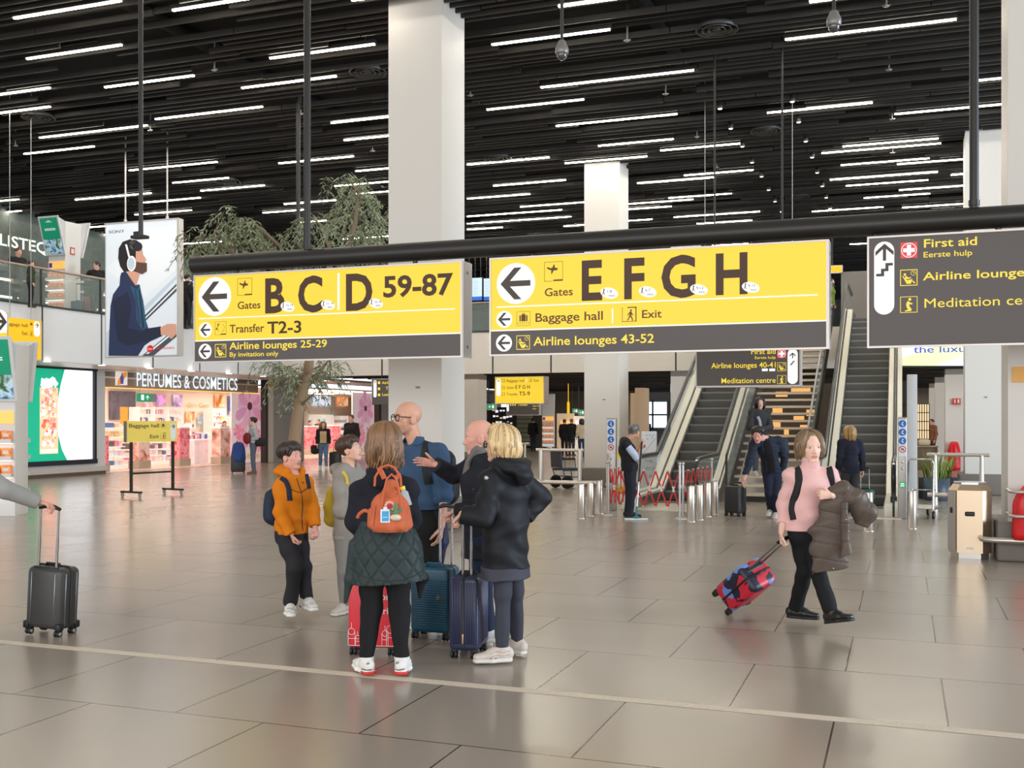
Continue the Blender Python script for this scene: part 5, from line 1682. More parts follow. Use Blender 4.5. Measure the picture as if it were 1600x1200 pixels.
# planters with sword leaves
M_SWORD = mat('sword_leaf', (96, 128, 58), 0.45, var=.35, vscale=12, stretch=(1, 1, .2))
M_SWORDE = mat('sword_leaf_edge', (186, 184, 96), 0.45)
M_POTB = mat('pot_slate', (62, 76, 88), 0.45)
M_POTD = mat('pot_black', (36, 36, 38), 0.5)
rr = random.Random(21)
for (px, py, w, hgt, label, rnd) in [(1464, 783, .26, .46, 'round slate planter with tall sword leaves behind guard rail', True), (1482, 778, .22, .44, 'dark planter with sword leaves, right behind the slate planter', False), (1451, 779, .20, .45, 'dark square planter with sword leaves, left behind the slate planter', False)]:
 p = ground(px, py)
 t = thing('potted_plant', label, 'plant', (p.x, p.y + w, 0))
 if rnd:
  MB().lathe([(w * .92, 0), (w, .03), (w, hgt), (w - .03, hgt), (w - .04, hgt - .06), (0, hgt - .06)], (0, 0, 0), 26).build('pot', M_POTB, t)
 else:
  MB().rbox((-w, -w, 0), (w, w, hgt), .02).build('pot', M_POTD, t)
 for k in range(16 if rnd else 11):
  a, r0 = rr.random() * 6.28, rr.random() * w * .6
  L, lean, wd = rr.uniform(.38, .66), rr.uniform(.02, .30), rr.uniform(.022, .034)
  bx, by = r0 * math.cos(a), r0 * math.sin(a)
  vs, fs = [], []
  tw = rr.random() * 3
  for i in range(7):
   u = i / 6
   cx_, cy_ = bx + math.cos(a) * lean * u * u, by + math.sin(a) * lean * u * u
   ww = wd * (1 - u ** 3) + .001
   ta = tw + u * .7
   cx2 = Vector((cx_, cy_, hgt - .06 + L * u))
   side = Vector((math.cos(ta), math.sin(ta), 0))
   nn = Vector((-math.sin(ta), math.cos(ta), 0)) * .008
   vs += [cx2 - side * ww, cx2 - side * ww * .7 + nn * .6, cx2 + nn * 0, cx2 + side * ww * .7 + nn * .6, cx2 + side * ww]
  for i in range(6):
   for j in range(4):
    fs.append((i * 5 + j, i * 5 + j + 1, i * 5 + j + 6, i * 5 + j + 5))
  lb = MB().add(vs, fs, 0, True)
  lb.m = [1 if (i % 4) in (0, 3) else 0 for i in range(len(fs))]
  lb.build('leaf', [M_SWORD, M_SWORDE], t)
# luggage trolley beside the tall white post
p = ground(1446, 812)
t = thing('luggage_trolley', 'silver luggage trolley parked beside the tall white post', 'trolley', (p.x, p.y + .5, 0), math.radians(80))
MB().tube([(-.45, -.2, .18), (.40, -.2, .14), (.40, .2, .14), (-.45, .2, .18)], .018, 8).tube([(-.45, -.2, .18), (-.40, -.2, .95), (-.46, -.18, 1.02), (-.46, .18, 1.02), (-.40, .2, .95), (-.45, .2, .18)], .016, 8).tube([(-.43, -.2, .5), (-.1, -.19, .48), (-.1, .19, .48), (-.43, .2, .5)], .012, 8).build('frame', M_CHROME, t)
MB().rbox((-.42, -.17, .17), (.38, .17, .19), .008).build('platform', M_STEEL, t)
for x, y in ((-.38, -.2), (-.38, .2), (.34, 0)):
 MB().lathe([(.06, -.02), (.07, -.012), (.07, .012), (.06, .02)], (0, 0, 0), 16, 0, T(x, y, .072) @ RXm(R90)).build('wheel', M_BLACKPL, t)
# wheelchair behind the rail
p = ground(880, 764)
t = thing('wheelchair', 'parked wheelchair with dark seat behind the left guard rail', 'wheelchair', (p.x, p.y + .25, 0), math.radians(48))
M_WFR = mat('wheelchair_blue', (86, 108, 142), 0.35, 0.5)
M_SEAT = mat('wheelchair_fabric', (56, 54, 58), 0.8)
fr = MB()
for y in (-.25, .25):
 fr.tube([(-.42, y, 1.0), (-.30, y, .98), (-.27, y, .55), (-.22, y, .45), (.28, y, .45), (.34, y, .12), (.46, y, .10)], .016, 8).tube([(-.24, y, .46), (-.18, y, .30), (.30, y, .28)], .014, 8).tube([(-.28, y, .72), (.10, y, .72), (.12, y, .46)], .012, 8)
fr.build('frame', M_WFR, t)
MB().rbox((-.24, -.24, .46), (.26, .24, .50), .015).build('seat', M_SEAT, t)
MB().rbox((-.30, -.24, .52), (-.27, .24, .96), .012).build('backrest', M_SEAT, t)
for y in (-.25, .25):
 MB().rbox((-.26, y - .03, .72), (.10, y + .03, .755), .012).build('armrest', M_BLACKPL, t)
 MB().tube([(-.42, y, 1.0), (-.54, y, 1.01)], .02, 8).build('grip', M_BLACKPL, t)
 Mw = T(-.14, y * 1.1, .165) @ RXm(R90)
 MB().lathe([(.13, -.02), (.16, -.02), (.165, 0), (.16, .02), (.13, .02)], (0, 0, 0), 22, 0, Mw).lathe([(.0, -.01), (.05, -.015), (.05, .015), (0, .01)], (0, 0, 0), 12, 1, Mw).tube([Mw @ Vector((.13, 0, 0)), Mw @ Vector((-.13, 0, 0))], .008, 6, 1).tube([Mw @ Vector((0, .13, 0)), Mw @ Vector((0, -.13, 0))], .008, 6, 1).build('wheel', [M_BLACKPL, M_STEEL], t)
 Mw = T(.30, y, .075) @ RXm(R90)
 MB().lathe([(.05, -.015), (.075, -.01), (.075, .01), (.05, .015)], (0, 0, 0), 14, 0, Mw).build('front_wheel', M_BLACKPL, t)
 MB().box((.40, y - .06, .09), (.54, y + .06, .11)).build('footrest', M_BLACKPL, t)
# notice stand beside the stopped escalator
p = ground(1014, 773)
t = thing('notice_stand', 'tall pale notice stand with lettering beside the stopped escalator', 'notice stand', (p.x, p.y, 0), math.radians(8))
Z = depth_of(p)
h = CAMH + (HY - 674) * Z / FPX
w = 24 * Z / FPX
MB().rbox((-w / 2, 0, .02), (w / 2, .06, h), .02).build('panel', mat('notice_pale', (226, 228, 236), 0.4), t)
MB().box((-w / 2 - .05, -.1, 0), (w / 2 + .05, .16, .02)).build('base', M_STEEL, t)
f = SignFace(T(0, 0, 0))
f.rect(-w / 2 + .01, .05, w / 2 - .01, h - .55, 0, 1)
for k, st in enumerate(('THIS', 'IST DE', '! SEC', 'ATE')):
 f.text(st, -w / 2 + .08 + .02 * k, h - .70 - .17 * k, .065, 1, 2, .0)
for u, v in ((-.05, .09), (.02, .09), (.07, .15), (-.03, .17), (.09, .09)):
 f.disc(u, h - v, .012, 1, 2, n=8)
f.line(-w * .4, h - .50, w * .42, h - .16, .006, 1, 2)
f.b.build('lettering', [mat('notice_grey', (196, 196, 204), 0.5), mat('notice_ink', (70, 70, 82), 0.5)], t)
# yellow caution board behind the left info post
p = ground(968, 770)
t = thing('caution_board', 'yellow and white folding caution board behind the left info post', 'caution board', (p.x, p.y, 0))
MB().box((-.15, 0, .02), (.15, .03, .95), 0, RXm(-.12)).box((-.15, .26, .02), (.15, .29, .95), 0, T(0, .0, 0) @ RXm(.0)).build('board', mat('caution_yellow', (240, 206, 70), 0.5), t)
MB().box((-.11, -.004, .2), (.11, 0, .8), 0, RXm(-.12)).build('print', M_WHITE, t)
# --- hanging signs farther off
def ysign(name, label, Y, px0, py0, px1, py1, face, ztop, depth=.2):
 a, c = at_y(px0, py1, Y), at_y(px1, py0, Y)
 t = thing(name, label, 'sign')
 MB().box((a.x, Y + .002, a.z), (c.x, Y + depth, c.z)).build('face', face, t)
 b = MB().box((c.x, Y, a.z - .02), (c.x + .03, Y + depth, c.z + .02)).box((a.x - .02, Y, a.z - .02), (a.x, Y + depth, c.z + .02)).box((a.x, Y, a.z - .03), (c.x, Y + depth, a.z)).box((a.x, Y, c.z), (c.x, Y + depth, c.z + .02))
 b.build('frame', M_FRAME, t)
 for xx in (a.x + .3, c.x - .3):
  MB().tube([(xx, Y + depth / 2, c.z), (xx, Y + depth / 2, ztop)], .02, 6).build('hanger', M_BLACK, t)
 return t, YFace(Y)
t, f = ysign('gate_sign', 'small yellow sign with Gates E F G H and T5-9 under the bridge', 34.6, 774, 588.5, 849, 630, [M_YEL], FB + .42, .5)
f.pill(f.p(779, 600)[0], f.p(779, 619)[1], f.p(779, 592)[1], 3.6 * .0215, WHT)
f.arrow_left(f.p(779, 594.5)[0], f.p(779, 595.5)[1], .055, None, ARW, 1, -PI / 2)
f.ptext('Baggage hall', 791.5, 819, 597, 592.5, BR2, .0)
f.ptext('Exit', 834, 842, 596.5, 592, BR2, .0)
f.ptext('Gates', 791.5, 803, 607.5, 603, BR2, .0)
f.ptext('E F G H', 805, 828, 607.5, 601.5, BRN, .01)
f.ptext('Transfer', 791.5, 809, 618, 613.5, BR2, .0)
f.ptext('T5-9', 811, 828, 618, 611.5, BRN, .01)
for px, py in ((786, 597), (786, 608), (786, 618)):
 x_, z_ = f.p(px - 1.5, py)
 f.frame(x_, z_, x_ + .1, z_ + .1, .012, BR2)
x_, z_ = f.p(826, 597)
f.exit(x_, z_, .12, BR2)
f.rect(f.p(822.3, 597)[0], f.p(822, 597)[1], f.p(823, 597)[0], f.p(822, 591)[1], WHT)
f.b.build('lettering', SIGNM, t)
t, f = ysign('service_sign', 'small dark far sign for toilets under the yellow gate sign', 46.0, 792, 630, 842, 648, [M_GREY], FB + .42, .3)
f.pill(f.p(793.5, 636)[0], f.p(793, 643)[1], f.p(793, 628)[1], .055, WHT)
f.ptext('Toilets', 809, 824, 634, 630.5, YTX, .01)
f.ptext('Baggage hall', 832, 842, 635, 633, YTX, .0)
f.ptext('Hotel', 832, 838, 639.5, 637.5, YTX, .0)
for px in (797, 800.5, 804):
 x_, z_ = f.p(px, 634)
 f.rect(x_, z_, x_ + .06, z_ + .1, YTX)
f.b.build('lettering', SIGNM, t)
for (px0, px1, py0, py1, Y, lab, ar) in [(761, 774, 631.5, 639.5, 38.0, 'green exit sign left of the small yellow gate sign', 0), (895, 903, 639, 645, 50.0, 'green exit sign at the left edge of the second column', PI), (904.5, 913, 641, 648, 47.0, 'green exit sign touching the second white column', 0)]:
 t, f = ysign('exit_sign', lab, Y, px0, py0, px1, py1, [glow('exit_green', (30, 160, 110), .7)], FB + .42, .1)
 x_, z_ = f.p((px0 * 2 + px1) / 3, (py0 + py1) / 2)
 f.arrow_left(x_, z_, .06, None, 0, 1, ar)
 x_, z_ = f.p((px0 + px1 * 2.2) / 3.2, (py0 + py1) / 2)
 f.rect(x_ - .03, z_ - .06, x_ + .05, z_ + .06, 0)
 f.b.build('symbols', [glow('exit_white', (240, 255, 246), .9)], t)
# charcoal sign before the left escalator (first aid, lounges 40-41, meditation)
t, f = ysign('service_sign', 'charcoal sign with Airline lounges 40-41, right-aligned text and white pill, below gate sign EFGH', 19.0, 1088.5, 535, 1249, 603, [M_GREY], CEIL + .56, .25)
f.pill(f.p(1238.5, 570)[0], f.p(1238, 600)[1], f.p(1238, 545)[1], 7.4 * .0115, WHT)
f.arrow_left(f.p(1238.5, 555)[0], f.p(1238, 555.5)[1], .065, None, ARW, 1, -PI / 2)
f.stairs(f.p(1238, 567)[0], f.p(1238, 567)[1], .075, ARW)
def rtext(st, px0, px1, pyb, pyt, bold=.010):
 f.ptext(st, px0, px1, pyb, pyt, YTX, bold)
rtext('First aid', 1173, 1212, 553.5, 545)
rtext('Eerste hulp', 1179, 1212, 561, 556.5, .004)
rtext('Airline lounges 40-41', 1111.5, 1212, 575.5, 567)
rtext('Meditation centre', 1126.5, 1212, 599, 590.5, .004)
for px0 in (1190.5, 1202):
 x_, z_ = f.p(px0, 580)
 f.rect(x_, z_, x_ + .10, z_ + .045, WHT)
x_, z_ = f.p(1214.5, 559.5)
f.cross(x_, z_, .15)
x_, z_ = f.p(1214.5, 580)
f.lounge(x_, z_, .15, YTX)
x_, z_ = f.p(1214.5, 600)
f.kneel(x_, z_, .15, YTX)
f.b.build('lettering', SIGNM, t)
# amber blank sign at the head of the escalators
t, f = ysign('direction_sign', 'plain amber hanging sign at the head of the stairs', 37.0, 1270, 415, 1315, 427, [M_YELD], CEIL + .56, .2)
# lit advertising screen at the right, under the big charcoal sign
t = thing('advertising_screen', 'pale green and white lit screen reading the luxu at right', 'screen')
Y = YB - .05
f = YFace(Y)
a, c = f.p(1409, 571.5), f.p(1560, 520)
MB().box((a[0] - .03, Y + .004, a[1] - .04), (c[0], Y + .04, c[1])).build('housing', M_BLACK, t)
f.rect(a[0], a[1], c[0], c[1], 0, 1)
f.ppoly([(1409, 571.5), (1409, 560), (1462, 540), (1520, 540), (1480, 571.5)], 1, 2)
f.ppoly([(1462, 571.5), (1540, 544), (1560, 571.5)], 2, 3)
f.ptext('the luxury of', 1427.5, 1560, 551.5, 540, 3, .006, 5)
f.b.build('picture', pal([(232, 238, 252), (222, 236, 176), (226, 228, 250), (58, 72, 176)], .8), t)
# --- things below the balcony at the right
o = MB().box((at_y(1405, 700, 44).x, 44, 0), (at_y(1432, 700, 44).x, 44.3, FB + .3)).build('wall_shop_right', mat('dark_shop_wall', (58, 50, 42), 0.6))
tag(o, kind='structure')
t = thing('lattice_window', 'glowing window with dark lattice bars far right beside the white post', 'window')
Y = 43.0
a, c = at_y(1433, 686, Y), at_y(1452, 631, Y)
MB().box((a.x, Y + .05, a.z), (c.x, Y + .1, c.z)).build('pane', glow('window_warm', (255, 226, 176), 1.0), t)
b = MB()
for k in range(6):
 x_ = a.x + (c.x - a.x) * k / 5
 b.box((x_ - .015, Y, a.z), (x_ + .015, Y + .05, c.z))
for k in range(5):
 z_ = a.z + (c.z - a.z) * k / 4
 b.box((a.x, Y, z_ - .015), (c.x, Y + .05, z_ + .015))
b.box((a.x, Y, 0), (a.x + .05, Y + .1, a.z)).box((c.x - .05, Y, 0), (c.x, Y + .1, a.z))
b.build('lattice', M_BLACK, t)
t = thing('cafe_counter', 'brown cafe counter with rounded box on top, far right', 'counter')
Y = 38.5
a, c = at_y(1432, 729, Y), at_y(1465, 699, Y)
MB().rbox((a.x, Y, 0), (c.x, Y + .8, c.z), .03).build('body', mat('counter_brown', (112, 94, 72), 0.5), t)
MB().box((a.x - .03, Y - .03, c.z), (c.x + .03, Y + .83, c.z + .04)).build('top', mat('counter_top', (160, 142, 116), 0.4), t)
MB().rbox((a.x + .05, Y + .2, c.z + .04), (a.x + .45, Y + .6, c.z + .26), .08).build('bread_bin', mat('cream_box', (206, 190, 160), 0.5), t)
o = MB().box((at_y(1405, 700, 43.9).x, 43.88, 2.3), (at_y(1432, 700, 43.9).x, 43.99, 3.2)).build('menu_board', M_BLACK)
tag(o, 'black menu board above the far cafe at right', 'board')
p4 = at_y(1500, 840, 38.2)
tarp(at_y(1481, 700, 38.0).x, at_y(1501, 700, 38.0).x, 37.9, 38.35, .02, at_y(1490, 690, 38.0).z, 'second red cover, far behind the plants at right')
o = MB().box((at_y(1488, 630, 38.4).x, 38.4, at_y(1488, 632, 38.4).z), (at_y(1501, 630, 38.4).x, 38.46, at_y(1488, 622.5, 38.4).z)).box((at_y(1491, 630, 38.4).x, 38.39, at_y(1488, 630, 38.4).z), (at_y(1493, 630, 38.4).x, 38.4, at_y(1488, 624, 38.4).z), 1).box((at_y(1496, 630, 38.4).x, 38.39, at_y(1488, 630, 38.4).z), (at_y(1499, 630, 38.4).x, 38.4, at_y(1488, 624, 38.4).z), 1).build('fire_sign', [mat('fire_red2', (212, 60, 50), 0.5), M_WHITE])
tag(o, 'red double fire sign on far column above the second red cover', 'sign')
# far column wall behind that sign, ceiling downlight glow
for px0, px1, Y in ((1477, 1503, 38.5), (1461, 1478, 46.5), (1452, 1462, 54.0)):
 a = at_y(px0, 700, Y).x
 tag(MB().box((a, Y, 0), (at_y(px1, 700, Y).x + .3, Y + .9, FB + .5)).build('column', M_COL), kind='structure')
for (px, Y, lab) in ((1455, 41.0, 'left'), (1480, 37.0, 'right')):
 xx = at_y(px, 600, Y).x
 o = MB().box((xx - .6, Y - .25, FB + .36), (xx + .6, Y + .25, FB + .42)).build('ceiling_lamp', glow('lamp_warm', (255, 232, 196), 8.0))
 tag(o, 'warm ceiling lamp under the right balcony, the %s one of two' % lab, 'ceiling light')
# --- far end of the passage under the bridge
for n, (px0, px1, Y) in enumerate([(1005, 1019, 58.0), (1021, 1042, 58.0)]):
 lo, hi = at_y(px0, 668, Y), at_y(px1, 628, Y)
 b = MB().box((lo.x, Y, lo.z), (hi.x, Y + .05, hi.z))
 o = b.build('window_%d' % (n + 1), glow('window_sky', (216, 236, 255), 2.2))
 b = MB().box((lo.x - .08, Y - .05, lo.z - .1), (lo.x, Y + .05, hi.z + .1)).box((hi.x, Y - .05, lo.z - .1), (hi.x + .08, Y + .05, hi.z + .1)).box((lo.x, Y - .05, (lo.z + hi.z) / 2 - .05), (hi.x, Y, (lo.z + hi.z) / 2 + .05)).box((lo.x, Y - .05, lo.z - .1), (hi.x, Y + .05, lo.z)).box((lo.x, Y - .05, hi.z), (hi.x, Y + .05, hi.z + .1))
 b.build('window_frame', mat('frame_slate', (70, 80, 88), 0.5), o)
 tag(o, kind='structure')
tag(MB().box((at_y(1000, 640, 58).x, 58.06, 0), (at_y(1055, 640, 58).x, 58.3, FB + .6)).build('wall_window_far', mat('window_wall', (60, 66, 70), 0.5)), kind='structure')
tag(MB().box((at_y(992, 640, 40).x, 40, 0), (at_y(1007, 640, 40).x, 40.8, 2.9)).box((at_y(985, 640, 42).x, 42, 0), (at_y(992, 640, 42).x, 42.2, 2.75)).build('wall_beige_panel', mat('beige_panel', (204, 176, 146), 0.5)), kind='structure')
t = thing('shop_letters', 'white lit letters LE seen past the left escalator under the bridge', 'lettering')
f = YFace(46.0)
f.ptext('LE', 1047, 1058, 613, 600, 0, .02)
f.b.build('lettering', [M_LET], t)
a = at_y(1040, 600, 46)
MB().box((a.x, 46.002, a.z), (a.x + .6, 46.05, FB + .05)).tube([(a.x + .3, 46.03, FB), (a.x + .3, 46.03, FB + .43)], .015, 6).build('backing', M_BLACK, t)
# striped shutter, kiosk lights and shop fronts at the far end
lo, hi = at_y(805, 700, 60), at_y(832, 648, 60)
b = MB()
for k in range(9):
 z0 = .1 + k * .27
 b.box((lo.x, 60, z0), (hi.x, 60.06, z0 + .235))
b.box((lo.x, 60.06, 0), (hi.x, 60.1, 2.6), 1)
tag(b.build('shutter', [mat('shutter_cream', (196, 188, 160), 0.5), M_BLACK]), 'pale horizontal slatted shutter at the far end of the passage', 'shutter')
rr = random.Random(4)
far = [(735, 752, 640, 705, (206, 200, 194)), (752, 765, 628, 700, (110, 92, 84)), (786, 806, 648, 690, (80, 72, 78)), (870, 896, 646, 690, (236, 206, 170)), (896, 914, 650, 690, (246, 236, 222))]
for n, (px0, px1, py0, py1, col) in enumerate(far):
 Y = 57.0 + n * .2
 lo, hi = at_y(px0, py1, Y), at_y(px1, py0, Y)
 tag(MB().box((lo.x, Y, 0), (hi.x, Y + .2, min(hi.z, 3.3))).build('wall_far_shop', mat('far_shop_%d' % n, col, 0.5, emit=.35 if n > 2 else 0.0, var=.3, vscale=1.5)), kind='structure')
M_TW = glow('far_shop_light', (236, 240, 255), 1.1)
M_TA = glow('far_shop_amber', (255, 190, 110), 1.0)
lo, hi = at_y(766, 700, 56.8), at_y(802, 636, 56.8)
tag(MB().box((lo.x, 56.8, 0), (hi.x, 56.95, hi.z)).build('wall_far_window', M_BLACK), kind='structure')
for n in range(18):
 px, py = 769 + 5.4 * (n % 6) + rr.uniform(-.8, .8), 643 + 9 * (n // 6) + rr.uniform(-2, 2)
 q = at_y(px, py, 56.5)
 s_ = rr.uniform(.03, .07)
 o = MB().box((q.x - s_, 56.7, q.z - s_ * rr.uniform(.3, 1.2)), (q.x + s_, 56.81, q.z + s_)).build('shop_light', M_TW if n % 4 else M_TA)
 tag(o, 'tiny light in the far shop window left of the shutter', 'light', 'tiny lights of the far shop window')
for n, (px, py) in enumerate([(879, 660), (884, 668), (878, 672), (889, 664), (903, 660), (910, 668)]):
 q = at_y(px, py, 56.4)
 o = MB().box((q.x - .14, 56.4, q.z - .08), (q.x + .14, 57.6, q.z + .1)).build('shop_light', M_TA if n < 4 else M_TW)
 tag(o, 'small warm shop light beside the second white column', 'light', 'small shop lights beside the second column')
o = MB().box((at_y(886, 640, 49).x, 49, at_y(886, 646, 49).z), (at_y(889, 640, 49).x, 49.1, at_y(886, 628, 49).z)).tube([(at_y(887.5, 640, 49).x, 49.05, at_y(886, 628, 49).z), (at_y(887.5, 640, 49).x, 49.05, FB + .42)], .02, 6).build('hanging_sign', M_YELD)
tag(o, 'narrow amber sign seen edge-on left of the second white column', 'sign')
# --- upper level: glass rail, shop letters, departure screens
M_HR = mat('balcony_handrail', (176, 160, 146), 0.35, .3)
t = thing('glass_railing', 'glass balcony railing with brown handrail along the left wall', 'railing')
MB().tube([(XF - .05, 14, RT), (XF - .05, YB, RT)], .035, 10).build('handrail', M_HR, t)
for k, (p0, p1) in enumerate([(-60, 65), (67, 157.5), (159.5, 238), (240, 311), (313, 371), (373, 435)]):
 ya, yb2 = at_x(max(p0, -200), 450, XF).y, at_x(p1, 450, XF).y
 MB().box((XF - .056, ya, FT + .05), (XF - .044, yb2, RT - .03)).build('glass_panel', M_GLASS, t)
 MB().box((XF - .07, yb2, FT), (XF - .03, yb2 + .05, RT)).build('post', M_BLACK, t)
t = thing('glass_railing', 'glass balcony railing along the bridge across the hall', 'railing')
x1 = -5.4
MB().tube([(XF, YB + .05, RT), (x1, YB + .05, RT)], .035, 10).build('handrail', M_HR, t)
for px0, px1 in ((518, 596), (598, 689), (691, 769), (771, 860), (862, 949), (951, 1055)):
 a, c = at_y(px0, 500, YB).x, at_y(px1, 500, YB).x
 MB().box((a, YB + .044, FT + .05), (c, YB + .056, RT - .03)).build('glass_panel', M_GLASS, t)
 MB().box((c, YB + .03, FT), (c + .05, YB + .07, RT)).build('post', M_BLACK, t)
# OLISTEQ letters and dark ledge
XU = -26.05
f = XFace(XU - .042)
f.ptext('HOLISTEQ', -44, 75, 374, 355, 0, .012)
o = f.b.build('shop_lettering', [glow('letter_warm_white', (252, 255, 240), 1.1)])
tag(o, 'white lit letters ending in LISTEQ on the upper left shop', 'lettering')
b = MB()
zl = at_x(40, 405, XU + .4).z
b.box((XU - .2, 12, zl - .35), (XU + .5, at_x(150, 420, XU).y, zl))
for k in range(26):
 b.box((XU + .5, 13 + k * .7, zl - .24), (XU + .505, 13.4 + k * .7, zl - .17), 1)
tag(b.build('shop_canopy', [mat('canopy_grey', (120, 116, 112), 0.5), M_BLACK]), 'grey slotted canopy ledge under the HOLISTEQ letters', 'canopy')
f = XFace(-25.9)
f.ptext('Kingster', 264, 312, 440, 427, 0, .02)
o = f.b.build('shop_lettering', [glow('letter_cool', (226, 244, 255), 1.0)])
tag(o, 'white lit letters partly hidden between advertising board and first gate sign', 'lettering')
for k in range(6):
 yy = 20 + k * 2.6
 for z in (5.2, 5.9, 6.5):
  o = MB().box((-29.2, yy, z), (-28.9, yy + 1.2, z + .04)).build('shelf_lamp', glow('shelf_lamp', (246, 244, 230), 2.0))
  tag(o, 'thin white shelf lamp inside the upper left shop', 'lamp', 'shelf lamps of the upper left shop')
  o.data.transform(Matrix.Identity(4))
b = MB()
for k in range(7):
 yy = 19.6 + k * 2.6
 b.box((-30.1, yy, FLOOR2), (-28.8, yy + .1, 6.72))
tag(b.build('trim_4', mat('upper_shop_divider', (64, 56, 50), 0.6)), kind='structure')
# departure screens on the bridge level
for n, (px0, px1) in enumerate(((705, 736), (737, 754), (755, 790))):
 Y = 39.0
 a, c = at_y(px0 + .5, 470, Y), at_y(px1 - .5, 433, Y)
 t = thing('departure_screen', 'pale blue departure screen on the upper level between the gate signs, %s of three' % ('left', 'middle', 'right')[n], 'screen', group='departure screens')
 MB().box((a.x, Y, a.z), (c.x, Y + .15, c.z)).build('case', M_BLACK, t)
 f = YFace(Y)
 f.rect(a.x + .01, a.z + .16, c.x - .01, c.z - .02, 0, 1)
 f.rect(a.x + .01, a.z + .01, c.x - .01, a.z + .16, 1, 1)
 for k in range(10):
  f.rect(a.x + .06, a.z + .22 + k * .065, a.x + (.26 if k % 3 else .2), a.z + .235 + k * .065, 2, 2)
 f.b.build('picture', [glow('screen_pale', (214, 236, 255), .95), glow('screen_blue', (44, 110, 220), .9), glow('screen_line', (170, 200, 226), .8)], t)
 for xx in (a.x + .1, c.x - .1):
  MB().tube([(xx, Y + .08, c.z), (xx, Y + .08, CEIL + .56)], .02, 6).build('hanger', M_BLACK, t)
tag(MB().box((-13.6, 44, FLOOR2), (-12.9, 44.7, 6.6)).build('column', M_COL), kind='structure')
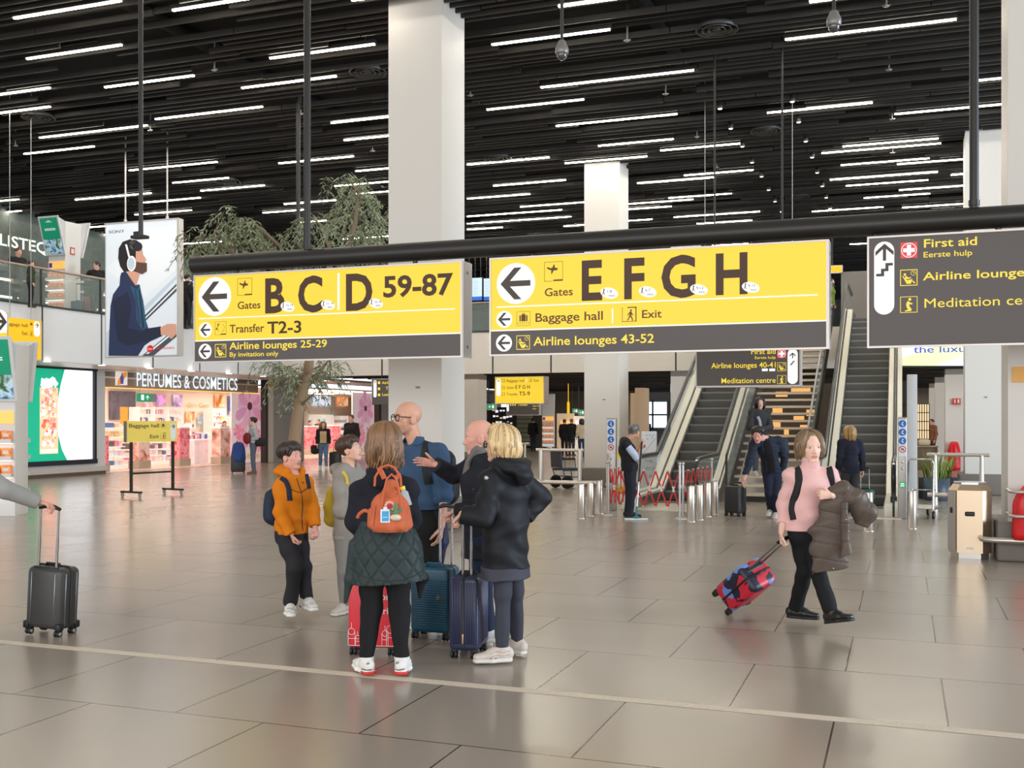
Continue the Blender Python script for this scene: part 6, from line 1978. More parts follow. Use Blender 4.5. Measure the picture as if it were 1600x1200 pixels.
# ------------------------------------------------------------------ smooth bodies: distance fields meshed as one continuous surface
F32 = np.float32
def V3(*p):
 return np.array(p[0] if len(p) == 1 else p, dtype=np.float64)
class Field:
 def __init__(s, lo, hi, h):
  s.lo, s.h = V3(lo), h
  s.n = np.maximum(4, np.ceil((V3(hi) - s.lo) / h).astype(int) + 1)
  s.V = np.full(tuple(s.n), 0.5, F32)
 def blk(s, lo, hi):
  a = np.clip(np.floor((V3(lo) - s.lo) / s.h).astype(int), 0, s.n - 1)
  b = np.clip(np.ceil((V3(hi) - s.lo) / s.h).astype(int) + 1, a + 1, s.n)
  sl = tuple(slice(a[i], b[i]) for i in range(3))
  g = [(s.lo[i] + s.h * np.arange(a[i], b[i])).astype(F32) for i in range(3)]
  return sl, (g[0][:, None, None], g[1][None, :, None], g[2][None, None, :])
 def mix(s, sl, d, k, sub=False):
  v = s.V[sl]
  if sub:
   d = -d
   if k > 0:
    hh = np.clip(0.5 - 0.5 * (v - d) / k, 0, 1)
    s.V[sl] = v + (d - v) * hh + k * hh * (1 - hh)
   else:
    s.V[sl] = np.maximum(v, d)
  elif k > 0:
   hh = np.clip(0.5 + 0.5 * (v - d) / k, 0, 1)
   s.V[sl] = v + (d - v) * hh - k * hh * (1 - hh)
  else:
   s.V[sl] = np.minimum(v, d)
 def cap(s, a, b, ra, rb=None, k=0.015, sub=False, clip=None):
  rb = ra if rb is None else rb
  a, b = V3(a), V3(b)
  m = max(ra, rb) + 0.04 + k
  sl, (X, Y, Z) = s.blk(np.minimum(a, b) - m, np.maximum(a, b) + m)
  ab = b - a
  L2 = max(float(ab @ ab), 1e-9)
  t = np.clip(((X - a[0]) * ab[0] + (Y - a[1]) * ab[1] + (Z - a[2]) * ab[2]) / L2, 0, 1)
  d = np.sqrt((X - a[0] - t * ab[0]) ** 2 + (Y - a[1] - t * ab[1]) ** 2 + (Z - a[2] - t * ab[2]) ** 2) - (ra + (rb - ra) * t)
  if clip is not None:
   cp, cn = clip
   d = np.maximum(d, (X - cp[0]) * cn[0] + (Y - cp[1]) * cn[1] + (Z - cp[2]) * cn[2])
  s.mix(sl, d, k, sub)
  return s
 def chain(s, pts, rs, k=0.015):
  for i in range(len(pts) - 1):
   s.cap(pts[i], pts[i + 1], rs[i], rs[i + 1], k)
  return s
 def ell(s, c, ax, r, k=0.015, sub=False):
  """Ellipsoid; ax = three axis vectors, r = radii along them."""
  c = V3(c)
  m = max(r) + 0.04 + k
  sl, (X, Y, Z) = s.blk(c - m, c + m)
  q = 0
  for a, rr in zip(ax, r):
   q = q + (((X - c[0]) * a[0] + (Y - c[1]) * a[1] + (Z - c[2]) * a[2]) / rr) ** 2
  d = (np.sqrt(q) - 1) * min(r)
  s.mix(sl, d.astype(F32), k, sub)
  return s
 def ecap(s, a, b, ra, fa, wa, wb, k=0.03, sub=False):
  """Tapered limb with an elliptical section: half widths (along ra) and half depths (along fa) at both ends."""
  a, b = V3(a), V3(b)
  m = max(wa + wb) + 0.05 + k
  sl, (X, Y, Z) = s.blk(np.minimum(a, b) - m, np.maximum(a, b) + m)
  ab = b - a
  L2 = max(float(ab @ ab), 1e-9)
  px, py, pz = X - a[0], Y - a[1], Z - a[2]
  t = np.clip((px * ab[0] + py * ab[1] + pz * ab[2]) / L2, 0, 1)
  px, py, pz = px - t * ab[0], py - t * ab[1], pz - t * ab[2]
  u = px * ra[0] + py * ra[1] + pz * ra[2]
  v = px * fa[0] + py * fa[1] + pz * fa[2]
  w2 = np.maximum(px * px + py * py + pz * pz - u * u - v * v, 0)
  W = wa[0] + (wb[0] - wa[0]) * t
  D = wa[1] + (wb[1] - wa[1]) * t
  M = np.minimum(W, D)
  d = (np.sqrt((u / W) ** 2 + (v / D) ** 2 + w2 / (M * M)) - 1) * M
  s.mix(sl, d.astype(F32), k, sub)
  return s
 def cut(s, p, n, k=0.0):
  """Removes the side the normal points to."""
  p, n = V3(p), V3(n)
  n = n / np.linalg.norm(n)
  sl, (X, Y, Z) = s.blk(s.lo, s.lo + s.h * s.n)
  d = (X - p[0]) * n[0] + (Y - p[1]) * n[1] + (Z - p[2]) * n[2]
  s.V[sl] = np.maximum(s.V[sl], d)
  return s
 def disp(s, fn):
  sl, (X, Y, Z) = s.blk(s.lo, s.lo + s.h * s.n)
  s.V[sl] = s.V[sl] + fn(X, Y, Z).astype(F32)
  return s
 def surface(s):
  """Surface nets."""
  V = s.V
  for ax in range(3):
   for e in (0, -1):
    ix = [slice(None)] * 3
    ix[ax] = e
    V[tuple(ix)] = 0.5
  S = V < 0
  c = np.zeros(tuple(s.n - 1), np.int8)
  for i in (0, 1):
   for j in (0, 1):
    for k in (0, 1):
     c += S[i:s.n[0] - 1 + i, j:s.n[1] - 1 + j, k:s.n[2] - 1 + k]
  I = np.argwhere((c > 0) & (c < 8))
  if len(I) == 0:
   return np.zeros((0, 3)), np.zeros((0, 4), np.int64)
  corn = np.array([(i, j, k) for i in (0, 1) for j in (0, 1) for k in (0, 1)])
  vals = np.stack([V[I[:, 0] + o[0], I[:, 1] + o[1], I[:, 2] + o[2]] for o in corn], 1)
  P = np.zeros((len(I), 3))
  cnt = np.zeros(len(I))
  for p in range(8):
   for q in range(p + 1, 8):
    if np.abs(corn[p] - corn[q]).sum() != 1:
     continue
    a, b = vals[:, p], vals[:, q]
    m = (a < 0) != (b < 0)
    t = np.where(m, a / np.where(m, a - b, 1), 0)
    P += np.where(m[:, None], corn[p] + t[:, None] * (corn[q] - corn[p]), 0)
    cnt += m
  P = s.lo + (I + P / cnt[:, None]) * s.h
  idx = np.full(tuple(s.n - 1), -1, np.int64)
  idx[I[:, 0], I[:, 1], I[:, 2]] = np.arange(len(I))
  Q = []
  for ax in range(3):
   u, v = (ax + 1) % 3, (ax + 2) % 3
   sl0, sl1 = [slice(0, n) for n in s.n], [slice(0, n) for n in s.n]
   sl0[ax], sl1[ax] = slice(0, s.n[ax] - 1), slice(1, s.n[ax])
   A, B = S[tuple(sl0)], S[tuple(sl1)]
   E = np.argwhere(A != B)
   E = E[(E[:, u] > 0) & (E[:, v] > 0) & (E[:, u] < s.n[u] - 1) & (E[:, v] < s.n[v] - 1)]
   inside = A[E[:, 0], E[:, 1], E[:, 2]]
   f = []
   for du, dv in ((1, 1), (0, 1), (0, 0), (1, 0)):
    e = E.copy()
    e[:, u] -= du
    e[:, v] -= dv
    f.append(idx[e[:, 0], e[:, 1], e[:, 2]])
   f = np.stack(f, 1)
   f[~inside] = f[~inside][:, ::-1]
   Q.append(f)
  Q = np.concatenate(Q)
  return P, Q[(Q >= 0).all(1)]
 def build(s, name, mats, parent=None, origin=(0, 0, 0), paint=None, relax=1):
  P, Q = s.surface()
  for _ in range(relax):
   acc = np.zeros_like(P)
   cn = np.zeros(len(P))
   for i in range(4):
    for j in ((i + 1) % 4, (i + 3) % 4):
     np.add.at(acc, Q[:, i], P[Q[:, j]])
     np.add.at(cn, Q[:, i], 1)
   P = 0.5 * P + 0.5 * acc / np.maximum(cn, 1)[:, None]
  me = bpy.data.meshes.new(name)
  me.vertices.add(len(P))
  me.vertices.foreach_set('co', (P - V3(origin)).astype(F32).ravel())
  me.loops.add(len(Q) * 4)
  me.loops.foreach_set('vertex_index', Q.astype(np.int32).ravel())
  me.polygons.add(len(Q))
  me.polygons.foreach_set('loop_start', np.arange(0, len(Q) * 4, 4, dtype=np.int32))
  me.polygons.foreach_set('use_smooth', np.ones(len(Q), bool))
  mats = mats if isinstance(mats, (list, tuple)) else [mats]
  for m in mats:
   me.materials.append(m)
  if paint is not None:
   me.polygons.foreach_set('material_index', paint(P[Q].mean(1)).astype(np.int32))
  me.update(calc_edges=True)
  me.validate()
  return put(name, me, parent)
def folds(seed, freq=28.0, amp=0.004):
 """Cloth creases: warped waves."""
 q = random.Random(seed)
 ks = [V3(q.gauss(0, 1), q.gauss(0, 1), q.gauss(0, 1)) for _ in range(4)]
 ks = [k / np.linalg.norm(k) for k in ks]
 ph = [q.random() * 6 for _ in range(4)]
 def fn(X, Y, Z):
  a = [X * k[0] + Y * k[1] + Z * k[2] for k in ks]
  w = np.sin(a[0] * freq * .45 + ph[0]) * 1.6 + np.sin(a[1] * freq * .6 + ph[1])
  return amp * (np.sin(a[2] * freq + w + ph[2]) * .7 + np.sin(a[3] * freq * 1.9 + w * 1.3 + ph[3]) * .3)
 return fn
def rot_to(v, axis, ang):
 axis = axis / np.linalg.norm(axis)
 return v * math.cos(ang) + np.cross(axis, v) * math.sin(ang) + axis * (axis @ v) * (1 - math.cos(ang))
UP = V3(0, 0, 1)
VIEW = V3(DX, DY, 0)
RGT = V3(RX, RY, 0)
def facing(psi):
 """psi 0 faces the camera, 90 the right side of the picture, -90 the left, 180 away."""
 a = math.radians(psi)
 return -VIEW * math.cos(a) + RGT * math.sin(a)
SKIN_M = {}
def skin(tone):
 if tone not in SKIN_M:
  c = {'fair': (226, 176, 154), 'pink': (222, 162, 144), 'tan': (206, 154, 128), 'olive': (196, 148, 122), 'pale': (232, 190, 170)}[tone]
  m = mat('skin_' + tone, c, 0.5, var=.06, vscale=18, spec=.35)
  m.node_tree.nodes['Principled BSDF'].inputs['Subsurface Weight'].default_value = 0.08
  m.node_tree.nodes['Principled BSDF'].inputs['Subsurface Radius'].default_value = (.012, .005, .003)
  lips = mat('lips_' + tone, (c[0] * .88, c[1] * .68, c[2] * .68), 0.45)
  stub = mat('stubble_' + tone, (c[0] * .91, c[1] * .90, c[2] * .91), 0.6, var=.15, vscale=120)
  SKIN_M[tone] = [m, lips, stub]
 return SKIN_M[tone]
M_EYEW = mat('eye_white', (226, 220, 214), 0.25)
M_IRIS = mat('iris_brown', (58, 40, 30), 0.2)
def hair_mat(name, col, dark=.55):
 if name in _mats:
  return _mats[name]
 m = mat(name, col, 0.42, bump=.4, bscale=120, var=dark * .5, vscale=26, stretch=(1, 1, .16), spec=.5)
 m['shades'] = 1
 for k_, f_ in (('_light', 1.13), ('_deep', .80)):
  mat(name + k_, tuple(min(255, c * f_) for c in col), 0.42, bump=.3, bscale=120, stretch=(1, 1, .16), spec=.5)
 return m
class Person:
 """Keeps joints (world coordinates) of one figure and grows body and clothes around them."""
 def __init__(s, root, height, psi, label, h=0.006, name='person', group=None, lean=0.0):
  s.root = V3(root)
  s.s = height / 1.70
  s.H = height
  s.h = h
  s.f = facing(psi)
  s.r = np.cross(s.f, UP)
  s.t = thing(name, label, 'person', tuple(s.root), 0, group)
  k = s.s
  P = lambda x, y, z: s.root + (s.r * x + s.f * y + UP * z) * k
  s.P = P
  s.J = {}
  for sd, g in (('L', -1), ('R', 1)):
   s.J['hip' + sd] = P(g * .088, 0, .90)
   s.J['knee' + sd] = P(g * .092, .015, .49)
   s.J['ank' + sd] = P(g * .095, -.015, .085)
   s.J['toe' + sd] = P(g * .115, .16, .02)
   s.J['sho' + sd] = P(g * .172, -.01, 1.385)
   s.J['elb' + sd] = P(g * .215, -.03, 1.11)
   s.J['wri' + sd] = P(g * .22, .05, .87)
  s.J['pel'] = P(0, 0, .93)
  s.J['wai'] = P(0, .005, 1.07)
  s.J['che'] = P(0, .01, 1.27)
  s.J['nek'] = P(0, -.005, 1.465)
  s.J['hed'] = P(0, .02, 1.585)
  s.hf, s.hu = s.f.copy(), UP.copy()
  s.hh = .225 * k
  s.hand = {}
 def px(s, Z, **kw):
  """Joints from picture points: name=(px, py, depth offset)."""
  for n, q in kw.items():
   s.J[n] = V3(at_depth(q[0], q[1], Z + (q[2] if len(q) > 2 else 0)))
  return s
 def fix_torso(s):
  J = s.J
  hip = (J['hipL'] + J['hipR']) / 2
  sh = (J['shoL'] + J['shoR']) / 2
  u = sh - hip
  J['pel'] = hip + u * .05
  J['wai'] = hip + u * .34 + s.f * .005
  J['che'] = hip + u * .76 + s.f * .012
  J['nek'] = sh + UP * .085 * s.s - s.f * .005
  return s
 def head(s, psi, pitch=0, roll=0, c=None, hh=None):
  f = facing(psi)
  r = np.cross(f, UP)
  u = UP.copy()
  f, u = rot_to(f, r, math.radians(pitch)), rot_to(u, r, math.radians(pitch))
  u = rot_to(u, f, math.radians(roll))
  s.hf, s.hu = f, u
  if c is not None:
   s.J['hed'] = V3(c)
  if hh:
   s.hh = hh
  return s
 def hp(s, x, y, z):
  r = np.cross(s.hf, s.hu)
  return s.J['hed'] + (r * x + s.hf * y + s.hu * z) * s.hh
 # --- the body: head with face, neck, trunk, limbs, hands and feet as one surface
 def body(s, tone='fair', female=False, beard=False, hands=('L', 'R'), face=True):
  k, J = s.s, s.J
  pts = np.array(list(J.values()))
  lo, hi = pts.min(0) - .26 * k, pts.max(0) + .24 * k
  lo[2] = max(lo[2], s.root[2] - .03)
  F = Field(lo, hi, s.h)
  hh, hp = s.hh, s.hp
  hr = np.cross(s.hf, s.hu)
  ax = (hr, s.hf, s.hu)
  # trunk
  F.ecap(J['pel'], J['wai'], s.r, s.f, (.140 * k, .095 * k), (.118 * k, .085 * k), .04)
  F.ecap(J['wai'], J['che'], s.r, s.f, (.118 * k, .085 * k), (.145 * k, .100 * k), .04)
  F.ecap(J['che'], J['nek'] - UP * .05 * k, s.r, s.f, (.145 * k, .10 * k), (.085 * k, .06 * k), .05)
  for sd in 'LR':
   F.cap(J['nek'] - UP * .05 * k, J['sho' + sd], .05 * k, .046 * k, .03)
   F.cap(J['sho' + sd], J['elb' + sd], .046 * k, .038 * k, .02)
   F.cap(J['elb' + sd], J['wri' + sd], .037 * k, .025 * k, .012)
   F.cap(J['hip' + sd], J['knee' + sd], .076 * k, .050 * k, .03)
   F.cap(J['knee' + sd], J['ank' + sd], .049 * k, .032 * k, .02)
   ft = J['toe' + sd] - J['ank' + sd]
   F.cap(J['ank' + sd] - UP * .02 * k, J['ank' + sd] + ft * min(1, .085 * k / np.linalg.norm(ft)) + UP * .012, .030 * k, .020 * k, .02)
  # neck and head
  F.cap(J['nek'] - UP * .03 * k, hp(0, -.10, -.22), (.056 if not female else .048) * k, (.25 if not female else .215) * hh, .02)
  F.ell(hp(0, -.06, .15), ax, (.335 * hh, .42 * hh, .37 * hh), .01)
  F.ell(hp(0, .10, -.15), ax, (.275 * hh, .295 * hh, .33 * hh), .03 * hh / .22)
  if face:
   e = .05 * hh
   jw = .20 if female else .225
   for g in (-1, 1):
    F.cap(hp(g * jw, .00, -.27), hp(g * .055, .265, -.43), .085 * hh, .075 * hh, e)
    F.ell(hp(g * .185, .225, -.075), ax, (.09 * hh, .09 * hh, .08 * hh), e)
    F.ell(hp(g * .35, -.03, -.04), ax, (.05 * hh, .10 * hh, .16 * hh), .012 * hh)
    F.ell(hp(g * .405, .0, -.02), ax, (.03 * hh, .055 * hh, .10 * hh), .01 * hh, True)
   F.cap(hp(-.06, .285, -.43), hp(.06, .285, -.43), .075 * hh, None, e)
   F.cap(hp(-.16, .305, .105), hp(.16, .305, .105), .065 * hh, None, e)
   for g in (-1, 1):
    F.ell(hp(g * .145, .43, .015), ax, (.085 * hh, .07 * hh, .052 * hh), .03 * hh, True)
    F.cap(hp(g * .085, .335, .05), hp(g * .21, .295, .045), .024 * hh, None, .012 * hh)
    F.cap(hp(g * .09, .335, -.03), hp(g * .20, .295, -.025), .018 * hh, None, .012 * hh)
   F.cap(hp(0, .345, .07), hp(0, .445 if not female else .43, -.135), .034 * hh, .05 * hh, .025 * hh)
   for g in (-1, 1):
    F.ell(hp(g * .052, .395, -.15), ax, (.036 * hh, .045 * hh, .032 * hh), .015 * hh)
   F.cap(hp(-.085, .335, -.262), hp(.085, .335, -.262), .034 * hh, None, .015 * hh)
   F.cap(hp(-.075, .335, -.312), hp(.075, .335, -.312), .038 * hh, None, .015 * hh)
   F.cap(hp(-.10, .385, -.286), hp(.10, .385, -.286), .012 * hh, None, .008 * hh, True)
  for sd in hands:
   s._hand(F, sd)
  g_ = s.J['hed']
  def paint(c):
   q = (c - g_) / hh
   x, y, z = q @ hr, q @ s.hf, q @ s.hu
   out = np.zeros(len(c), np.int32)
   out[((x / .11) ** 2 + ((z + .29) / .046) ** 2 < 1) & (y > .25)] = 1
   if beard:
    out[(out == 0) & (z < -.20) & (z > -.52) & (y > .02) & (np.abs(x) < .34)] = 2
   return out
  s.bodyobj = F.build('body', skin(tone), s.t, s.root, paint if face else None)
  if face:
   for g in (-1, 1):
    c = hp(g * .143, .298, .012)
    b = MB()
    b.ball(tuple(c - s.root), .060 * hh, seg=14)
    fwd = s.hf + hr * g * .05
    for i, f_ in enumerate(b.f):
     q = np.mean([b.v[j] for j in f_], axis=0) - (c - s.root)
     if (q @ fwd) / np.linalg.norm(q) > .86:
      b.m[i] = 1
    b.build('eye', [M_EYEW, M_IRIS], s.t)
  return s
 def _hand(s, F, sd):
  """Palm, four bent fingers and a thumb, set by s.hand[sd] = dict(d, n, curl)."""
  k = s.s * .98
  J = s.J
  fore = J['wri' + sd] - J['elb' + sd]
  fore = fore / np.linalg.norm(fore)
  sp = s.hand.get(sd, {})
  d = V3(sp.get('d', fore))
  d = d / np.linalg.norm(d)
  g = -1 if sd == 'L' else 1
  n = V3(sp.get('n', -s.r * g))               # palm normal
  n = n - d * (n @ d)
  n = n / np.linalg.norm(n)
  sidev = np.cross(n, d) * sp.get('flip', (1 if sd == 'L' else -1))   # towards the thumb side
  curl = sp.get('curl', .45)
  w = J['wri' + sd]
  kn = w + d * .088 * k
  F.ecap(w + d * .015 * k, kn, sidev, n, (.030 * k, .017 * k), (.041 * k, .013 * k), .008)
  for i, (off, L, r) in enumerate(((.031, .078, .0088), (.011, .086, .0092), (-.010, .080, .0088), (-.030, .063, .0078))):
   p = kn + sidev * off * k + d * (.004 if i in (1, 2) else -.004) * k
   v = d + sidev * off * 1.2 * sp.get('spread', 1)
   v = v / np.linalg.norm(v)
   axis = np.cross(v, n)
   c = curl * (1 + .10 * i)
   for j, fr in enumerate((.46, .31, .23)):
    v = rot_to(v, axis, c * (1.0, 1.15, .8)[j])
    q = p + v * L * fr * k
    F.cap(p, q, r * k * (1 - .1 * j), r * k * (.92 - .1 * j), .005)
    p = q
  p = w + d * .025 * k + sidev * .028 * k
  v = d * .62 + sidev * .75 + n * .25
  v = v / np.linalg.norm(v)
  tc = sp.get('thumb', curl)
  for j, (L, r) in enumerate(((.042, .0125), (.034, .0105), (.028, .0092))):
   if j:
    v = v + (d * .55 - sidev * .45) * tc + n * .35 * tc
    v = v / np.linalg.norm(v)
   q = p + v * L * k
   F.cap(p, q, r * k, r * .9 * k, .008)
   p = q
 # --- clothes
 def top(s, name, m, th=.016, hem=None, sleeve=1.0, neck=None, fold=.004, h=None, hemw=None, collar=0.0, hood=None, extra=None, paint=None, mats=None, sleeve_th=None, seed=1, front_open=None, waistw=None, chestd=0.0, cuff=None):
  """Upper garment. hem: height of its lower edge; sleeve: 1 long, .5 short; hemw: (half width, half depth) at the hem."""
  k, J = s.s, s.J
  h = h or s.h
  st = sleeve_th if sleeve_th is not None else th
  zz = [J[n] for n in ('shoL', 'shoR', 'elbL', 'elbR', 'wriL', 'wriR', 'pel', 'nek', 'hipL', 'hipR')]
  lo, hi = np.min(zz, 0) - .24 * k, np.max(zz, 0) + .22 * k
  sleeves = []
  if hem is not None:
   lo[2] = min(lo[2], s.root[2] + hem - .1)
  F = Field(lo, hi, h)
  hemz = s.root[2] + hem if hem is not None else J['pel'][2] - .02
  up = (J['che'] - J['pel'])
  up = up / np.linalg.norm(up)
  ww = waistw or (.126, .092)
  F.ecap(J['wai'], J['che'], s.r, s.f, ((ww[0]) * k + th, ww[1] * k + th), (.150 * k + th, (.108 + chestd) * k + th), .04)
  F.ecap(J['che'], J['nek'] - UP * .055 * k, s.r, s.f, (.150 * k + th, .108 * k + th), (.10 * k + th, .065 * k + th), .05)
  pw = (.148 * k + th, .108 * k + th)
  F.ecap(J['wai'], J['pel'], s.r, s.f, (ww[0] * k + th, ww[1] * k + th), pw, .04)
  if hemz < J['pel'][2] - .04:
   b = J['pel'].copy()
   b = (J['pel'] + (J['kneeL'] + J['kneeR']) / 2 - (J['hipL'] + J['hipR']) / 2 if hemz < J['pel'][2] - .5 else J['pel'] - UP * (J['pel'][2] - hemz + .08))
   b[2] = hemz - .08
   F.ecap(J['pel'], b, s.r, s.f, pw, hemw or (pw[0] * 1.05, pw[1] * 1.08), .03)
  else:
   F.ecap(J['pel'], J['pel'] - UP * .12 * k, s.r, s.f, pw, hemw or pw, .03)
  for sd in 'LR':
   F.cap(J['nek'] - UP * .06 * k, J['sho' + sd], .052 * k + th * .8, .054 * k + th, .04)
   e = J['elb' + sd]
   if sleeve <= .5:
    e = J['sho' + sd] + (e - J['sho' + sd]) * (sleeve / .5)
    sleeves.append((J['sho' + sd], e, .056 * k + st, .052 * k + st, .025))
   else:
    F.cap(J['sho' + sd], e, .054 * k + st, .046 * k + st, .025)
    wv = J['wri' + sd] - e
    w = e + wv * min(1.0, (sleeve - .5) / .5)
    sleeves.append((e, w, .046 * k + st, .034 * k + st, .02))
  for a, b, r0, r1, kk in sleeves:
   d = (b - a) / np.linalg.norm(b - a)
   F.cap(a, b + d * .03, r0, r1, kk, clip=(b, d))
  if collar:
   F.cap(J['nek'] - UP * .02 * k, J['nek'] + UP * collar + (s.J['hed'] - J['nek']) * .0, .066 * k + th * .5, .064 * k + th * .4, .02)
  if hood:
   for (x, y, z, r) in hood:
    F.ell(J['nek'] + (s.r * x + s.f * y + UP * z) * k, (s.r, s.f, UP), V3(r) * k, .02)
  if extra:
   extra(F)
  if fold:
   F.disp(folds(seed * 7 + 3, 26, fold))
  F.cut((0, 0, hemz), (0, 0, -1))
  # neck opening
  nn = neck or (.062, .02, .055)
  c = J['nek'] + (s.J['hed'] - J['nek']) * .1 + s.f * nn[1] * k
  F.cap(c + UP * (.02 + nn[2] * .0), c + UP * .25, nn[0] * k, nn[0] * 1.15 * k, .01, True)
  if front_open:
   # V or full opening down the front
   zt, zb, w0, w1 = front_open
   for i in range(8):
    u = i / 7
    z = zt + (zb - zt) * u
    p = s.root + UP * z
    q = J['che'] + (J['pel'] - J['che']) * min(1, max(0, (J['che'][2] - p[2]) / max(.01, J['che'][2] - J['pel'][2])))
    p = V3(q[0], q[1], p[2]) + s.f * (.19 * k + th)
    F.ell(p, (s.r, s.f, UP), (w0 + (w1 - w0) * u, .11, abs(zb - zt) / 7), .012, True)
  o = F.build(name, mats or m, s.t, s.root, paint)
  return o
 def trousers(s, m, th=.012, ankle=.06, name='trousers', fold=.004, h=None, taper=0.0, seed=2, paint=None, wide=0.0):
  k, J = s.s, s.J
  h = h or s.h
  zz = [J[n] for n in ('hipL', 'hipR', 'kneeL', 'kneeR', 'ankL', 'ankR', 'pel')]
  F = Field(np.min(zz, 0) - .20 * k, np.max(zz, 0) + .20 * k, h)
  F.ecap(J['pel'] + UP * .06 * k, (J['hipL'] + J['hipR']) / 2 - UP * .02 * k, s.r, s.f, (.132 * k + th, .094 * k + th), (.140 * k + th, .102 * k + th), .04)
  for sd in 'LR':
   F.cap(J['hip' + sd], J['knee' + sd], .084 * k + th, .056 * k + th + wide * .5, .035)
   a = J['ank' + sd] + (J['knee' + sd] - J['ank' + sd]) * ankle
   d = (a - J['knee' + sd]) / np.linalg.norm(a - J['knee' + sd])
   F.cap(J['knee' + sd], a + d * .02, .055 * k + th + wide * .5, .041 * k + th - taper + wide, .02, clip=(a, d))
  if fold:
   F.disp(folds(seed * 5 + 1, 30, fold))
  F.cut(J['pel'] + UP * .10 * k, UP)
  return F.build(name, m, s.t, s.root, paint)
 def shoes(s, upper, sole, h=None, boot=0.0, size=1.0, accent=None):
  k, J = s.s * size, s.J
  h = h or max(.004, s.h * .8)
  for sd in 'LR':
   a, t = J['ank' + sd], J['toe' + sd]
   d = t - a
   dn = V3(d)
   dn = dn / np.linalg.norm(dn)
   fl = s.__dict__.get('footup', {}).get(sd)
   if fl is None:
    up = UP
    fw = V3(d[0], d[1], 0)
    fw = fw / np.linalg.norm(fw)
    base = V3(a[0], a[1], max(s.root[2], a[2] - .085 * s.s))
   else:
    fw, up = fl
    fw = fw / np.linalg.norm(fw)
    up = up - fw * (up @ fw)
    up = up / np.linalg.norm(up)
    base = a - up * .085 * s.s
   rt = np.cross(fw, up)
   heel, mid, toe = base - fw * .045 * k, base + fw * .07 * k, base + fw * .165 * k
   lo = np.min([heel, toe, a], 0) - .10 * k
   hi = np.max([heel, toe, a + UP * (.06 + boot)], 0) + .10 * k
   F = Field(lo, hi, h)
   F.ecap(heel + up * .050 * k, mid + up * .045 * k, rt, up, (.034 * k, .040 * k), (.043 * k, .034 * k), .02)
   F.ecap(mid + up * .042 * k, toe + up * .034 * k, rt, up, (.043 * k, .032 * k), (.036 * k, .020 * k), .02)
   F.cap(base + up * .05 * k, a + up * (.015 * k + boot), .040 * k, .045 * k, .02)
   F.cap(a + up * .02 * k, mid + up * .06 * k, .038 * k, .022 * k, .02)
   F.cut(a + up * (.022 * k + boot), up)
   F.cut(base + up * .018 * k, -up)
   o = F.build('shoe', upper, s.t, s.root)
   S = Field(lo, hi, h)
   S.ecap(heel + up * .012 * k, mid + up * .012 * k, rt, up, (.040 * k, .026 * k), (.049 * k, .026 * k), .015)
   S.ecap(mid + up * .012 * k, toe + up * .012 * k, rt, up, (.049 * k, .026 * k), (.041 * k, .022 * k), .015)
   S.cut(base + up * .026 * k, up)
   S.cut(base, -up)
   s.__dict__.setdefault('so', []).append(o)
   S.build('sole', sole, o, s.root)
   o.parent = s.t
   if accent:
    A = Field(lo, hi, h)
    A.ecap(heel + up * .012 * k, heel + fw * .03 * k + up * .012 * k, rt, up, (.043 * k, .034 * k), (.045 * k, .034 * k), .01)
    A.cut(heel + up * .020 * k, up)
    A.cut(heel + up * .001 * k, -up)
    A.cut(heel + fw * .028 * k, fw)
    A.build('heel_patch', accent, o, s.root)
  return s
 # --- hair: a close cap plus locks that follow the skull and fall
 def hair(s, m, length=0.0, front=True, n=150, seed=1, fringe=55, back=100, vol=1.0, wave=.0, thick=.012, side=92, part=0.0, cap_only=False, nape=None):
  hh, hp = s.hh, s.hp
  hr = np.cross(s.hf, s.hu)
  ax = (hr, s.hf, s.hu)
  q = random.Random(seed)
  F = Field(s.J['hed'] - .8 * hh, s.J['hed'] + .8 * hh, max(.005, s.h))
  F.ell(hp(0, -.075, .165), ax, (.372 * hh * vol, .455 * hh * vol, .40 * hh * vol), .0)
  # keep the face free
  F.ell(hp(0, .50, -.14), ax, (.35 * hh, .42 * hh, (.53 if front else .56) * hh), .02, True)
  lowz = nape if nape is not None else -.28
  F.cut(hp(0, -.3, lowz), -s.hu + s.hf * .25)
  if length <= 0:
   for g in (-1, 1):
    F.ell(hp(g * .36, .02, -.12), ax, (.14 * hh, .12 * hh, .17 * hh), .01, True)
  F.disp(folds(seed + 40, 60, .0035 if hh > .15 else .002))
  o = F.build('hair', m, s.t, s.root)
  if cap_only:
   return s
  b = MB()
  A, Bq, Cc = .385 * vol, .470 * vol, .415 * vol
  for i in range(n):
   phi = q.uniform(-180, 180)
   af = abs(phi)
   if af < (62 if front else 48):
    if not front:
     continue
    end = fringe + q.uniform(-8, 10)
    hang = 0.0
   elif af < 105:
    end = side + q.uniform(-8, 8)
    hang = length * q.uniform(.70, 1.0)
   else:
    end = back + q.uniform(-8, 6)
    hang = length * q.uniform(.78, 1.06)
   ph = math.radians(phi)
   st = q.uniform(0, 35)
   kk = q.uniform(.97, 1.05)
   pts = []
   m_ = 6
   for j in range(m_ + 1):
    th = math.radians(st + (end - st) * j / m_)
    pts.append(hp(part * (1 - j / m_) + A * kk * math.sin(th) * math.sin(ph), -.075 + Bq * kk * math.sin(th) * math.cos(ph), .165 + Cc * kk * math.cos(th)))
   if hang > 0:
    out = (hr * math.sin(ph) + s.hf * math.cos(ph))
    p = pts[-1]
    w0 = q.uniform(0, 6)
    fl = q.uniform(-.05, .16)
    nn = 6
    for j in range(1, nn + 1):
     u = j / nn
     pts.append(p - UP * hang * u + out * (fl * hang * math.sin(u * 2.2)) + (hr * math.sin(w0 + u * 7) + s.hf * math.cos(w0 + u * 6)) * wave * u - out * .05 * hang * u * u)
   rs = []
